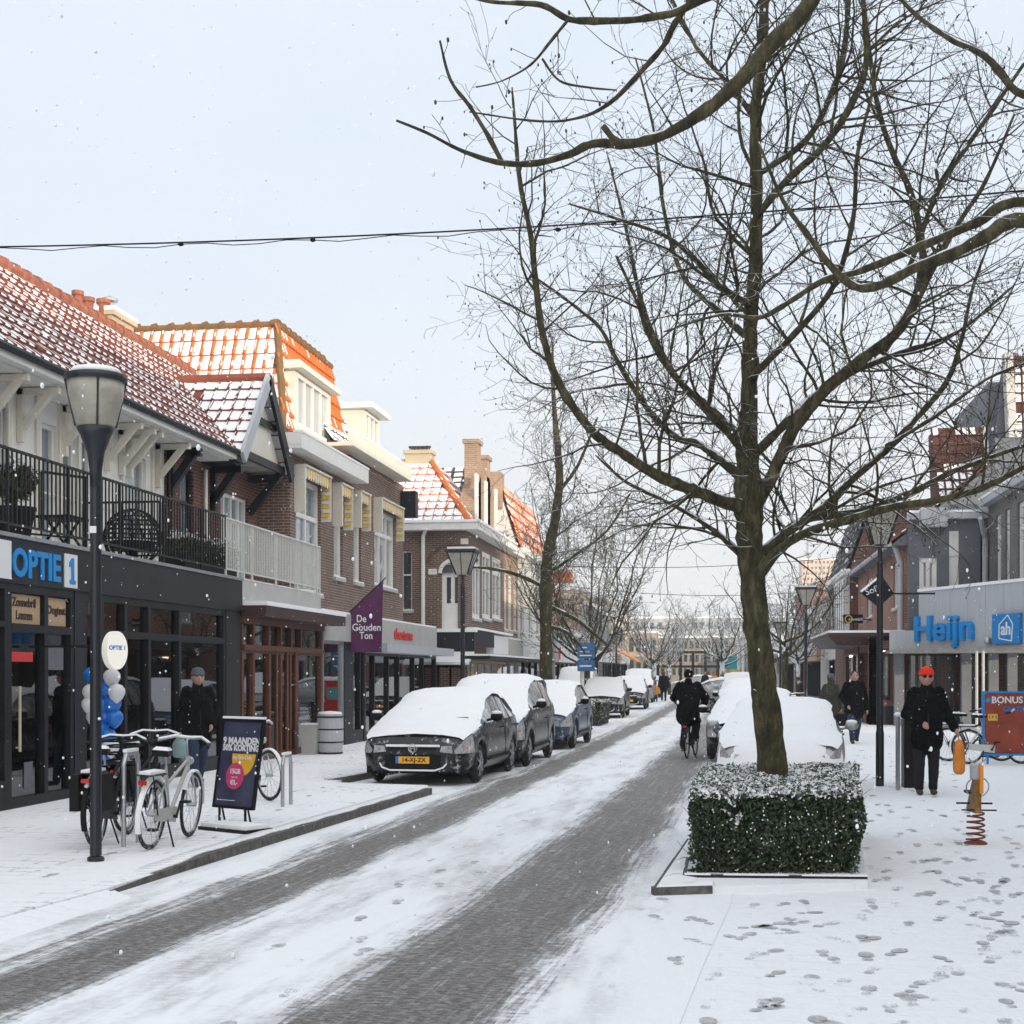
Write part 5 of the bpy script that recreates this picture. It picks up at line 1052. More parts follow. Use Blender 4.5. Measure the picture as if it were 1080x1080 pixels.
# ================================================================ cars
def smooth_tab(tab, y):
    if y <= tab[0][0]: return tab[0][1]
    for i in range(len(tab) - 1):
        if y <= tab[i + 1][0]:
            t = (y - tab[i][0]) / (tab[i + 1][0] - tab[i][0]); return tab[i][1] + (tab[i + 1][1] - tab[i][1]) * t
    return tab[-1][1]
SHAPES = {                                  # y from the nose: top line, [windscreen foot, windscreen head, roof end, rear window foot]
    'hatch': dict(L=4.28, Wd=1.78, top=[(0, .58), (.05, .68), (.2, .80), (.6, .90), (1.05, .98), (1.5, 1.20), (1.95, 1.40), (2.4, 1.475), (3.0, 1.46), (3.5, 1.38), (3.95, 1.18), (4.2, .95), (4.28, .80)], g=(1.05, 1.95, 3.5, 4.05), belt=(.92, 1.02), wb=(.86, 3.50)),
    'mpv': dict(L=4.45, Wd=1.82, top=[(0, .62), (.05, .75), (.2, .90), (.6, 1.02), (.95, 1.10), (1.4, 1.36), (1.85, 1.58), (2.3, 1.66), (3.4, 1.66), (4.0, 1.58), (4.3, 1.25), (4.45, .95)], g=(.95, 1.85, 4.0, 4.35), belt=(1.02, 1.10), wb=(.88, 3.58)),
    'van': dict(L=4.6, Wd=1.85, top=[(0, .70), (.05, .85), (.25, 1.0), (.7, 1.14), (1.0, 1.25), (1.5, 1.62), (1.8, 1.80), (2.2, 1.86), (4.3, 1.86), (4.5, 1.78), (4.6, 1.5)], g=(1.0, 1.8, 4.4, 4.55), belt=(1.1, 1.15), wb=(.9, 3.7)),
}
def remesh(o, vox=.014, it=6):
    m = o.modifiers.new('fuse', 'REMESH'); m.mode = 'VOXEL'; m.voxel_size = vox; m.use_smooth_shade = True
    s = o.modifiers.new('soften', 'SMOOTH'); s.factor = .5; s.iterations = it
    return o
def car(shape, paint, label, loc, rz, group=None, plate_txt=None, full=False, zs=1, snow_side=1, seed=0, cat='car', detail=True, name='parked_car', tail=False):
    S = SHAPES[shape]; Lc, Wd = S['L'], S['Wd']; g0, g1, g2, g3 = S['g']; rw = .32
    t = thing(name, (0, 0, 0), label, cat, group)
    N = 58; ys = sorted({round(Lc * i / N, 3) for i in range(N + 1)} | {g0, g1, g2, g3, .02, Lc - .02})
    wtab = [(0, .70), (.05, .80), (.2, .91), (.5, .97), (1.0, 1.0), (Lc - .9, 1.0), (Lc - .3, .96), (Lc - .05, .88), (Lc, .82)]
    rd = random.Random(seed); ringn = 9
    V = []; 
    def zb(y):
        z = .20
        for c in S['wb']:
            if abs(y - c) < rw + .05: z = max(z, rw - .01 + math.sqrt(max(0, (rw + .05) ** 2 - (y - c) ** 2)))
        if y < .1: z = max(z, .24)
        return z
    for y in ys:
        w_ = Wd / 2 * smooth_tab(wtab, y); zt = smooth_tab(S['top'], y); zl = zb(y)
        inG = g0 < y < g3; k = max(0, min(1, (zt - S['belt'][0]) / .45)) if y > g0 else 0
        bl = S['belt'][0] + (S['belt'][1] - S['belt'][0]) * (y / Lc); bl = min(bl, zt - .05 if not inG else zt - .02)
        wt = w_ * (.92 - .17 * k)
        mid = max(zl + .03, .52)
        half = [(w_ * .86, zl), (w_ * .975, zl + .02 if zl > .3 else zl + .10), (w_, mid), (w_ * .985, max(mid + .01, bl - .12)), (w_ * .95, bl), (wt, zt - .05 - .02 * k), (wt * .93, zt - .012), (wt * .6, zt + .012), (0, zt + .022)]
        V.append(half)
    def grid(sel, name_, m, off=0, par=None, noisy=0, rng_=(0, 8), smooth=True, xs=(1, -1)):
        b = MB()
        for sx in xs:
            for i in range(len(ys) - 1):
                for j in range(*rng_):
                    if not sel(i, j, ys[i], ys[i + 1]): continue
                    P = []
                    for (a, q) in ((i, j), (i + 1, j), (i + 1, j + 1), (i, j + 1)):
                        x, z = V[a][q]; y = ys[a]; o_ = off
                        if noisy: o_ += noisy * (noise.noise(Vector((x * 2.2 * sx, y * 2.2, seed))) + .6 * noise.noise(Vector((x * 7 * sx, y * 6, seed + 3))))
                        if q <= 6: P.append((sx * (x + o_ * (.8 if q <= 5 else .4)), y, z + (o_ * .5 if q > 4 else 0)))
                        else: P.append((sx * x, y, z + o_))
                    b.add(P if sx > 0 else P[::-1], [(0, 1, 2, 3)])
        if not b.v: return None
        me = b.build(name_, M[m], par or t)
        bm = bmesh.new(); bm.from_mesh(me.data); bmesh.ops.remove_doubles(bm, verts=bm.verts, dist=.0008); bmesh.ops.recalc_face_normals(bm, faces=bm.faces)
        for f in bm.faces: f.smooth = smooth
        bm.to_mesh(me.data); bm.free(); return me
    mid = lambda a, c: (a + c) / 2
    pill = (g1 - .05, (g1 + g2) / 2 + .02, g2 + .02)
    def isglass(i, j, a, c):
        y = mid(a, c)
        return j == 4 and g0 + .25 < y < g3 - .18 and not any(abs(y - p) < .05 for p in (pill[1], pill[2] - .25))
    body = grid(lambda i, j, a, c: not isglass(i, j, a, c), 'body', paint)
    for idx in (0, len(ys) - 1):               # nose and tail caps
        b = MB(); y = ys[idx]; P = [(x, y, z) for x, z in V[idx]] + [(-x, y, z) for x, z in V[idx][::-1][1:]]; b.add(P, [tuple(range(len(P)))]); b.build('bumper', M[paint], t)
    if full:                                   # drifted snow hides the whole front
        b = MB(); vs_ = []; nx_, nz_ = 24, 14
        for i_ in range(nx_ + 1):
            for j_ in range(nz_ + 1):
                fx, fz = i_ / nx_ * 2 - 1, j_ / nz_; xx = fx * Wd / 2 * (.93 + .05 * (1 - fz)); vs_.append((xx, .30 * abs(fx) ** 4 - .10 - .10 * (1 - fz) + .30 * fz ** 3 + .03 * noise.noise(Vector((xx * 3, fz * 3, 5))), .25 + fz * (.63 - .10 * abs(fx) ** 3)))
        b.add(vs_, [(i_ * (nz_ + 1) + j_, (i_ + 1) * (nz_ + 1) + j_, (i_ + 1) * (nz_ + 1) + j_ + 1, i_ * (nz_ + 1) + j_ + 1) for i_ in range(nx_) for j_ in range(nz_)]); b.build('front_snow', M['snow_car'], t, smooth=True)
    b = MB(); b.box((-Wd * .43, .15, .19), (Wd * .43, Lc - .15, .5)); b.build('underbody', M['black'], t)
    grid(isglass, 'side_window', 'car_glass', off=-.006, xs=(1,)); grid(isglass, 'side_window', 'car_glass', off=-.006, xs=(-1,))
    # snow: bonnet, windscreen, roof, rear window; a little on the shoulders
    o = grid(lambda i, j, a, c: j >= 5 and a > .10 and c < Lc - .03, 'snow_cover', 'snow_car', off=.045, noisy=.035)
    # rim of the snow sheet
    grid(lambda i, j, a, c: j == 4 and (not isglass(i, j, a, c)) and a < g0 - .25 and a > .42, 'shoulder_snow', 'snow_car', off=.02, noisy=.02)
    for sx in (-1, 1):                          # wheels
        for c in S['wb']:
            x = sx * (Wd / 2 - .11); b = MB(); b.ring((x, c, rw), (1, 0, 0), rw - .075, .078, 28, 8); tb = b.build('tyre', M['tyre'], t, smooth=True)
            b = MB(); b.ring((x + sx * .05, c, rw), (1, 0, 0), rw - .115, .018, 24, 5)
            for k in range(7):
                an = k * 2 * math.pi / 7; b.bar((x + sx * .06, c + .03 * math.cos(an), rw + .03 * math.sin(an)), (x + sx * .055, c + .2 * math.cos(an), rw + .2 * math.sin(an)), .035)
            b.tube([(x + sx * .03, c, rw), (x + sx * .075, c, rw)], .05, 10); b.build('rim', M['rim'], tb)
            b = MB(); b.tube([(x - sx * .02, c, rw), (x + sx * .02, c, rw)], rw - .12, 16); b.build('brake', M['black'], tb)
    for sx in (-1, 1):                          # mirrors
        zq = S['belt'][0] + .08; b = MB(); b.ball((sx * (Wd / 2 + .10), g0 + .42, zq + .06), .11, .95, .5, .72, 10); b.bar((sx * (Wd / 2 - .06), g0 + .45, zq), (sx * (Wd / 2 + .06), g0 + .43, zq + .03), .04); mr = b.build('wing_mirror', M['black' if paint != 'car_silver' else paint], t, smooth=True)
        b = MB(); b.ball((sx * (Wd / 2 + .10), g0 + .42, zq + .125), .09, .95, .5, .45, 10); b.build('mirror_snow', M['snow_car'], mr, smooth=True)
    wn = Wd / 2 * .78
    for sx in (-1, 1):
        zt = smooth_tab(S['top'], .12); b = MB(); b.hexa([(sx * wn * .60, -.012, zt - .19), (sx * wn * .88, -.006, zt - .21), (sx * wn * .88, .05, zt - .21), (sx * wn * .60, .05, zt - .19), (sx * wn * .64, -.012, zt - .10), (sx * wn * .86, -.006, zt - .09), (sx * wn * .86, .05, zt - .09), (sx * wn * .64, .05, zt - .10)]); hl = b.build('headlight', M['lens'], t); grid(lambda i, j, a, c: j in (2, 3) and a < .38 and c > .03 and V[i][j][1] > .45, 'headlight_side', 'lens', off=.007, par=hl, xs=(sx,))
        b = MB(); b.ball((sx * (Wd / 2 * .87), .20, zt - .13), .036, n=8); b.build('indicator', M['amber'], hl)
        b = MB(); b.box((sx * wn * .72, .06, .33), (sx * wn * 1.0, .2, .40)); b.build('fog_lamp', M['lens'], t)
        y = Lc - .04; b = MB(); b.box((sx * Wd * .30, y - .1, .72), (sx * Wd * .43, y + .02, .98)); b.build('tail_light', M['tail_red'], t)
    b = MB(); b.box((-wn * .62, -.012, .27), (wn * .62, .05, .50)); b.build('lower_grille', M['black'], t)
    b = MB(); b.box((-wn * .52, -.010, .575), (wn * .52, .05, .615)); b.build('upper_grille', M['black'], t)
    b = MB(); b.tube([(-wn * .9, .1, .50), (-wn * .68, -.03, .30), (-wn * .5, -.045, .255), (wn * .5, -.045, .255), (wn * .68, -.03, .30), (wn * .9, .1, .50)], .014, 6); b.tube([(-wn * .6, -.01, .64), (wn * .6, -.01, .64)], .02, 6); b.build('chrome_trim', M['snow_car'], t)
    b = MB(); b.ring((0, -.018, .60), (0, 1, 0), .062, .012, 18, 5); b.bar((-.03, -.018, .565), (-.03, -.018, .635), .016); b.bar((.03, -.018, .565), (.03, -.018, .635), .016); b.bar((-.03, -.018, .60), (.03, -.018, .60), .014); b.build('emblem', M['steel'], t)
    b = MB(); b.box((-.26, -.028, .36), (.26, -.015, .47)); np_ = b.build('number_plate', M['plate_yellow'], t)
    b = MB(); b.box((-.26, -.032, .36), (-.215, -.0285, .47)); b.build('plate_band', M['blue_sign'], np_)
    b = MB(); b.box((-.26, Lc + .004, .62), (.26, Lc + .02, .73)); b.build('number_plate', M['plate_yellow'], t)
    if plate_txt: b = MB(); text_mb(b, plate_txt, .095, plate((.02, -.030, .415), (1, 0, 0)), .003, .002); b.build('plate_lettering', M['black'], np_)
    if detail:
        for sx in (-1, 1):
            b = MB()
            for y in (pill[1], ): b.box((sx * (Wd / 2 - .004), y - .006, .35), (sx * (Wd / 2 + .003), y + .006, .92))
            for y in (pill[1] - .28, pill[1] + .75): b.bar((sx * (Wd / 2 + .012), y, .86), (sx * (Wd / 2 + .012), y + .2, .86), .022)
            b.bar((sx * (Wd / 2 + .004), 1.3, .36), (sx * (Wd / 2 + .004), 3.1, .36), .03); b.build('door_trim', M['black'], t)
        b = MB(); b.bar((-.55, g0 + .1, smooth_tab(S['top'], g0) + .075), (-.05, g0 + .04, smooth_tab(S['top'], g0) + .065), .012); b.bar((.05, g0 + .06, smooth_tab(S['top'], g0) + .07), (.6, g0 + .1, smooth_tab(S['top'], g0) + .075), .012); b.build('wiper', M['black'], t)
    # the whole car was modelled nose at y=0; move its root under the rear of the front axle
    t.location = loc; t.rotation_euler = (0, 0, rz); t.scale = (1, 1, zs)
    return t
def put(px, py): return G(px, py, .005)
GL = 'cars parked along the left kerb'
def park(shape, paint, label, px_side, py, yaw=0, side=1, **k):
    """px,py: where the front wheel next to the road touches the ground (its outer face)"""
    p = put(px_side, py); S = SHAPES[shape]; a = -yaw; dx, dy = side * (S['Wd'] / 2), S['wb'][0]
    off = Vector((dx * math.cos(a) - dy * math.sin(a), dx * math.sin(a) + dy * math.cos(a), 0))
    return car(shape, paint, label, p - off, a, **k)
park('hatch', 'car_grey', 'dark grey hatchback with yellow number plate, nearest of the snow-covered cars on the left', 509, 825.5, yaw=R(2.5), group=GL, plate_txt='14-XJ-ZX', seed=1, zs=.95)
park('mpv', 'car_dark', 'tall dark people carrier under thick snow right behind the nearest hatchback', 561, 808, yaw=R(1.5), group=GL, seed=2, zs=.97, snow_side=1)
c3 = GD(588, 31.5); car('hatch', 'car_blue', 'bluish hatchback seen past the tall people carrier, in front of the small hedges', (c3.x - .55, c3.y - .2, 0), R(-2), group=GL, seed=3, snow_side=1)
park('hatch', 'car_dark', 'dark car with snowed-over windscreen parked just beyond the two small hedges', 660, 757, yaw=R(0), group=GL, seed=4)
park('hatch', 'car_dark', 'dark car parked directly behind the one beyond the small hedges', 683, 748, yaw=R(-1), group=GL, seed=5)
park('van', 'car_silver', 'silver van in the left row next to the walker with the orange child', 690, 741, yaw=R(-1), group=GL, seed=6)
park('hatch', 'car_silver', 'silver car at the far end of the left parking row', 697, 736, yaw=R(-1), group=GL, seed=7)
p = GD(604, 62); car('van', 'car_silver', 'pale van parked between the shops and the blue road sign', (p.x, p.y, PZ), R(0), seed=8, detail=False)
GR = 'cars parked along the right kerb'
p = GD(822, 19.2); car('hatch', 'car_silver', 'car completely buried in smooth snow right behind the clipped hedge', (p.x, p.y, .06), R(-3.5), group=GR, seed=9, cat='car', full=True, zs=.84)
p = GD(812, 26.5); car('hatch', 'car_dark', 'snow-covered dark car behind the buried car and the trunk', (p.x - .35, p.y, .03), R(-3), group=GR, seed=10, zs=.9)
p = GD(789, 41); car('hatch', 'car_dark', 'small dark car with snowy bonnet in the right row, left of the trunk', (p.x, p.y, 0), R(-2), group=GR, seed=11)
p = GD(783, 52); car('mpv', 'car_silver', 'silver car farther along the right row beyond the cyclist', (p.x, p.y, 0), R(-2), group=GR, seed=12)
p = GD(781, 64); car('hatch', 'car_grey', 'grey car near the teal banner at the far right of the road', (p.x, p.y, 0), R(-1), group=GR, seed=13)
p = GD(838, 60); car('hatch', 'car_silver', 'silver car parked on the right pavement between trunk and fence', (p.x, p.y, 0), R(80), seed=14)
p = GD(703, 112); car('hatch', 'car_silver', 'silver car crossing the far end of the street in front of the pergola', (p.x, p.y, 0), R(-88), seed=15, name='car')
# ================================================================ street lamps, signs, furniture
def lamp_conical(loc, label, h=4.5):
    t = thing('street_lamp', loc, label, 'street lamp'); x, y, z = loc
    b = MB(); b.lathe((x, y, z), [(.052, .05), (.050, h - 1.02)], 14); b.lathe((x, y, z), [(.075, 0), (.075, .03), (.06, .04)], 14); b.build('pole', M['pole_paint'], t)
    b = MB(); b.lathe((x, y, z + h - 1.05), [(.05, 0), (.055, .15), (.075, .3), (.13, .45), (.17, .52), (.15, .53)], 20); b.build('lamp_cup', M['pole_paint'], t, smooth=True)
    b = MB(); b.lathe((x, y, z + h - .55), [(.13, .0), (.17, .04), (.235, .30), (.25, .43)], 24); lg = b.build('lamp_shade', M['lamp_glass'], t, smooth=True)
    for k in range(4):
        b = MB(); a = k * math.pi / 2 + .5; b.tube([(x + .172 * math.cos(a), y + .172 * math.sin(a), z + h - .52), (x + .258 * math.cos(a), y + .258 * math.sin(a), z + h - .12)], .011, 5); b.build('glazing_bar', M['pole_paint'], lg)
    b = MB(); b.lathe((x, y, z + h - .125), [(.262, 0), (.275, .03), (.27, .055), (.15, .10), (.02, .115)], 24); cp = b.build('lamp_cap', M['pole_paint'], t, smooth=False)
    b = MB(); b.lathe((x, y, z + h - .06), [(.24, .0), (.20, .05), (.08, .08), (.01, .09)], 20); b.build('cap_snow', M['snow'], cp, smooth=True)
    return t
LP1 = G(101, 908, PZ); l1 = lamp_conical(tuple(LP1), 'tall slate-grey lamp post with conical glass head left of the parked bicycles', CH - LP1.z + (HZ - 388) / F * ((CH - PZ) * F / (908 - HZ)))
b = MB(); b.box((LP1.x - .03, LP1.y - .060, 2.94), (LP1.x + .03, LP1.y - .053, 3.0)); b.build('sticker', M['white_sign'], l1)
def lamp_square(loc, label, h=4.4, s=.3):
    t = thing('street_lamp', loc, label, 'street lamp'); x, y, z = loc
    b = MB(); b.lathe((x, y, z), [(.062, 0), (.062, .8), (.052, .85), (.048, h - .75), (.035, h - .7), (.03, h - .55), (.1, h - .5)], 12); b.build('pole', M['pole_paint'], t)
    k = s
    b = MB(); b.hexa([(x - k * .42, y - k * .42, z + h - .5), (x + k * .42, y - k * .42, z + h - .5), (x + k * .42, y + k * .42, z + h - .5), (x - k * .42, y + k * .42, z + h - .5), (x - k, y - k, z + h - .02), (x + k, y - k, z + h - .02), (x + k, y + k, z + h - .02), (x - k, y + k, z + h - .02)]); lg = b.build('lamp_shade', M['lamp_glass'], t)
    b = MB()
    for sx in (-1, 1):
        for sy in (-1, 1): b.bar((x + sx * k * .43, y + sy * k * .43, z + h - .5), (x + sx * k * 1.01, y + sy * k * 1.01, z + h), .025)
        b.bar((x + sx * .0, y + sx * k * .43, z + h - .5), (x, y + sx * k * 1.01, z + h), .018); b.bar((x + sx * k * .43, y, z + h - .5), (x + sx * k * 1.01, y, z + h), .018)
    b.build('lamp_frame', M['pole_paint'], lg)
    b = MB(); b.box((x - k - .05, y - k - .05, z + h), (x + k + .05, y + k + .05, z + h + .06)); cp = b.build('lamp_cap', M['pole_paint'], t)
    b = MB(); b.box((x - k, y - k, z + h + .062), (x + k, y + k, z + h + .11)); b.build('cap_snow', M['snow'], cp)
    return t
p = GD(488, 32); lamp_square((p.x, p.y, PZ), 'dark lamp post with square lantern in front of the brick corner house', 4.35)
p = G(928, 829); lamp_square(tuple(p), 'dark lamp post standing right of the two walkers, under the branches', 4.15, .25)
p = GD(850, 46); lamp_square((p.x, p.y, 0), 'lamp post in front of the distant high-rise with snow on its arm', 4.4)
p = GD(823, 66); t = lamp_square((p.x, p.y, 0), 'thin distant lamp post just right of the mossy trunk', 4.0)
p = GD(650, 76); lamp_square((p.x, p.y, 0), 'distant lamp post above the left row of parked cars', 3.7)
# advertising stand with the phone offer
pa, pb = G(221, 868, PZ), G(271, 873, PZ); u = (pb - pa).normalized(); Wd_ = .60; nrm = Vector((u.y, -u.x, 0)); c = (pa + pb) / 2
t = thing('advertising_board', tuple(c), 'dark blue swinging pavement board advertising fifteen gigabytes beside the parked bicycles', 'advertising board')
lean = Vector((.1, .12, 0)); up = (Vector((0, 0, 1)) + u * .07 - nrm * .10).normalized(); O = c + Vector((0, 0, .20))
def bp(a, h, d=0): return O + u * a + up * h + nrm * d
def bx(mb, a0, a1, h0, h1, d0, d1, m=0): mb.hexa([bp(a0, h0, d0), bp(a1, h0, d0), bp(a1, h0, d1), bp(a0, h0, d1), bp(a0, h1, d0), bp(a1, h1, d0), bp(a1, h1, d1), bp(a0, h1, d1)], m)
Hb = .94; b = MB(); bx(b, -.31, .31, 0, Hb, -.02, 0); pn = b.build('panel', M['navy_panel'] if 'navy_panel' in M else mat('navy_panel', (.022, .025, .06), .35, c2=(.07, .08, .14), vs=2.5), t)
b = MB(); bx(b, -.33, -.305, -.02, Hb + .02, -.03, .012); bx(b, .305, .33, -.02, Hb + .02, -.03, .012); bx(b, -.305, .305, -.02, .012, -.03, .012); bx(b, -.305, .305, Hb - .012, Hb + .02, -.03, .012); b.build('frame', M['black_metal'], t)
b = MB(); bx(b, -.33, .33, Hb + .021, Hb + .045, -.03, .015); b.build('snow_strip', M['snow'], t)
TP = lambda a, h, d: plate(bp(a, h, d), u, up)
b = MB(); text_mb(b, '9 MAANDEN', .105, TP(.02, .715, .006), .003, .004); text_mb(b, '50% KORTING', .092, TP(.02, .64, .006), .003, .004); text_mb(b, 'op Sim Only', .062, TP(.07, .54, .010), .002, .001); text_mb(b, '15GB', .075, TP(-.02, .385, .014), .002, .002); text_mb(b, 'voor nu', .03, TP(-.02, .325, .014), .002); text_mb(b, '€5,-', .07, TP(-.02, .265, .014), .002, .002)
bx(b, -.25, .02, .065, .072, .002, .004); b.build('lettering', M['white_sign'], pn)
def disc(mb, ca, ch, ra, rh, d, a0=0, a1=360): P = [bp(ca + ra * math.cos(R(a0 + (a1 - a0) * k / 30)), ch + rh * math.sin(R(a0 + (a1 - a0) * k / 30)), d) for k in range(31 if a1 - a0 < 360 else 30)]; mb.prism(P, nrm * .003)
b = MB(); disc(b, .08, .58, .19, .24, .001, 180, 360); b.build('printed_circle', mat('amber_print', (.75, .42, .03), .4), pn)
b = MB(); disc(b, -.02, .335, .145, .145, .006); b.build('printed_circle', mat('pink_print', (.55, .03, .20), .4, c2=(.7, .10, .12), vs=3), pn)
for a in (-.22, .2):
    b = MB(); b.tube([c + u * a, c + u * a + Vector((0, 0, .2))], .016, 6); b.tube([c + u * (a + .04) - nrm * .05, c + u * (a + .04) + Vector((0, 0, .2))], .012, 6); b.build('leg', M['black_metal'], t)
b = MB(); q = G(245, 876, PZ); Mx = Matrix.Translation(q) @ Matrix.Rotation(math.atan2(u.y, u.x), 4, 'Z'); b.T = Mx; b.box((-.36, -.16, 0), (.38, .22, .035)); b.build('base', M['black_metal'], t)
b = MB(); b.T = Mx; b.box((-.34, -.14, .036), (.36, .20, .075)); b.build('base_snow', M['snow'], t)
# balloons and oval sign
pc = G(116, 848, PZ); t = thing('balloon_column', tuple(pc), 'column of blue and white balloons tied to a stand at the opticians door', 'balloons')
D_ = (CH - PZ) * F / (848 - HZ); b = MB(); b.tube([pc, pc + Vector((0, 0, 1.75))], .012, 6); b.lathe(pc, [(.16, 0), (.16, .03), (.02, .05)], 12); b.build('stand', M['black_metal'], t)
for (qx, qy, cc, dd) in ((118, 715, 'balloon_white', 0), (97, 713, 'balloon_blue', .1), (96, 731, 'balloon_white', 0), (113, 729, 'balloon_blue', .1), (123, 731, 'balloon_white', -.1), (95, 744, 'balloon_white', 0), (111, 745, 'balloon_blue', .1), (119, 743, 'balloon_blue', 0), (100, 757, 'balloon_white', .05), (121, 758, 'balloon_blue', 0), (112, 758, 'balloon_blue', .1), (106, 771, 'balloon_blue', 0), (114, 778, 'balloon_blue', 0), (117, 789, 'balloon_white', -.05), (104, 787, 'balloon_white', .1), (108, 800, 'balloon_blue', .1)):
    q = FD(qx, qy, D_ - .1 + dd); b = MB(); b.lathe((q.x, q.y, q.z - .13), [(.01, 0), (.03, .02), (.075, .06), (.108, .13), (.105, .18), (.07, .225), (.01, .25)], 16); b.build('balloon', M[cc], t, smooth=True)
q = FD(121, 686, 17.4); t = thing('oval_sign', tuple(q), 'lit oval opticians sign above the balloons behind the lamp post', 'sign'); ax = Vector((.9, -.45, 0)).normalized(); ux = Vector((.45, .9, 0)).normalized() * -1
ux = Vector((-ax.y, ax.x, 0)); 
if ux.dot(Vector((CT, ST, 0))) < 0: ux = -ux
ax = Vector((ux.y, -ux.x, 0)); b = MB(); P = [q + ux * (.16 * math.cos(R(k * 15))) + Vector((0, 0, .235 * math.sin(R(k * 15)))) - ax * .05 for k in range(24)]; b.prism(P, ax * .1); pn = b.build('panel', M['lit_sign'], t)
b = MB(); text_mb(b, 'OPTIE 1', .075, plate(q + ax * .052 + Vector((0, 0, .03)), ux), .003, .002); b.build('lettering', M['blue_letter'], pn)
b = MB(); b.bar(q + Vector((0, 0, .05)) - ax * .06, Vector((XL, q.y + .1, q.z + .05)), .025); b.build('bracket', M['black_metal'], t)
# white barrel and grey planter by the timber shop
p = G(348, 795, PZ); k = 1 / F * (CH - PZ) * F / (795 - HZ)
t = thing('barrel', tuple(p), 'white barrel with dark hoops against the shop front under the grey fascia', 'barrel'); r_ = 14 * k; h_ = 42 * k
b = MB(); b.lathe(p, [(r_ * .9, 0), (r_, h_ * .3), (r_ * 1.02, h_ * .55), (r_ * .97, h_), (r_ * .8, h_)], 20); b.build('staves', M['grey_white'], t)
for f_ in (.03, .3, .62, .93): b = MB(); b.ring((p.x, p.y, p.z + h_ * f_), (0, 0, 1), r_ * (.93 if f_ < .1 else 1.0), .016, 24, 5); b.build('hoop', M['black_metal'], t)
b = MB(); b.lathe((p.x, p.y, p.z + h_), [(r_ * .93, .001), (r_ * .85, .04), (.02, .06)], 16); b.build('snow_cap', M['snow'], t)
p = G(325, 796, PZ); t = thing('planter', tuple(p), 'square grey stone planter beside the brown timber shop front', 'planter'); b = MB(); w0 = .17; b.hexa([(p.x - w0 * .8, p.y, p.z), (p.x + w0 * .8, p.y, p.z), (p.x + w0 * .8, p.y + .34, p.z), (p.x - w0 * .8, p.y + .34, p.z), (p.x - w0, p.y - .02, p.z + .60), (p.x + w0, p.y - .02, p.z + .60), (p.x + w0, p.y + .36, p.z + .60), (p.x - w0, p.y + .36, p.z + .60)]); b.build('pot', M['light_grey'], t)
b = MB(); b.box((p.x - w0 * .9, p.y, p.z + .601), (p.x + w0 * .9, p.y + .34, p.z + .63)); b.build('snow_cap', M['snow'], t)
# purple flag
q0, q1, q2, q3 = FD(365, 649, 33), FD(404, 612, 33), FD(402.5, 688, 33), FD(365.5, 688, 33)
t = thing('shop_flag', tuple(q3), 'purple fabric banner with white lettering hanging out from the grey fascia', 'flag')
ey = (q2 - q3).normalized(); nn = Vector((ey.y, -ey.x, 0)); b = MB(); ng = 10
def fp(i, j, d):
    s_, v_ = i / ng, j / ng; lo = q3.lerp(q2, s_); hi = q0.lerp(q1, s_); return lo.lerp(hi, v_) + nn * (d + .03 * math.sin(s_ * 7) * (1 - v_))
for d in (0, -.012): b.add([fp(i, j, d) for i in range(ng + 1) for j in range(ng + 1)], [(i * (ng + 1) + j, (i + 1) * (ng + 1) + j, (i + 1) * (ng + 1) + j + 1, i * (ng + 1) + j + 1) for i in range(ng) for j in range(ng)])
fl = b.build('cloth', M['purple'], t, smooth=True); cc_ = (q2 + q3) / 2
b = MB()
zf_ = FD(385, 662, 33).z
for s_, dz, wd_, dx in (('De', .20, .22, -.06), ('Gouden', 0, .66, .06), ('Ton', -.19, .30, .05)): text_mb(b, s_, .24, plate(Vector((cc_.x, cc_.y, zf_ + dz)) + ey * dx + nn * .035, ey), .004, .003, width=wd_, height=.17)
b.build('lettering', M['white_sign'], fl)
b = MB(); b.tube([q1 + (q1 - q0) * .08, q0 - (q1 - q0) * .0, Vector((XL, q0.y + .1, q0.z - .35))], .014, 6); b.tube([q3, Vector((XL, q3.y + .1, q3.z - .1))], .01, 6); b.tube([q0, Vector((XL, q0.y - .9, 2.5))], .006, 4); b.build('pole', M['black_metal'], t)
# blue A-board, blue road sign, red machine etc.
p = G(409, 772, PZ); t = thing('advertising_board', tuple(p), 'blue pavement board behind the nearest parked car', 'advertising board'); b = MB(); b.box((p.x - .28, p.y, p.z + .1), (p.x + .30, p.y + .03, p.z + 1.15)); b.build('panel', M['navy'], t)
b = MB(); b.box((p.x - .31, p.y - .005, p.z + .0), (p.x - .28, p.y + .04, p.z + 1.18)); b.box((p.x + .30, p.y - .005, p.z), (p.x + .33, p.y + .04, p.z + 1.18)); b.box((p.x - .28, p.y - .005, p.z + 1.15), (p.x + .30, p.y + .04, p.z + 1.18)); b.build('frame', M['steel'], t)
b = MB(); b.box((p.x - .2, p.y - .005, p.z + .85), (p.x + .2, p.y - .001, p.z + .90))
for i in range(4): b.box((p.x - .2, p.y - .005, p.z + .3 + i * .1), (p.x + .12 + .03 * (i % 2), p.y - .001, p.z + .33 + i * .1))
b.build('lettering', M['white_sign'], t)
p = GD(614, 47); t = thing('road_sign', tuple(p), 'blue rectangular road sign on a white post above the small hedges', 'road sign'); b = MB(); b.tube([p, p + Vector((0, 0, 2.6))], .07, 10); b.build('post', M['white_paint'], t)
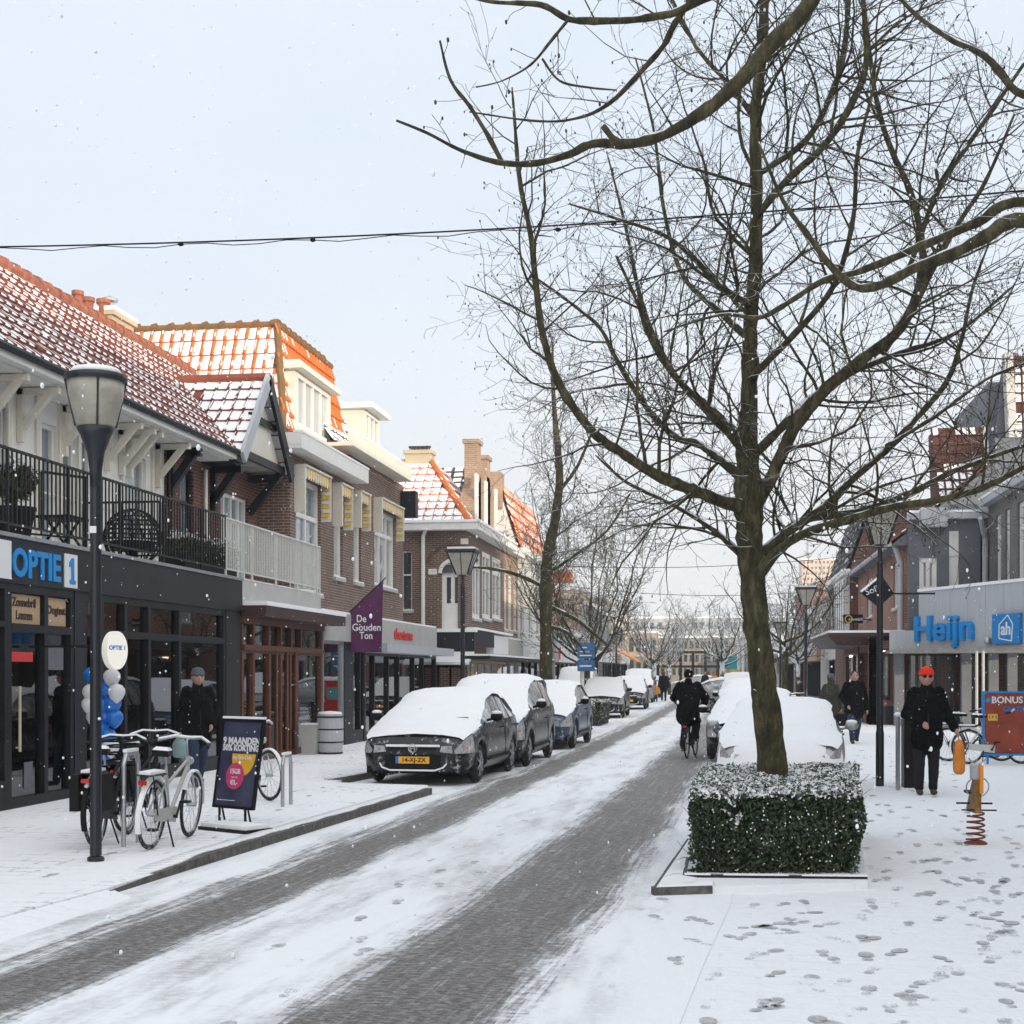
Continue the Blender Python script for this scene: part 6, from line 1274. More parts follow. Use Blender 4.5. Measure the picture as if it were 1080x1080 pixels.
z0, z1 = FD(618, 708, 46.9).z, FD(618, 678, 46.9).z; x0, x1 = FD(609, 709, 46.9), FD(627.5, 709, 46.9); b = MB(); b.box((x0.x, p.y - .14, z0 + .42), (x1.x, p.y - .09, z1)); b.box((x0.x, p.y - .14, z0), (x1.x, p.y - .09, z0 + .38)); b.build('panel', mat('sign_blue_faded', (.04, .13, .30), .5, var=.4, vs=6), t)
b = MB()
for i in range(3): b.box((x0.x + .08, p.y - .145, z0 + .5 + i * .13), (x1.x - .1 - .08 * i, p.y - .1405, z0 + .54 + i * .13))
b.box((x0.x + .08, p.y - .145, z0 + .15), (x1.x - .1, p.y - .1405, z0 + .2)); b.build('lettering', M['white_sign'], t)
p = GD(587, 44); t = thing('parcel_machine', tuple(p), 'red ticket machine just right of the slim street tree trunk', 'machine'); b = MB(); b.box((p.x - .3, p.y, 0), (p.x + .3, p.y + .4, 1.45)); b.build('cabinet', M['red'], t); b = MB(); b.box((p.x - .22, p.y - .01, .85), (p.x + .22, p.y - .002, 1.25)); b.build('screen', M['cloth_teal'], t); b = MB(); b.box((p.x - .32, p.y - .02, 1.452), (p.x + .32, p.y + .42, 1.5)); b.build('snow_cap', M['snow'], t)
# right side signs
p = FD(925, 622, 42); t = thing('shop_sign', tuple(p), 'black diamond-shaped hanging sign with white script behind the lamp post', 'sign'); ux = Vector((CT, ST, 0)); kk = 42 / F; b = MB(); nv = Vector((ST, -CT, 0))
P = [p + ux * (a * kk) + Vector((0, 0, z * kk)) for a, z in ((-17, -3), (5, 15), (18, -4), (2, -18))]; b.prism(P, nv * -.12); pn = b.build('panel', M['black'], t)
b = MB(); text_mb(b, 'Sofie', .27, plate(p + nv * .01 - ux * .1 + Vector((0, 0, .0)), ux * 1 + Vector((0, 0, .35))), .01); b.build('lettering', M['white_sign'], pn)
b = MB(); b.bar(P[0] + Vector((0, 0, .03)), P[1] + Vector((0, 0, .03)), .12, .05); b.build('snow_strip', M['snow'], pn)
b = MB(); b.bar(P[2] - nv * .06, P[2] + Vector((1.2, .2, 0)), .05); b.build('bracket', M['black_metal'], t)
p = FD(900, 653, 50); t = thing('shop_sign', tuple(p), 'flat black sign with a yellow ring standing on the canopy edge', 'sign'); kk = 50 / F; b = MB(); P = [p + ux * (a * kk) + Vector((0, 0, z * kk)) for a, z in ((-10, -4.5), (10, -4.5), (10, 5), (-10, 5))]; b.prism(P, nv * -.1); pn = b.build('panel', M['black'], t)
b = MB(); b.ring(p + nv * .02 - ux * .17, nv, .12, .018, 18, 5); b.build('yellow_ring', M['yellow'], pn); b = MB(); text_mb(b, 'eyewish', .16, plate(p + nv * .012 + ux * .08, ux), .005); b.build('lettering', M['white_sign'], pn)
b = MB(); b.bar(p - Vector((0, 0, .15)), Vector((p.x, p.y, 3.1)), .05); b.bar(p - nv * .06, Vector((XY(918, p.y + .3), p.y + .3, p.z)), .05); b.build('bracket', M['black_metal'], t)
# poster stand BONUS
p = G(1037, 806); D_ = 1.72 * F / (806 - HZ); kk = D_ / F; ux = Vector((CT, ST, 0)); O = Vector((p.x, p.y, 0)); t = thing('advertising_board', tuple(O), 'orange-red poster board with bright blue frame beside the supermarket bicycles', 'advertising board')
P = lambda a, z, d=0: O + ux * (a * kk) + Vector((0, 0, CH + (HZ - z) * kk)) + nv * d
def pb_(mb, a0, a1, za_, zb_, d0, d1): mb.hexa([P(a0, za_, d0), P(a1, za_, d0), P(a1, za_, d1), P(a0, za_, d1), P(a0, zb_, d0), P(a1, zb_, d0), P(a1, zb_, d1), P(a0, zb_, d1)])
b = MB(); pb_(b, 1, 60, 795, 731, -.04, 0); pn = b.build('panel', mat('poster_red', (.36, .07, .035), .4, c2=(.20, .035, .02), vs=3), t)
b = MB(); pb_(b, -1, 1, 797, 729, -.05, .02); pb_(b, 60, 62, 797, 729, -.05, .02); pb_(b, 1, 60, 731, 729, -.05, .02); pb_(b, 1, 60, 797, 795, -.05, .02)
pb_(b, 4, 6, 806, 797, -.04, .0); pb_(b, 54, 56, 806, 797, -.04, 0); b.build('frame', M['blue_letter'], t)
b = MB(); text_mb(b, 'BONUS', .17 * 26.6 / 26, plate(P(25, 738.5, .012), ux), .004, .004, width=.58); b.build('lettering', M['white_sign'], pn)
b = MB(); text_mb(b, 'GRATIS', .12, plate(P(32, 748, .012), ux), .004, .003); b.build('lettering', M['blue_sign'], pn)
b = MB(); pb_(b, 5, 15, 760, 753, .002, .010); yl = b.build('price_tag', M['yellow'], pn); b = MB(); text_mb(b, '1+1', .11, plate(P(10, 756.5, .012), ux), .003); b.build('lettering', M['black'], yl)
b = MB(); b.ball(P(5.2, 738.5, .01), .045, 1, .2, 1, 12); b.build('round_logo', M['blue_letter'], pn)
# bin cabinet with thin post, behind the man in the red hat
p = G(955, 831); t = thing('litter_bin', tuple(p), 'black waste cabinet standing on the snow left of the man in the red hat', 'bin'); b = MB(); b.box((p.x - .02, p.y, 0), (p.x + .26, p.y + .35, 1.02)); b.build('cabinet', M['black_metal'], t); b = MB(); b.box((p.x - .03, p.y - .02, 1.022), (p.x + .28, p.y + .37, 1.05)); b.build('snow_cap', M['snow'], t); b = MB(); b.box((p.x + .03, p.y - .012, .7), (p.x + .21, p.y - .002, .86)); b.build('opening', M['black'], t)
p = G(947, 833); t = thing('bollard', tuple(p), 'slim grey post with a snow cap beside the black waste cabinet', 'bollard'); b = MB(); b.tube([p, p + Vector((0, 0, 1.08))], .035, 10); b.build('post', M['steel'], t); b = MB(); b.ball((p.x, p.y, 1.10), .06, 1, 1, .6); b.build('snow_cap', M['snow'], t)
# cable across the street
def cable(P_, Q_, sag, r, label, n=40):
    b = MB(); pts = [Vector(P_).lerp(Vector(Q_), i / n) - Vector((0, 0, sag * 4 * (i / n) * (1 - i / n))) for i in range(n + 1)]; b.tube(pts, r, 6); return tag(b.build('overhead_cable', M['black']), label, 'cable')
A_, B_ = FD(-260, 262, 15.5), FD(1500, 158, 13.5); cable(A_, B_,   .25, .0085, 'thick black cable strung across the street high above the shops')
b = MB(); pts = [A_.lerp(B_, i / 60) - Vector((0, 0, .25 * 4 * (i / 60) * (1 - i / 60) + .03 + .02 * math.sin(i * 1.7))) for i in range(61)]; b.tube(pts, .005, 5)
for i in (17, 22, 31, 33): b.ball(pts[i], .022, 1.6, 1, 1, 6)
tag(b.build('overhead_cable', M['black']), 'thinner string-light wire looped beneath the thick cable', 'cable')
cable((XL, 56, 6.1), (5.6, 58, 6.4), .35, .012, 'thin lighting wire across the street by the gabled house'); cable((XL, 74, 6.3), (5.4, 76, 6.0), .4, .014, 'faint lighting wire crossing the far part of the street')
# banner and flag poles in the distance
p = GD(768, 88); t = thing('banner_flag', tuple(p), 'teal and yellow banner on a pole in the distance left of the trunk', 'flag'); b = MB(); b.box((p.x - .45, p.y, 1.9), (p.x + .55, p.y + .04, FD(768, 692, 88).z)); b.build('cloth', M['cloth_teal'] if 0 else mat('teal_bright', (.02, .33, .38), .6), t); b = MB(); b.box((p.x - .55, p.y - .005, 1.4), (p.x + .65, p.y + .045, 1.9)); b.build('hem', M['yellow'], t); b = MB(); b.tube([p, p + Vector((0, 0, 3))], .06); b.build('pole', M['steel'], t)
for q_ in (778.5, 783.5): p = GD(q_, 92); t = tag((lambda bb: (bb.tube([p, (p.x, p.y, FD(q_, 666, 92).z)], .09, 8), bb.build('flagpole', M['white_paint']))[1])(MB()), 'bare white flagpole in the distance directly left of the trunk' if q_ < 780 else 'second white flagpole partly hidden by the trunk edge', 'flagpole', 'white flagpoles')
# pavement fence / street cabinets at right behind
p = GD(862, 39); t = thing('barrier', tuple(p), 'low dark barrier along the right pavement behind the buried car', 'barrier'); b = MB()
for i in range(5): b.bar((p.x - .6, p.y + i * 1.2, 0), (p.x - .6, p.y + i * 1.2, .95), .07)
b.bar((p.x - .6, p.y, .93), (p.x - .6, p.y + 4.8, .93), .08); b.bar((p.x - .6, p.y, .5), (p.x - .6, p.y + 4.8, .5), .05); b.build('rail', M['black_metal'], t)
# low stone bench strip by the thin hedge
# spring rider
p = G(1029, 890); x, y, _ = p; t = thing('spring_rider', (x, y, 0), 'playground spring rider on a red coil with yellow seat and handlebar', 'spring rider')
b = MB(); n = 150; hc = .40; b.tube([(x + (.11 - .012 * i / n) * math.cos(i / n * 2 * math.pi * 5.5), y + .10 * math.sin(i / n * 2 * math.pi * 5.5), .02 + hc * i / n) for i in range(n + 1)], .013, 6); b.lathe((x, y, 0), [(.14, 0), (.14, .02), (.1, .03)], 16); b.build('spring', M['rust_red'], t, smooth=True)
b = MB(); b.hexa([(x - .045, y - .22, hc), (x + .03, y - .22, hc), (x + .05, y + .3, hc), (x - .07, y + .3, hc), (x - .05, y - .24, hc + .42), (x + .03, y - .24, hc + .42), (x + .03, y - .05, hc + .42), (x - .05, y - .05, hc + .42)]); b.build('side_panel', M['yellow'] if 0 else mat('rider_yellow', (.34, .15, .015), .5, c2=(.06, .03, .01), vs=9), t)
b = MB(); b.box((x + .005, y - .26, hc + .25), (x + .05, y - .2, hc + .62)); b.build('front_strut', M['orange'], t)
b = MB(); b.box((x - .09, y + .02, hc + .22), (x + .08, y + .34, hc + .25)); b.build('seat', M['black'], t)
b = MB(); b.lathe((x - .01, y - .12, hc + .42), [(.08, 0), (.085, .18), (.06, .2)], 12); b.build('head', mat('rider_head', (.45, .47, .5), .4), t)
b = MB(); b.ring((x, y - .13, hc + .32), (.0, 1, .35), .135, .008, 26, 5); b.tube([(x - .11, y - .13, hc + .68), (x - .04, y - .13, hc + .61), (x + .04, y - .13, hc + .61), (x + .11, y - .13, hc + .68)], .010, 6); b.tube([(x, y - .13, hc + .61), (x, y - .15, hc + .45)], .010, 6); b.build('handlebar', M['steel'], t)
b = MB(); b.bar((x - .22, y + .1, hc + .1), (x + .22, y + .1, hc + .1), .022); b.bar((x - .2, y - .18, hc + .04), (x + .22, y - .18, hc + .04), .018); b.build('footrest', M['black'], t); t.scale = (.8, .8, .8)
# ================================================================ bicycles
def bicycle(label, loc, rz, paint='black', group='bicycles standing around', snow=True, seed=0, steer=0, name='bicycle', crates=False, lean=0, lock=False):
    """built along +Y (front), rear hub at y=0; the root sits under the rear hub"""
    t = thing(name, (0, 0, 0), label, 'bicycle', group); rd = random.Random(seed); r = .345; wb = 1.10
    hd, hb = Vector((0, .86, .88)), Vector((0, .80, 1.03)); bbk = Vector((0, .45, .29)); st = Vector((0, .28, .80)); rh = Vector((0, 0, r)); fh = Vector((0, wb, r))
    Rs = Matrix.Translation(hd) @ Matrix.Rotation(steer, 4, 'Z') @ Matrix.Translation(-hd)
    def wheel(c, nm, T=None):
        b = MB(); b.T = T; b.ring(c, (1, 0, 0), r - .018, .019, 36, 7); w_ = b.build(nm, M['tyre'], t, smooth=True)
        b = MB(); b.T = T; b.ring(c, (1, 0, 0), r - .045, .009, 32, 4); b.build('rim', M['steel'], w_)
        b = MB(); b.T = T
        for k in range(18):
            a = 2 * math.pi * k / 18; e = Vector((0, math.cos(a), math.sin(a))); b.tube([c + e * .03 + Vector(((.02 if k % 2 else -.02), 0, 0)), c + e * (r - .045)], .0028, 3, cap=False)
        b.tube([c - Vector((.05, 0, 0)), c + Vector((.05, 0, 0))], .022, 8); b.build('spokes', M['steel'], w_)
    wheel(rh, 'rear_wheel'); wheel(fh, 'front_wheel', Rs)
    b = MB(); tb = lambda *p, rr=.016: b.tube(p, rr, 8)
    tb(st, bbk); tb(bbk, hd - Vector((0, -.03, .1)), rr=.022); tb(st - (st - bbk) * .35, hd - Vector((0, -.02, .04)), rr=.017); tb(hd - Vector((0, -.05, .16)), hd, rr=.02)
    for s_ in (-1, 1): tb(bbk, rh + Vector((s_ * .055, 0, 0)), rr=.010); tb(st - (st - bbk) * .12, rh + Vector((s_ * .055, 0, 0)), rr=.009)
    b.build('frame', M[paint], t)
    b = MB(); b.T = Rs
    for s_ in (-1, 1): b.tube([hd - Vector((s_ * -.045, -.05, .18)), fh + Vector((s_ * .05, -.03, .1)), fh + Vector((s_ * .05, 0, 0))], .011, 6)
    b.build('fork', M[paint], t)
    b = MB(); b.T = Rs; b.tube([hd, hb + Vector((0, .0, .02)), hb + Vector((0, .06, .03))], .013, 6); b.tube([hb + Vector((-.30, -.22, -.02)), hb + Vector((-.27, -.10, .0)), hb + Vector((-.14, .05, .04)), hb + Vector((0, .06, .03)), hb + Vector((.14, .05, .04)), hb + Vector((.27, -.10, 0)), hb + Vector((.30, -.22, -.02))], .012, 8); h_ = b.build('handlebar', M['steel' if paint != 'black' else 'black_metal'], t, smooth=True)
    for s_ in (-1, 1): b = MB(); b.T = Rs; b.tube([hb + Vector((s_ * .28, -.13, -.005)), hb + Vector((s_ * .305, -.25, -.025))], .018, 8); b.build('grip', M['black'], h_)
    if snow: b = MB(); b.T = Rs; b.tube([hb + Vector((-.27, -.10, .014)), hb + Vector((-.14, .05, .054)), hb + Vector((0, .06, .044)), hb + Vector((.14, .05, .054)), hb + Vector((.27, -.10, .014))], .013, 6); b.build('handlebar_snow', M['snow'], h_)
    b = MB(); b.T = Rs; b.ball(hd + Vector((0, .09, -.06)), .045, 1, .8, 1, 10); b.build('headlight', M['lens'], t)
    b = MB(); sp_ = st + (st - bbk).normalized() * .12; b.tube([st, sp_], .012, 6); b.build('seat_post', M['steel'], t)
    b = MB(); b.hexa([sp_ + Vector((-.085, -.14, 0)), sp_ + Vector((.085, -.14, 0)), sp_ + Vector((.02, .14, .0)), sp_ + Vector((-.02, .14, .0)), sp_ + Vector((-.09, -.15, .06)), sp_ + Vector((.09, -.15, .06)), sp_ + Vector((.018, .15, .045)), sp_ + Vector((-.018, .15, .045))]); sd_ = b.build('saddle', M['black'], t)
    if snow: b = MB(); b.hexa([sp_ + Vector((-.085, -.14, .061)), sp_ + Vector((.085, -.14, .061)), sp_ + Vector((.02, .13, .047)), sp_ + Vector((-.02, .13, .047)), sp_ + Vector((-.06, -.11, .095)), sp_ + Vector((.06, -.11, .095)), sp_ + Vector((.012, .1, .075)), sp_ + Vector((-.012, .1, .075))]); b.build('saddle_snow', M['snow'], sd_)
    def fender(c, a0, a1, nm, T, m_):
        b = MB(); b.T = T; n = 16
        vs = []
        for i in range(n + 1):
            a = R(a0 + (a1 - a0) * i / n)
            for x, dr in ((-.030, .012), (-.018, .028), (.018, .028), (.030, .012)): vs.append(c + Vector((x, math.cos(a) * (r + dr), math.sin(a) * (r + dr))))
        b.add(vs, [(i * 4 + j, i * 4 + j + 1, i * 4 + 5 + j, i * 4 + 4 + j) for i in range(n) for j in range(3)]); return b.build(nm, M[m_], t, fix=False)
    fender(rh, 10, 205, 'rear_mudguard', None, 'snow' if snow and paint != 'black' else paint); fender(fh, -5, 150, 'front_mudguard', Rs, 'snow' if snow and paint != 'black' else paint)
    if snow:
        b = MB(); 
        for i in range(12):
            a = R(55 + i * 7); b.ball(rh + Vector((0, math.cos(a) * (r + .035), math.sin(a) * (r + .035))), .026, 1, 1.4, .8, 6)
        b.build('mudguard_snow', M['snow'], t, smooth=True)
    b = MB()
    for s_ in (-1, 1): b.tube([(s_ * .06, .16, .74), (s_ * .07, -.28, .75)], .008, 5); b.tube([(s_ * .065, -.2, .75), (s_ * .06, 0, r)], .007, 5)
    for y in (.1, -.05, -.2, -.28): b.tube([(-.07, y, .75), (.07, y, .75)], .006, 5)
    rk = b.build('rear_rack', M['black_metal'], t)
    if snow: b = MB(); b.box((-.06, -.26, .757), (.06, .12, .785)); b.build('rack_snow', M['snow'], rk)
    b = MB(); b.box((-.04, -.31, .66), (.04, -.285, .70)); b.build('rear_light', M['tail_red'], t)
    b = MB(); b.hexa([(.035, .0, r - .06), (.05, .0, r - .06), (.05, .52, .22), (.035, .52, .22), (.035, -.04, r + .06), (.05, -.04, r + .06), (.05, .53, .38), (.035, .53, .38)]); b.build('chain_case', M[paint if paint != 'black' else 'black_metal'], t)
    b = MB(); b.tube([bbk + Vector((-.09, 0, 0)), bbk + Vector((.09, 0, 0))], .018, 8)
    for s_, a in ((1, R(60)), (-1, R(240))):
        e = Vector((0, math.cos(a), math.sin(a))) * .17; b.bar(bbk + Vector((s_ * .08, 0, 0)), bbk + Vector((s_ * .08, 0, 0)) + e, .018); b.hexa([bbk + e + Vector((s_ * .09 + dx_, dy_, dz_)) for dz_ in (-.012, .012) for dx_, dy_ in ((0, -.045), (s_ * .09, -.045), (s_ * .09, .045), (0, .045))])
    b.build('crank', M['black_metal'], t)
    b = MB(); b.tube([(.04, .3, .28), (.16, .22, .01)], .010, 6); b.build('kickstand', M['black_metal'], t)
    if crates: b = MB(); 
    if crates:
        for z in (.78, .86, .94, 1.0): b.box((-.17, -.36, z), (.17, -.345, z + .02)); b.box((-.17, .08, z), (.17, .095, z + .02)); b.box((-.17, -.345, z), (-.155, .08, z + .02)); b.box((.155, -.345, z), (.17, .08, z + .02))
        b.box((-.17, -.36, .765), (.17, .095, .778)); cr_ = b.build('crate', M['black'], t)
    if lock: b = MB(); b.box((-.16, -.3, .38), (-.07, .06, .74)); b.box((.07, -.3, .38), (.16, .06, .74)); b.build('saddlebag', M['black'], t)
    t.rotation_euler = (0, lean, rz); t.location = loc; t.scale = (.95, .95, .95); return t
def bike_at(p_rear, p_front, z, **k):
    a, c = G(*p_rear, z), G(*p_front, z); d = c - a; rz = math.atan2(-d.x, d.y); return bicycle(k.pop('label'), (a.x, a.y, z), rz, **k)
GB = 'bicycles parked on the left pavement'
bike_at((101, 893), (143, 878), PZ, label='black bicycle with snowy rear mudguard right behind the tall lamp post', group=GB, seed=1, steer=R(5), lock=True)
bike_at((158, 896), (196, 884), PZ, label='silver-white step-through bicycle nearest the advertising board', group=GB, seed=2, paint='light_grey', steer=R(3), lean=R(4))
bike_at((132, 878), (168, 868), PZ, label='black bicycle with front crate half hidden between the other two', group=GB, seed=5, steer=R(20), crates=True, lock=True)
bike_at((262, 838), (291, 850), PZ, label='pale bicycle standing behind the advertising board with its front wheel showing', group=GB, seed=3, paint='rail_white', steer=R(18))
a = G(1021, 806); bicycle('pale frame bicycle in front of the red poster board', (a.x, a.y, 0), R(-78), paint='rail_white', group='bicycles by the supermarket', seed=4, steer=R(10))
a = G(1048, 800); bicycle('dark bicycle beside the poster board at the right edge', (a.x, a.y, 0), R(-60), paint='black', group='bicycles by the supermarket', seed=6)
for i, (px, D, lb) in enumerate(((836, 47, 'dark bicycle leaning by the low barrier right of the trunk'), (872, 40, 'dark bicycle parked on the right pavement left of the backpacker'), (1000, 27.5, 'black bicycle parked behind the man in the red hat'))):
    a = GD(px, D); bicycle(lb, (a.x, a.y, 0), R(-20 - 30 * i), paint='black', group='bicycles on the right pavement', seed=20 + i)
# rack posts
for (px, py, hh, lb) in ((130.5, 893, .88, 'grey metal rack post between the two nearest bicycles'), (298, 851, .62, 'short grey post beside the front wheel behind the advertising board')):
    p = G(px, py, PZ); t = thing('bicycle_rack', tuple(p), lb, 'bicycle rack'); b = MB(); b.tube([p, p + Vector((0, 0, hh - .1)), p + Vector((.0, .05, hh)), p + Vector((0, .3, hh)), p + Vector((0, .34, hh - .1)), p + Vector((0, .34, 0))], .024, 8); b.build('hoop', M['steel'], t); b = MB(); b.bar(p + Vector((0, .03, hh + .03)), p + Vector((0, .3, hh + .03)), .045, .03); b.build('snow_cap', M['snow'], t)
# ================================================================ people
def limb(mb, pts, rs, n=12):
    mb.tube(pts, rs, n)
    for p, r in zip(pts, rs): mb.ball(p, r, n=n)
def folds(o, st=.03):
    if 'cloth_folds' not in bpy.data.textures: tx = bpy.data.textures.new('cloth_folds', 'CLOUDS'); tx.noise_scale = .11; tx.noise_depth = 3
    m = o.modifiers.new('folds', 'DISPLACE'); m.texture = bpy.data.textures['cloth_folds']; m.strength = st; m.mid_level = .5; m.texture_coords = 'LOCAL'; return o
def person(label, loc, rz, pose='stand', h=1.78, coat='coat_black', legs='jeans', hat=None, hair='hair', extra=None, fine=True, arms=((.03, .0), (.03, .0)), coat_len=.50, group=None, name='person', bag=None, pack=None, shades=False, beard=False, width=1.0, cat='person'):
    """faces -Y locally. joints in units of height"""
    t = thing(name, (0, 0, 0), label, cat, group); S = h; V = lambda x, y, z: Vector((x * S, y * S, z * S)); q = 1 if fine else .6; vox = .013 * (1 if fine else 1.8)
    if pose == 'stand': ft = {-1: V(-.055, -.01, 0), 1: V(.055, .02, 0)}; kn = {-1: V(-.056, -.02, .27), 1: V(.056, .0, .27)}; hip = V(0, 0, .50)
    elif pose == 'walk': ft = {-1: V(-.05, -.13, 0), 1: V(.05, .12, .02)}; kn = {-1: V(-.052, -.09, .27), 1: V(.052, .02, .26)}; hip = V(0, 0, .495)
    else: ft = {-1: V(-.075, -.06, .16), 1: V(.075, -.01, .06)}; kn = {-1: V(-.075, -.20, .40), 1: V(.07, -.15, .32)}; hip = V(0, .06, .52)
    lean = {'stand': 0, 'walk': -.01, 'ride': -.05}[pose]
    ch = hip + V(0, lean * .7, .20); nk = hip + V(0, lean, .325); hd = nk + V(0, -.012 + lean * .1, .095)
    # body (skin) as one surface
    b = MB(); limb(b, [hip, ch, nk], [.085 * S, .095 * S, .045 * S]); limb(b, [nk, hd], [.034 * S, .036 * S])
    b.ball(hd, .058 * S, .86, 1.0, 1.15, 16); b.ball(hd + V(0, -.025, -.03), .036 * S, .85, 1, .95, 12)
    b.ball(hd + V(0, -.060, -.012), .011 * S, .8, 1.1, 1.4, 8)
    for s_ in (-1, 1): b.ball(hd + V(s_ * .050, .003, -.008), .014 * S, .5, 1, 1.4, 8)
    sh = {s_: nk + V(s_ * .095 * width, .0, -.028) for s_ in (-1, 1)}; el = {}; wr = {}; hnd = {}
    for s_, A in ((-1, arms[0]), (1, arms[1])):
        if A == 'pocket': el[s_] = sh[s_] + V(s_ * .055, .045, -.155); wr[s_] = sh[s_] + V(s_ * .0, -.07, -.27)
        elif A == 'front': el[s_] = sh[s_] + V(s_ * .045, .02, -.165); wr[s_] = sh[s_] + V(-s_ * .05, -.115, -.235)
        elif A == 'bar': el[s_] = sh[s_] + V(s_ * .07, -.07, -.14); wr[s_] = sh[s_] + V(s_ * .045, -.21, -.20)
        elif A == 'hold': el[s_] = sh[s_] + V(s_ * .05, .02, -.165); wr[s_] = sh[s_] + V(s_ * .10, -.05, -.27)
        else: el[s_] = sh[s_] + V(s_ * .03, .012 + A[1], -.17); wr[s_] = sh[s_] + V(s_ * (.03 + A[0]), -.03 + A[1] * 2, -.315)
        d = (wr[s_] - el[s_]).normalized(); hnd[s_] = wr[s_] + d * .04 * S
        limb(b, [sh[s_], el[s_], wr[s_]], [.03 * S, .024 * S, .016 * S]); b.ball(hnd[s_], .024 * S, .7, .9, 1.1, 10)
        if fine:
            side = d.cross(Vector((s_, 0, 0))); side = side.normalized() if side.length > .1 else Vector((0, 1, 0)); cu = Vector((-s_, 0, 0)) - d * d.dot(Vector((-s_, 0, 0)))
            for k in range(4):
                o_ = hnd[s_] + side * ((k - 1.5) * .0125 * S) + d * .015 * S; L_ = (.030, .036, .034, .026)[k] * S; b.tube([o_, o_ + d * L_ * .55 + cu * .003, o_ + d * L_ * .9 + cu * .012], [.0062 * S, .0056 * S, .0045 * S], 6)
            o_ = hnd[s_] + side * (-.026 * S); b.tube([o_ - d * .01 * S, o_ + d * .018 * S + cu * .01, o_ + d * .03 * S + cu * .018], [.007 * S, .0062 * S, .005 * S], 6)
    for s_ in (-1, 1): limb(b, [hip + V(s_ * .045, 0, -.02), kn[s_], ft[s_] + V(0, .01, .04)], [.05 * S, .032 * S, .02 * S])
    body = b.build('body', M['skin'], t); remesh(body, .010 if fine else .02, 2)
    # clothes
    b = MB(); 
    for s_ in (-1, 1): limb(b, [hip + V(s_ * .042, .0, -.0), kn[s_], ft[s_] + V(0, .012, .055)], [.066 * S, .045 * S, .036 * S])
    b.ball(hip, .082 * S, 1.15, .95, .9); folds(remesh(b.build('trousers', M[legs], t), vox, 5), .018)
    for s_ in (-1, 1):
        b = MB(); f = ft[s_]; tilt = Vector((0, 0, 0)); b.ball(f + V(0, -.035, .022), .030 * S, .95, 2.1, .72, 10); b.ball(f + V(0, .012, .035), .027 * S, .95, 1.1, 1.3, 10); remesh(b.build('shoe', M['shoe'], t), .012, 2)
    b = MB(); hem = hip + V(0, .0, .5 - .5 - (.52 - coat_len) * 0 - .06 * (coat_len / .5))
    limb(b, [hem + V(0, lean * -.2, -.01), hip + V(0, 0, .06), ch, nk + V(0, .0, -.045)], [.098 * S * width, .094 * S * width, .100 * S * width, .068 * S]); b.v = [Vector((hip.x + (v.x - hip.x) * 1.22, v.y, v.z)) for v in b.v]
    for s_ in (-1, 1): limb(b, [sh[s_] + V(-s_ * .015, 0, -.005), el[s_], wr[s_]], [.050 * S * width, .044 * S * width, .034 * S * width])
    limb(b, [nk + V(0, .006, -.01), nk + V(0, .006, .028)], [.052 * S, .045 * S])
    ct = folds(remesh(b.build('coat', M[coat], t), vox, 5))
    if fine:
        b = MB(); b.bar(nk + V(0, -.062, -.01), hip + V(0, -.118 * width, .02), .012, .006); b.build('zip', M['black_metal'], ct)
    # face
    for s_ in (-1, 1):
        if fine: b = MB(); b.ball(hd + V(s_ * .020, -.0535, .006), .0065 * S, 1.2, .6, .8, 8); b.build('eye', M['black'], t)
    if fine: b = MB(); b.ball(hd + V(0, -.0585, -.036), .011 * S, 1.4, .4, .3, 8); b.build('mouth', mat('lips', (.25, .09, .08), .6) if 'lips' not in M else M['lips'], t)
    if beard: b = MB(); b.ball(hd + V(0, -.030, -.045), .034 * S, 1, .9, .8, 12); b.build('beard', M['hair_grey'], t)
    if shades:
        b = MB()
        for s_ in (-1, 1): b.ball(hd + V(s_ * .021, -.058, .004), .0155 * S, 1, .35, .8, 12)
        b.bar(hd + V(-.05, -.045, .008), hd + V(.05, -.045, .008), .006); b.build('sunglasses', M['black'], t)
    # hair or hat
    if hat:
        b = MB(); b.lathe(hd + V(0, .004, .014), [(.058 * S, 0), (.0605 * S, .012 * S), (.058 * S, .03 * S), (.045 * S, .055 * S), (.02 * S, .066 * S), (.004 * S, .068 * S)], 20, sx=.95, sy=1.05); b.build('hat', M[hat], t, smooth=True)
        b = MB(); b.lathe(hd + V(0, .004, .010), [(.060 * S, 0), (.064 * S, .01 * S), (.060 * S, .024 * S)], 20, sx=.95, sy=1.05); b.build('hat_brim', M[hat], t, smooth=True)
    if hair:
        b = MB(); 
        if hat: b.ball(hd + V(0, .018, -.012), .052 * S, 1.0, .85, .9, 14)
        else: b.ball(hd + V(0, .012, .016), .060 * S, .95, 1.0, .98, 16)
        b.build('hair', M[hair], t, smooth=True)
    if pack: b = MB(); c = ch + V(0, .115, .0); b.ball(c, .09 * S, .95, .55, 1.35, 12); b.ball(c + V(0, .05, -.04), .05 * S, 1.1, .6, 1, 10); remesh(b.build('backpack_straps', M['coat_olive'], t), .02, 3)
    t.rotation_euler = (0, 0, rz); t.location = loc; t['_h'] = 0; del t['_h']
    return t, {s_: hnd[s_] for s_ in (-1, 1)}
def world_pt(loc, rz, v): return Vector(loc) + Matrix.Rotation(rz, 3, 'Z') @ v
p = G(208, 829, PZ); t, hd_ = person('older person in grey knitted hat and long black coat walking past the opticians', tuple(p), R(35), 'walk', 1.74, hat='hat_grey', hair='hair_grey', arms=((.02, 0), 'pocket'), beard=False, legs='jeans', width=1.08)
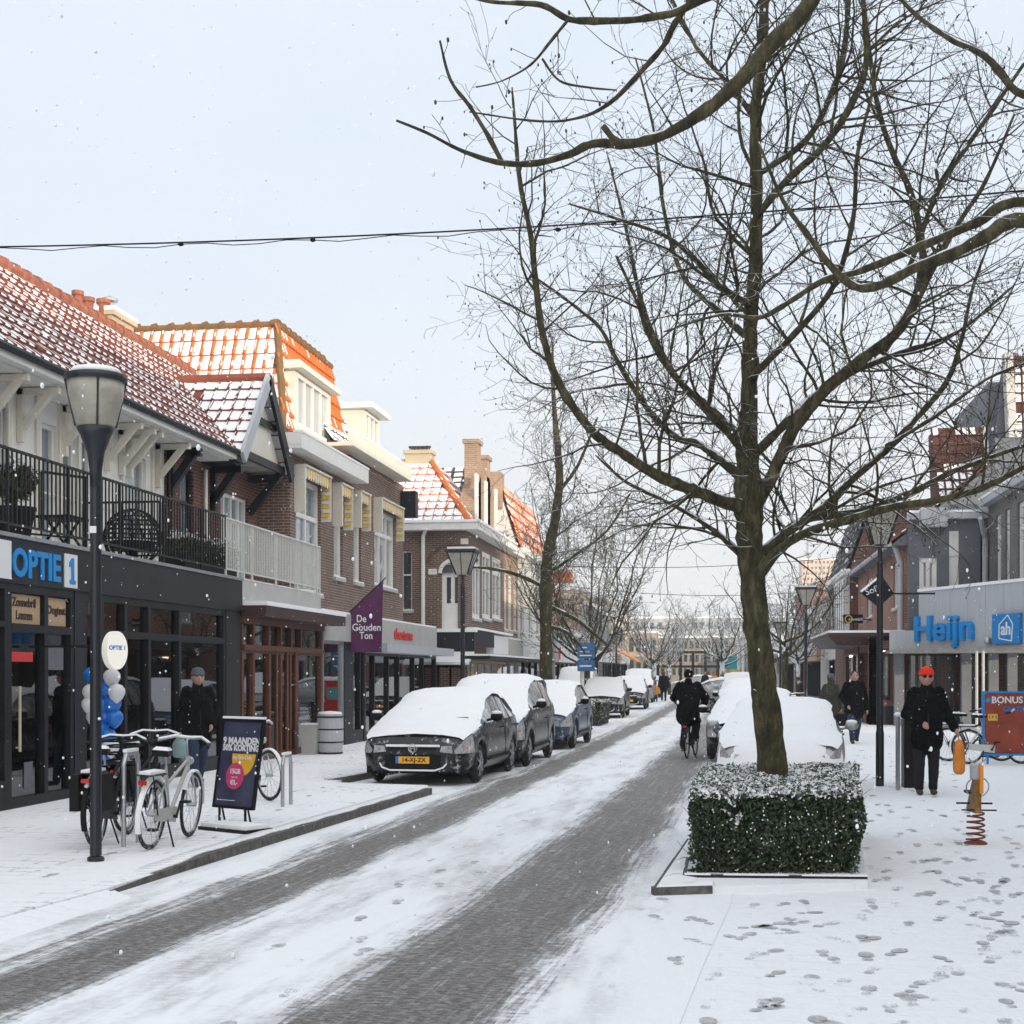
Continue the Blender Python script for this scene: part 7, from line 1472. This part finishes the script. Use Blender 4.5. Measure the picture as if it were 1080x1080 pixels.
# pale plastic bag hanging from that person's hand
w_ = world_pt(p, R(35), hd_[-1]); t = thing('carrier_bag', tuple(w_), 'pale mint carrier bag held by the person in the grey hat', 'bag'); b = MB(); b.lathe(w_ - Vector((0, 0, .34)), [(.08, 0), (.12, .04), (.12, .2), (.05, .3), (.02, .34)], 12, sy=.5); remesh(b.build('bag', mat('mint_bag', (.22, .33, .34), .5), t), .015, 3)
p = G(977, 838); rz_ = R(0); t, hd_ = person('man in a bright red knitted hat and dark glasses with a bulky black coat', tuple(p), rz_, 'stand', 1.80, hat='hat_red', shades=True, arms=('front', 'hold'), legs='trousers', width=1.10, coat_len=.6)
w_ = world_pt(p, rz_, hd_[1]); w_ = Vector((w_.x, w_.y, w_.z)); t = thing('shopping_bag', tuple(w_), 'long orange bag hanging from the hand of the man in the red hat', 'bag'); b = MB(); b.lathe((w_.x + .03, w_.y, w_.z - .60), [(.05, 0), (.085, .05), (.088, .25), (.07, .42), (.04, .48), (.012, .5)], 14, sy=.55); remesh(b.build('bag', M['bag_orange'], t), .015, 3); b = MB(); b.tube([(w_.x + .03, w_.y, w_.z - .12), (w_.x, w_.y, w_.z + .01)], .008, 5); b.build('strap', M['bag_orange'], t)
p = G(901, 784); person('man in blue jeans and black jacket walking towards the viewer on the right pavement', tuple(p), R(5), 'walk', 1.78, hair='hair', arms=('pocket', (.02, 0)), legs='jeans', width=1.15)
p = G(876, 779); t, hd_ = person('person in olive coat with a rucksack walking just left of the man in jeans', tuple(p), R(168), 'walk', 1.70, coat='coat_olive', hat='hat_grey', hair='hair', arms=((.02, 0), (.05, 0)), legs='trousers', pack=True)
w_ = world_pt(p, R(168), hd_[-1]); t = thing('shopping_bag', tuple(w_), 'dark shopping bag carried by the person with the rucksack', 'bag'); b = MB(); b.box((w_.x - .16, w_.y - .07, w_.z - .42), (w_.x + .16, w_.y + .07, w_.z - .1)); b.build('bag', M['black'], t); b = MB(); b.ring((w_.x, w_.y, w_.z - .1), (0, 1, 0), .09, .008, 14, 4, a0=-90, a1=90); b.build('handle', M['black'], t)
# cyclist
pr = G(724.5, 800, .004); dcy = R(-8); bicycle('black bicycle ridden by the cyclist in the middle of the street', tuple(pr), dcy, paint='black', group='ridden bicycles', snow=False, seed=9)
seat = Vector((0, .22, 0)); lc = Vector(pr) + Matrix.Rotation(dcy, 3, 'Z') @ seat
t, _ = person('cyclist in a black hooded coat riding away down the middle of the street', (lc.x, lc.y, .06), dcy + math.pi, 'ride', 1.70, hat=None, hair='coat_black', arms=('bar', 'bar'), legs='trousers', width=1.2)
# people far away
p = GD(700, 84); person('walker in dark clothes beside the far end of the left car row', tuple(p), R(180), 'walk', 1.8, coat='coat_black', hat='hat_grey', fine=False, legs='trousers', width=1.15)
p = GD(691.5, 82); person('small child in an orange snowsuit beside the distant walker', tuple(p), R(180), 'stand', 1.15, coat='orange', legs='trousers', hat=None, fine=False)
p = GD(743.5, 104); person('distant pedestrian in dark clothes by the pergola', tuple(p), R(0), 'stand', 1.8, fine=False, legs='trousers')
p = GD(753.5, 96); person('distant pedestrian in an orange-red jacket crossing the street', tuple(p), R(20), 'walk', 1.78, coat='orange', fine=False, legs='trousers')
p = GD(760, 98); person('second distant figure in orange right of the first', tuple(p), R(10), 'walk', 1.7, coat='red', fine=False, legs='trousers')
# ================================================================ bare trees
def catmull(pts, n=4):
    out_ = []
    P = [pts[0]] + list(pts) + [pts[-1]]
    for i in range(1, len(P) - 2):
        for k in range(n):
            t = k / n; a, b_, c, d = P[i - 1], P[i], P[i + 1], P[i + 2]
            out_.append(tuple(.5 * ((2 * b_[j]) + (-a[j] + c[j]) * t + (2 * a[j] - 5 * b_[j] + 4 * c[j] - d[j]) * t * t + (-a[j] + 3 * b_[j] - 3 * c[j] + d[j]) * t ** 3) for j in range(len(b_))))
    out_.append(tuple(pts[-1])); return out_
class Tree:
    def __init__(s, seed): s.rd = random.Random(seed); s.wood = MB(); s.twig = MB(); s.buds = MB(); s.n = 0
    def limb(s, pts, rs, sides=9, knob=.08):
        P = [Vector(p) for p in pts]; rs = [r * (1 + knob * 2.2 * noise.noise(Vector((i * 1.7, s.n, 3)))) for i, r in enumerate(rs)]; s.n += 1
        k0 = len(s.wood.v); s.wood.tube(P, rs, sides)
        for i in range(len(P)):
            for j in range(sides):
                v = s.wood.v[k0 + i * sides + j]; d = v - P[i]; s.wood.v[k0 + i * sides + j] = v + d * (.20 * noise.noise(v * 9) + .16 * noise.noise(v * 23))
    def grow(s, p, d, L, r, lvl, up=.25, minr=.0020, budp=.5):
        rd = s.rd; n = max(3, int(L / .14)); seg = L / n; P = [Vector(p)]; R_ = [r]; d = Vector(d).normalized(); kids = []
        cx = Vector((rd.gauss(0, 1), rd.gauss(0, 1), rd.gauss(0, .6))) * .10
        for i in range(n):
            d = (d + cx + Vector((rd.gauss(0, .13), rd.gauss(0, .13), rd.gauss(0, .11) + up * .16))).normalized(); P.append(P[-1] + d * seg); R_.append(max(minr, r * (1 - .8 * (i + 1) / n)))
            if lvl > 0 and i >= 0 and rd.random() < .76:
                a = d.orthogonal().normalized(); a.rotate(Matrix.Rotation(rd.uniform(0, 6.28), 3, d)); kids.append((P[-1].copy(), (d * rd.uniform(.5, 1.0) + a * rd.uniform(.6, 1.0)).normalized(), L * rd.uniform(.28, .55) * (1 - .45 * i / n), R_[-1] * .62))
        (s.twig).tube(P, R_, 5 if r > .012 else 3, cap=False)
        if lvl == 0 and rd.random() < budp: s.twig.ball(P[-1] + Vector((0, 0, -.006)), .006 + .005 * rd.random(), 1, 1, 1.4, 4, m=1)
        elif lvl == 0 and rd.random() < .5 * budp: q = P[max(1, n // 2)]; s.twig.ball(q, .006, 1, 1, 1.4, 4, m=1)
        for k in kids: s.grow(k[0], k[1], k[2], max(minr, k[3]), lvl - 1, up, minr, budp)
    def along(s, pts, rs, every, Lr, lvl=2, up=.25, start=.15, minr=.0022, tw=.30, budp=.5):
        P = [Vector(p) for p in pts]; tot = sum((P[i + 1] - P[i]).length for i in range(len(P) - 1)); acc = 0; nxt = tot * start
        for i in range(len(P) - 1):
            sg = P[i + 1] - P[i]; L = sg.length
            while acc + L > nxt:
                f = (nxt - acc) / L; q = P[i] + sg * f; d = sg.normalized(); r = rs[i] + (rs[i + 1] - rs[i]) * f; fr = nxt / tot
                a = d.orthogonal().normalized(); a.rotate(Matrix.Rotation(s.rd.uniform(0, 6.28), 3, d))
                Lk = s.rd.uniform(*Lr) * (1.15 - .55 * fr); s.grow(q, d * s.rd.uniform(.3, .9) + a, Lk, min(r * .55, tw * .031 * (Lk + .2)), lvl, up, minr, budp); nxt += every * s.rd.uniform(.6, 1.4)
            acc += L
    def done(s, t, bk='bark'):
        s.wood.build('trunk', M[bk], t, smooth=True, fix=False); s.twig.build('crown', [M[bk], M['hair']], t, smooth=True, fix=False)
def px_limb(T, tab, D, dD=0, every=.16, Lr=(.35, 1.1), lvl=2, tw=True, bow=0, sides=9, wscale=1.0, start=.15, budp=.5):
    """tab: (px, py, width px); depth runs from D by dD to the tip"""
    C = catmull([tuple(map(float, r)) for r in tab], 6); n = len(C); pts = []; rs = []
    for i, (x, y, w_) in enumerate(C):
        f = i / (n - 1); d = D + dD * f ** .8 + bow * math.sin(f * math.pi); pts.append(FD(x, y, d)); rs.append(max(.004, w_ * wscale * .84 * d / F / 2))
    T.limb(pts, rs, sides)
    if tw: T.along(pts, rs, every, Lr, lvl, start=start, budp=budp)
    return pts, rs
# --- the big street tree in the hedge
TB = G(815, 806 + 0, 0); D0 = 13.7
base = FD(815, 806, D0); t = thing('street_tree', (base.x, base.y, .06), 'large bare tree with mossy leaning trunk rising out of the clipped hedge', 'tree')
T = Tree(5)
trunk = [(817, 880, 36), (815, 808, 31), (806, 730, 28), (797, 650, 27), (793, 600, 27), (790, 560, 27), (789, 525, 29), (788, 480, 23), (790, 430, 18), (791, 380, 17), (792, 330, 15), (797, 280, 14), (798, 200, 13), (797, 120, 12), (803, 60, 11), (806, 0, 10), (808, -120, 8), (812, -260, 4)]
C = catmull(trunk, 6); pts = [FD(x, y, D0 - .0) for x, y, w_ in C]; rs = [w_ * D0 / F / 2 for _, _, w_ in C]; T.limb(pts, rs, 18, .05); up_ = [(p, r) for p, r in zip(pts, rs) if p.z > 4.0]
T.along([p for p, _ in up_], [r for _, r in up_], .13, (.6, 2.3), 2, budp=.3)
ML = [
 ([(788, 535, 20), (765, 530, 17), (735, 518, 15), (700, 505, 14), (660, 480, 13), (630, 460, 12), (605, 430, 11), (585, 395, 10), (572, 350, 9), (565, 300, 8), (560, 250, 7), (548, 190, 6), (543, 130, 4), (540, 92, 2)], -1.2),
 ([(788, 510, 14), (765, 490, 11), (740, 470, 10), (715, 462, 9), (690, 440, 8), (665, 405, 7), (648, 375, 6), (632, 345, 5), (600, 318, 4), (560, 290, 3)], 1.2),
 ([(788, 480, 13), (762, 450, 11), (733, 420, 9), (703, 385, 8), (683, 350, 7), (672, 318, 5), (650, 270, 3)], -1.8),
 ([(790, 470, 10), (750, 430, 8), (715, 400, 7), (680, 330, 6), (660, 240, 4), (640, 160, 2)], 2.2),
 ([(790, 595, 11), (768, 572, 8), (742, 552, 6), (705, 530, 5), (660, 508, 4), (628, 480, 2)], .8),
 ([(796, 612, 17), (820, 582, 13), (850, 562, 12), (895, 548, 11), (940, 535, 10), (985, 528, 9), (1035, 515, 8), (1085, 490, 6)], -1.5),
 ([(797, 600, 14), (818, 570, 12), (850, 548, 10), (905, 540, 9), (960, 520, 8), (1010, 495, 7), (1080, 470, 5)], 1.0),
 ([(796, 590, 14), (830, 562, 12), (868, 536, 11), (900, 505, 9), (940, 470, 9), (972, 435, 8), (1000, 400, 7), (1015, 355, 5), (1027, 300, 4), (1050, 240, 2)], .5),
 ([(793, 545, 15), (815, 500, 15), (842, 445, 16), (872, 410, 16), (908, 380, 15), (942, 355, 13), (965, 320, 11), (985, 280, 9), (1008, 240, 7), (1040, 190, 5), (1070, 120, 3)], -.8),
 ([(795, 480, 12), (825, 450, 12), (858, 420, 11), (900, 392, 9), (950, 372, 7), (1010, 350, 5), (1070, 300, 3)], 1.5),
 ([(796, 232, 9), (828, 192, 10), (868, 155, 9), (897, 112, 9), (913, 70, 8), (912, 20, 7), (905, -60, 6)], -.8),
 ([(797, 185, 9), (850, 148, 8), (880, 92, 8), (892, 40, 7), (896, -40, 5)], .8),
 ([(930, 372, 11), (962, 322, 10), (973, 268, 9), (962, 208, 8), (937, 150, 7), (922, 92, 6), (912, 10, 5)], .2),
 ([(791, 322, 9), (757, 300, 8), (730, 270, 7), (700, 248, 5), (655, 232, 4), (600, 215, 2)], -1),
 ([(790, 400, 9), (840, 350, 8), (880, 300, 7), (900, 230, 6), (905, 160, 5), (930, 60, 3)], -2),
 ([(792, 360, 9), (760, 330, 8), (720, 290, 6), (700, 220, 5), (690, 140, 4), (670, 60, 2)], 1.5),
 ([(800, 130, 8), (770, 90, 6), (735, 50, 5), (700, -20, 3)], 1),
 ([(960, 280, 7), (990, 200, 7), (1030, 140, 6), (1085, 60, 4)], .6),
 ([(935, 470, 5), (985, 440, 5), (1040, 400, 4), (1090, 380, 3)], 1.0),
]
for tab, dD in ML: px_limb(T, tab, D0, dD, every=.125, Lr=(.4, 1.9), start=.1, budp=.35)
T.done(t)
# --- tree standing outside the picture on the right, whose limbs reach in
D1 = 8.2; tp = GD(1560, D1); t = thing('street_tree', (tp.x, tp.y, 0), 'bare tree standing off to the right whose thick limbs cross the upper right', 'tree')
T = Tree(8); T.limb([Vector((tp.x, tp.y, 0)), Vector((tp.x, tp.y, 2)), Vector((tp.x - .05, tp.y, 3.6)), Vector((tp.x - .1, tp.y + .1, 5.6)), Vector((tp.x, tp.y, 8.5))], [.24, .2, .18, .14, .06], 14)
for tab, dD, ev in (
 ([(1555, 420, 34), (1400, 330, 28), (1250, 262, 24), (1085, 232, 20), (1040, 250, 17), (1000, 268, 15), (960, 285, 13), (930, 300, 12), (905, 303, 11), (880, 285, 9), (850, 245, 7), (825, 210, 5), (800, 150, 3)], .9, .30),
 ([(1400, 320, 22), (1250, 235, 20), (1085, 212, 15), (1030, 235, 12), (970, 260, 11), (910, 285, 9), (870, 295, 8), (830, 320, 7), (800, 335, 6), (760, 332, 4), (700, 350, 2)], 1.6, .25),
 ([(1550, 60, 40), (1300, -160, 34), (1050, -150, 30), (900, -70, 26), (848, 12, 22), (812, 48, 20), (780, 85, 18), (740, 120, 16), (700, 142, 14), (660, 152, 12), (625, 151, 11), (600, 163, 9), (565, 172, 8), (530, 172, 7), (490, 160, 5), (450, 140, 4), (418, 127, 3)], -.6, .55),
 ([(1200, -170, 18), (1000, -120, 14), (760, -20, 11), (720, 10, 10), (680, 19, 9), (640, 22, 9), (600, 20, 8), (570, 5, 7), (520, 2, 5), (480, -8, 3)], -.3, .4),
 ([(900, -60, 12), (740, 0, 10), (715, 20, 9), (700, 48, 8), (672, 80, 7), (645, 107, 6), (615, 123, 4), (570, 128, 3), (495, 118, 2)], .3, .3),
 ([(1300, 180, 16), (1150, 90, 13), (1080, 100, 10), (1040, 60, 8), (1000, 40, 7), (960, 10, 5), (930, -30, 4)], .8, .25)):
    px_limb(T, tab, D1, dD, every=ev, Lr=(.25, .7), lvl=1, sides=12, budp=.9, start=.3)
for tab in ([(530, 172, 6), (514, 142, 6), (496, 113, 5), (475, 84, 4), (464, 43, 3)], [(600, 20, 4), (582, 42, 4), (560, 68, 3), (530, 85, 2), (502, 92, 2)], [(655, 150, 10), (645, 144, 9), (636, 133, 8)], [(572, 62, 3), (590, 85, 3), (620, 92, 3), (650, 95, 2)]):
    px_limb(T, tab, D1 - .5, 0, tw=len(tab) > 3, every=.22, Lr=(.08, .22), lvl=0, sides=8, budp=1)
T.done(t)
# --- slim tree on the left row, and the vase-shaped ones behind
def auto_tree(label, p, r0, fork, H, spread, seed, nl, every=.35, name='street_tree', minr=.005, Lr=(.8, 2.0), lvl=2, tilt=0, group=None, up=.4, steep=1.0, cat='tree', bk='bark'):
    t = thing(name, tuple(p), label, cat, group); T = Tree(seed); rd = T.rd; p = Vector(p)
    top = p + Vector((tilt, 0, fork)); T.limb([p, p + Vector((tilt * .3, 0, fork * .5)), top], [r0 * 1.15, r0, r0 * .95], 12)
    for k in range(nl):
        a = 6.283 * k / nl + rd.uniform(-.3, .3); sp = spread * rd.uniform(.55, 1.1); hh = (H - fork) * rd.uniform(.75, 1.05) * (1 if k % 3 else 1.1)
        q = top + Vector((0, 0, rd.uniform(-.4, .2))); e = Vector((math.cos(a), math.sin(a), 0)); pts = [q]
        for i in range(1, 9): f = i / 8; pts.append(q + e * sp * (f ** .75) + Vector((rd.gauss(0, .06), rd.gauss(0, .06), hh * f ** (1.25 * steep))))
        rs = [r0 * .33 * (1 - .9 * i / 8) + minr * .7 for i in range(9)]; T.limb(pts, rs, 7); T.along(pts, rs, every, Lr, lvl, up=up, minr=minr, budp=.25)
    T.done(t, bk); return t
D3 = 39.; p3 = GD(577, D3); t = thing('street_tree', tuple(p3), 'slim tall bare tree between the snow-covered cars and the shop fronts on the left', 'tree'); T = Tree(12)
C = catmull([(577, 754, 14), (576, 690, 13), (576, 640, 13), (577, 590, 12), (585, 550, 10), (590, 500, 8), (586, 450, 6), (583, 400, 4), (583, 355, 2)], 5); pts = [FD(x, y, D3) for x, y, w_ in C]; rs = [w_ * D3 / F / 2 for _, _, w_ in C]; T.limb(pts, rs, 12)
up_ = [(p, r) for p, r in zip(pts, rs) if p.z > 2.8]; T.along([p for p, _ in up_], [r for _, r in up_], .27, (1.2, 3.2), 2, up=.30, minr=.005, start=0, tw=.22)
for tab in ([(577, 620, 6), (545, 606, 5), (520, 600, 4), (470, 596, 2)], [(580, 640, 6), (610, 655, 5), (640, 680, 3)], [(577, 605, 5), (600, 590, 4), (640, 560, 3), (665, 520, 2)], [(588, 520, 5), (610, 490, 4), (630, 440, 3)], [(577, 660, 5), (600, 668, 4), (618, 690, 2)]): px_limb(T, tab, D3, 0, every=.4, Lr=(.6, 1.6), lvl=1)
T.done(t)
p = GD(619, 56); auto_tree('vase-shaped bare tree with crown over the blue road sign', (p.x, p.y, 0), .125, 2.15, 9.4, 3.8, 21, 14, every=.52, minr=.008, Lr=(1.0, 2.4))
p = GD(690, 92); auto_tree('distant snow-dusted tree at the end of the left row', (p.x, p.y, 0), .13, 2.3, 6.2, 3.2, 22, 11, every=.4, minr=.012, lvl=1, bk='bark_snowy')
p = GD(762, 84); auto_tree('distant snow-dusted tree above the teal banner', (p.x, p.y, 0), .14, 2.4, 6.0, 3.6, 23, 11, every=.4, minr=.012, lvl=1, bk='bark_snowy')
p = GD(828, 50); auto_tree('bare tree directly behind the mossy trunk, farther down the right side', (p.x, p.y, 0), .12, 2.6, 5.8, 2.6, 24, 8, every=.5, minr=.008, lvl=1)
for q_, D_, sd_, lb_ in ((706, 108, 31, 'snowy bare tree left of the far pergola'), (795, 98, 33, 'snowy tree half hidden by the mossy trunk, far down the right side'), (842, 72, 34, 'bare tree before the distant high-rise on the right')): p = GD(q_, D_); auto_tree(lb_, (p.x, p.y, 0), .11, 2.3, 6.4, 3.0, sd_, 10, every=.45, minr=.012, lvl=1, bk='bark_snowy')
p = GD(733, 128); auto_tree('small bare tree in front of the far grey flats', (p.x, p.y, 0), .13, 2.6, 7.0, 4, 25, 9, every=.5, minr=.018, lvl=1, bk='bark_snowy')
# ================================================================ clipped hedges
def hedge(name, P, z0, z1, label, n, size, seed, group=None, snow_top=.5, leafm='leaf', side_snow=.1):
    """P: front-left, front-right, back-right, back-left"""
    c = sum((Vector(p) for p in P), Vector()) / 4; t = thing(name, (c.x, c.y, 0), label, 'hedge', group); rd = random.Random(seed)
    Q = [Vector((p[0] + (c.x - p[0]) * .17, p[1] + (c.y - p[1]) * .08, 0)) for p in P]
    b = MB(); b.hexa([q + Vector((0, 0, z0)) for q in Q] + [q + Vector((0, 0, z1 - .05)) for q in Q]); b.build('inner_twigs', M['dark_brown'] if 0 else mat('hedge_core' + str(seed), (.010, .013, .007), .9), t)
    b = MB(); sides = [(P[0], P[1], 1.0), (P[1], P[2], 1.0), (P[3], P[0], 1.0), (P[2], P[3], .4)]
    tot = sum((Vector(q) - Vector(p)).length * w_ for p, q, w_ in sides)
    ztop = lambda x, y: z1 + .06 * noise.noise(Vector((x * 2.6, y * 2.6, seed)))
    def leaf(c_, nrm_, sn):
        a = Vector((rd.gauss(0, 1), rd.gauss(0, 1), rd.gauss(0, 1))); nn = (nrm_ + a * .55).normalized(); u_ = nn.cross(Vector((rd.gauss(0, 1), rd.gauss(0, 1), rd.gauss(0, 1)))).normalized(); v_ = nn.cross(u_); s_ = size * rd.uniform(.65, 1.25)
        b.add([c_ - u_ * s_, c_ + v_ * s_ * .5 + nn * s_ * .12, c_ + u_ * s_, c_ - v_ * s_ * .5 + nn * s_ * .12], [(0, 1, 2, 3)], sn)
        if sn == 0 and rd.random() < side_snow: b.add([c_ - u_ * s_ * .5 + nn * .01, c_ + v_ * s_ * .3 + nn * .012, c_ + u_ * s_ * .5 + nn * .01, c_ - v_ * s_ * .3 + nn * .012], [(0, 1, 2, 3)], 1)
    for p, q, w_ in sides:
        p, q = Vector(p), Vector(q); d = q - p; nrm_ = Vector((d.y, -d.x, 0)).normalized(); k = int(n * .62 * d.length * w_ / tot)
        for _ in range(k):
            f, g = rd.random(), rd.random(); z = z0 + (z1 - z0) * g; o_ = .09 * noise.noise(Vector((f * d.length * 2.5 + seed, z * 3, p.x))) - .05 * rd.random() - .05 * (1 - g) ** 3
            c_ = p + d * f + nrm_ * o_; c_.z = z; sn = 1 if (g > .90 and rd.random() < .45) or noise.noise(Vector((c_.x * 4, c_.y * 4, c_.z * 4))) > .42 and rd.random() < .35 else 0
            leaf(c_, nrm_, sn)
    for _ in range(int(n * .38)):
        f, g = rd.random(), rd.random(); a_ = Vector(P[0]).lerp(Vector(P[1]), f); b__ = Vector(P[3]).lerp(Vector(P[2]), f); c_ = a_.lerp(b__, g); c_.z = ztop(c_.x, c_.y) - .05 * rd.random() ** 2
        leaf(c_, Vector((0, 0, 1)), 1 if rd.random() < snow_top + .5 * noise.noise(Vector((c_.x * 5, c_.y * 5, 1))) else 0)
    b.build('foliage', [M[leafm], M['snow']], t, fix=False)
    if seed == 1:
        tw_ = MB()
        for _ in range(70):
            f = rd.random(); s_ = rd.choice((0, 0, 1, 2)); p_, q_, _w = sides[s_]; d = Vector(q_) - Vector(p_); nn = Vector((d.y, -d.x, 0)).normalized(); c_ = Vector(p_) + d * f - nn * .05; c_.z = rd.uniform(z0 + .1, z1); e_ = (nn * rd.uniform(.3, 1) + Vector((rd.gauss(0, .5), rd.gauss(0, .5), rd.uniform(.2, 1.2)))).normalized() * rd.uniform(.10, .22); tw_.tube([c_, c_ + e_ * .6, c_ + e_ + Vector((0, 0, .02))], [.004, .003, .0015], 4)
        tw_.build('bare_twigs', M['bark'], t, fix=False)
    # snow lying on the clipped top, broken by leaves
    nx, ny = 46, 70; b = MB(); idx = {}
    def sv(i, j):
        if (i, j) not in idx:
            a_ = Vector(P[0]).lerp(Vector(P[1]), i / nx); b__ = Vector(P[3]).lerp(Vector(P[2]), i / nx); c_ = a_.lerp(b__, j / ny); idx[(i, j)] = len(b.v); b.v.append(Vector((c_.x, c_.y, ztop(c_.x, c_.y) - .036 + .04 * noise.noise(Vector((c_.x * 14, c_.y * 14, 2))))))
        return idx[(i, j)]
    for i in range(1, nx - 1):
        for j in range(1, ny - 1): b.f.append([sv(i, j), sv(i + 1, j), sv(i + 1, j + 1), sv(i, j + 1)]); b.m.append(0)
    b.build('top_snow', M['snow'], t, smooth=True); return t
zh = .82; f0 = G(727, 930, .0); f1 = G(908, 930, .0); yb = 15.1
bk0, bk1 = FD(747, 709, yb), FD(903, 709, yb)
HP = [(f0.x, f0.y, 0), (f1.x, f1.y, 0), (bk1.x, bk1.y, 0), (bk0.x, bk0.y, 0)]
hedge('hedge', HP, .05, CH - 124 * (11.67) / F + .0, 'big clipped box hedge with snow on top around the foot of the mossy tree', 34000, .021, 1, side_snow=.06)
e0, e1 = G(722, 932, .0), G(914, 934, .0); b = MB(); b.bar(e0 + Vector((0, -.05, .068)), e1 + Vector((0, -.05, .068)), .03, .03); b.bar(e0 + Vector((0, -.05, .068)), Vector((bk0.x - .15, bk0.y, .068)), .03, .03); t = b.build('hedge_edging', M['anthracite']); tag(t, 'thin dark metal edging strip along the foot of the big clipped hedge', 'edging')
b = MB(); d_ = e1 - e0
for i in range(14):
    if noise.noise(Vector((i * .7, 3, 0))) > -.25: b.bar(e0 + d_ * (i / 14) + Vector((0, -.055, .088)), e0 + d_ * ((i + 1) / 14) + Vector((0, -.055, .088)), .04, .012)
b.build('edging_snow', M['snow'], t)
for (pf0, pf1, py, dep, lb) in ((590, 616, 774, 2.6, 'small snowy clipped hedge, nearer of the two in the left parking row'), (616, 634, 766, 3.0, 'small snowy clipped hedge, farther of the two in the left parking row')):
    a, c = G(pf0, py), G(pf1, py); dv = Vector((.02, 1, 0)) * dep; hedge('hedge', [tuple(a), tuple(c), tuple(c + dv), tuple(a + dv)], .02, .80, lb, 5000, .035, 40 + pf0, side_snow=.25, leafm='leaf_light')
# ================================================================ falling snow
b = MB(); rd = random.Random(77)
for _ in range(8000):
    D = 3.6 + 30 * rd.random() ** .62; px, py = rd.uniform(-80, 1160), rd.uniform(-80, 1010); c_ = FD(px, py, D)
    if c_.z < .12 or c_.x < XL + .2 or c_.x > 9: continue
    r_ = rd.choice((.0025, .003, .004, .0055, .008)) * (1 if D > 5 else .5); b.ball(c_, r_, 1, 1, rd.uniform(.9, 1.7), 6); continue
    e = [Vector((r_, 0, 0)), Vector((-r_, 0, 0)), Vector((0, r_, 0)), Vector((0, -r_, 0)), Vector((0, 0, r_ * 1.2)), Vector((0, 0, -r_ * 1.2))]
    b.v += [c_ + q for q in e]
    for f_ in ((0, 2, 4), (2, 1, 4), (1, 3, 4), (3, 0, 4), (2, 0, 5), (1, 2, 5), (3, 1, 5), (0, 3, 5)): b.f.append([k + i for i in f_]); b.m.append(0)
tag(b.build('falling_snow', mat('snowflake', (.85, .87, .9), .9), smooth=True, fix=False), 'loose snowflakes drifting down over the whole street', 'snowfall', kind='stuff')
for q_ in ((838, 862, 2.6, .0105), (797, 868, 2.6, .008)):
    pass
# ================================================================ the snowy air
b = MB(); b.box((-420, -40, -1), (420, 420, 60)); hz = b.build('haze', M['snow'])
hm = bpy.data.materials.new('haze'); hm.use_nodes = True; hm.node_tree.nodes.clear(); o_ = hm.node_tree.nodes.new('ShaderNodeOutputMaterial'); pv = hm.node_tree.nodes.new('ShaderNodeVolumePrincipled')
pv.inputs['Color'].default_value = (.97, .985, 1, 1); pv.inputs['Density'].default_value = .0009; pv.inputs['Anisotropy'].default_value = .3; hm.node_tree.links.new(pv.outputs[0], o_.inputs['Volume'])
hz.data.materials.clear(); hz.data.materials.append(hm); tag(hz, kind='stuff')
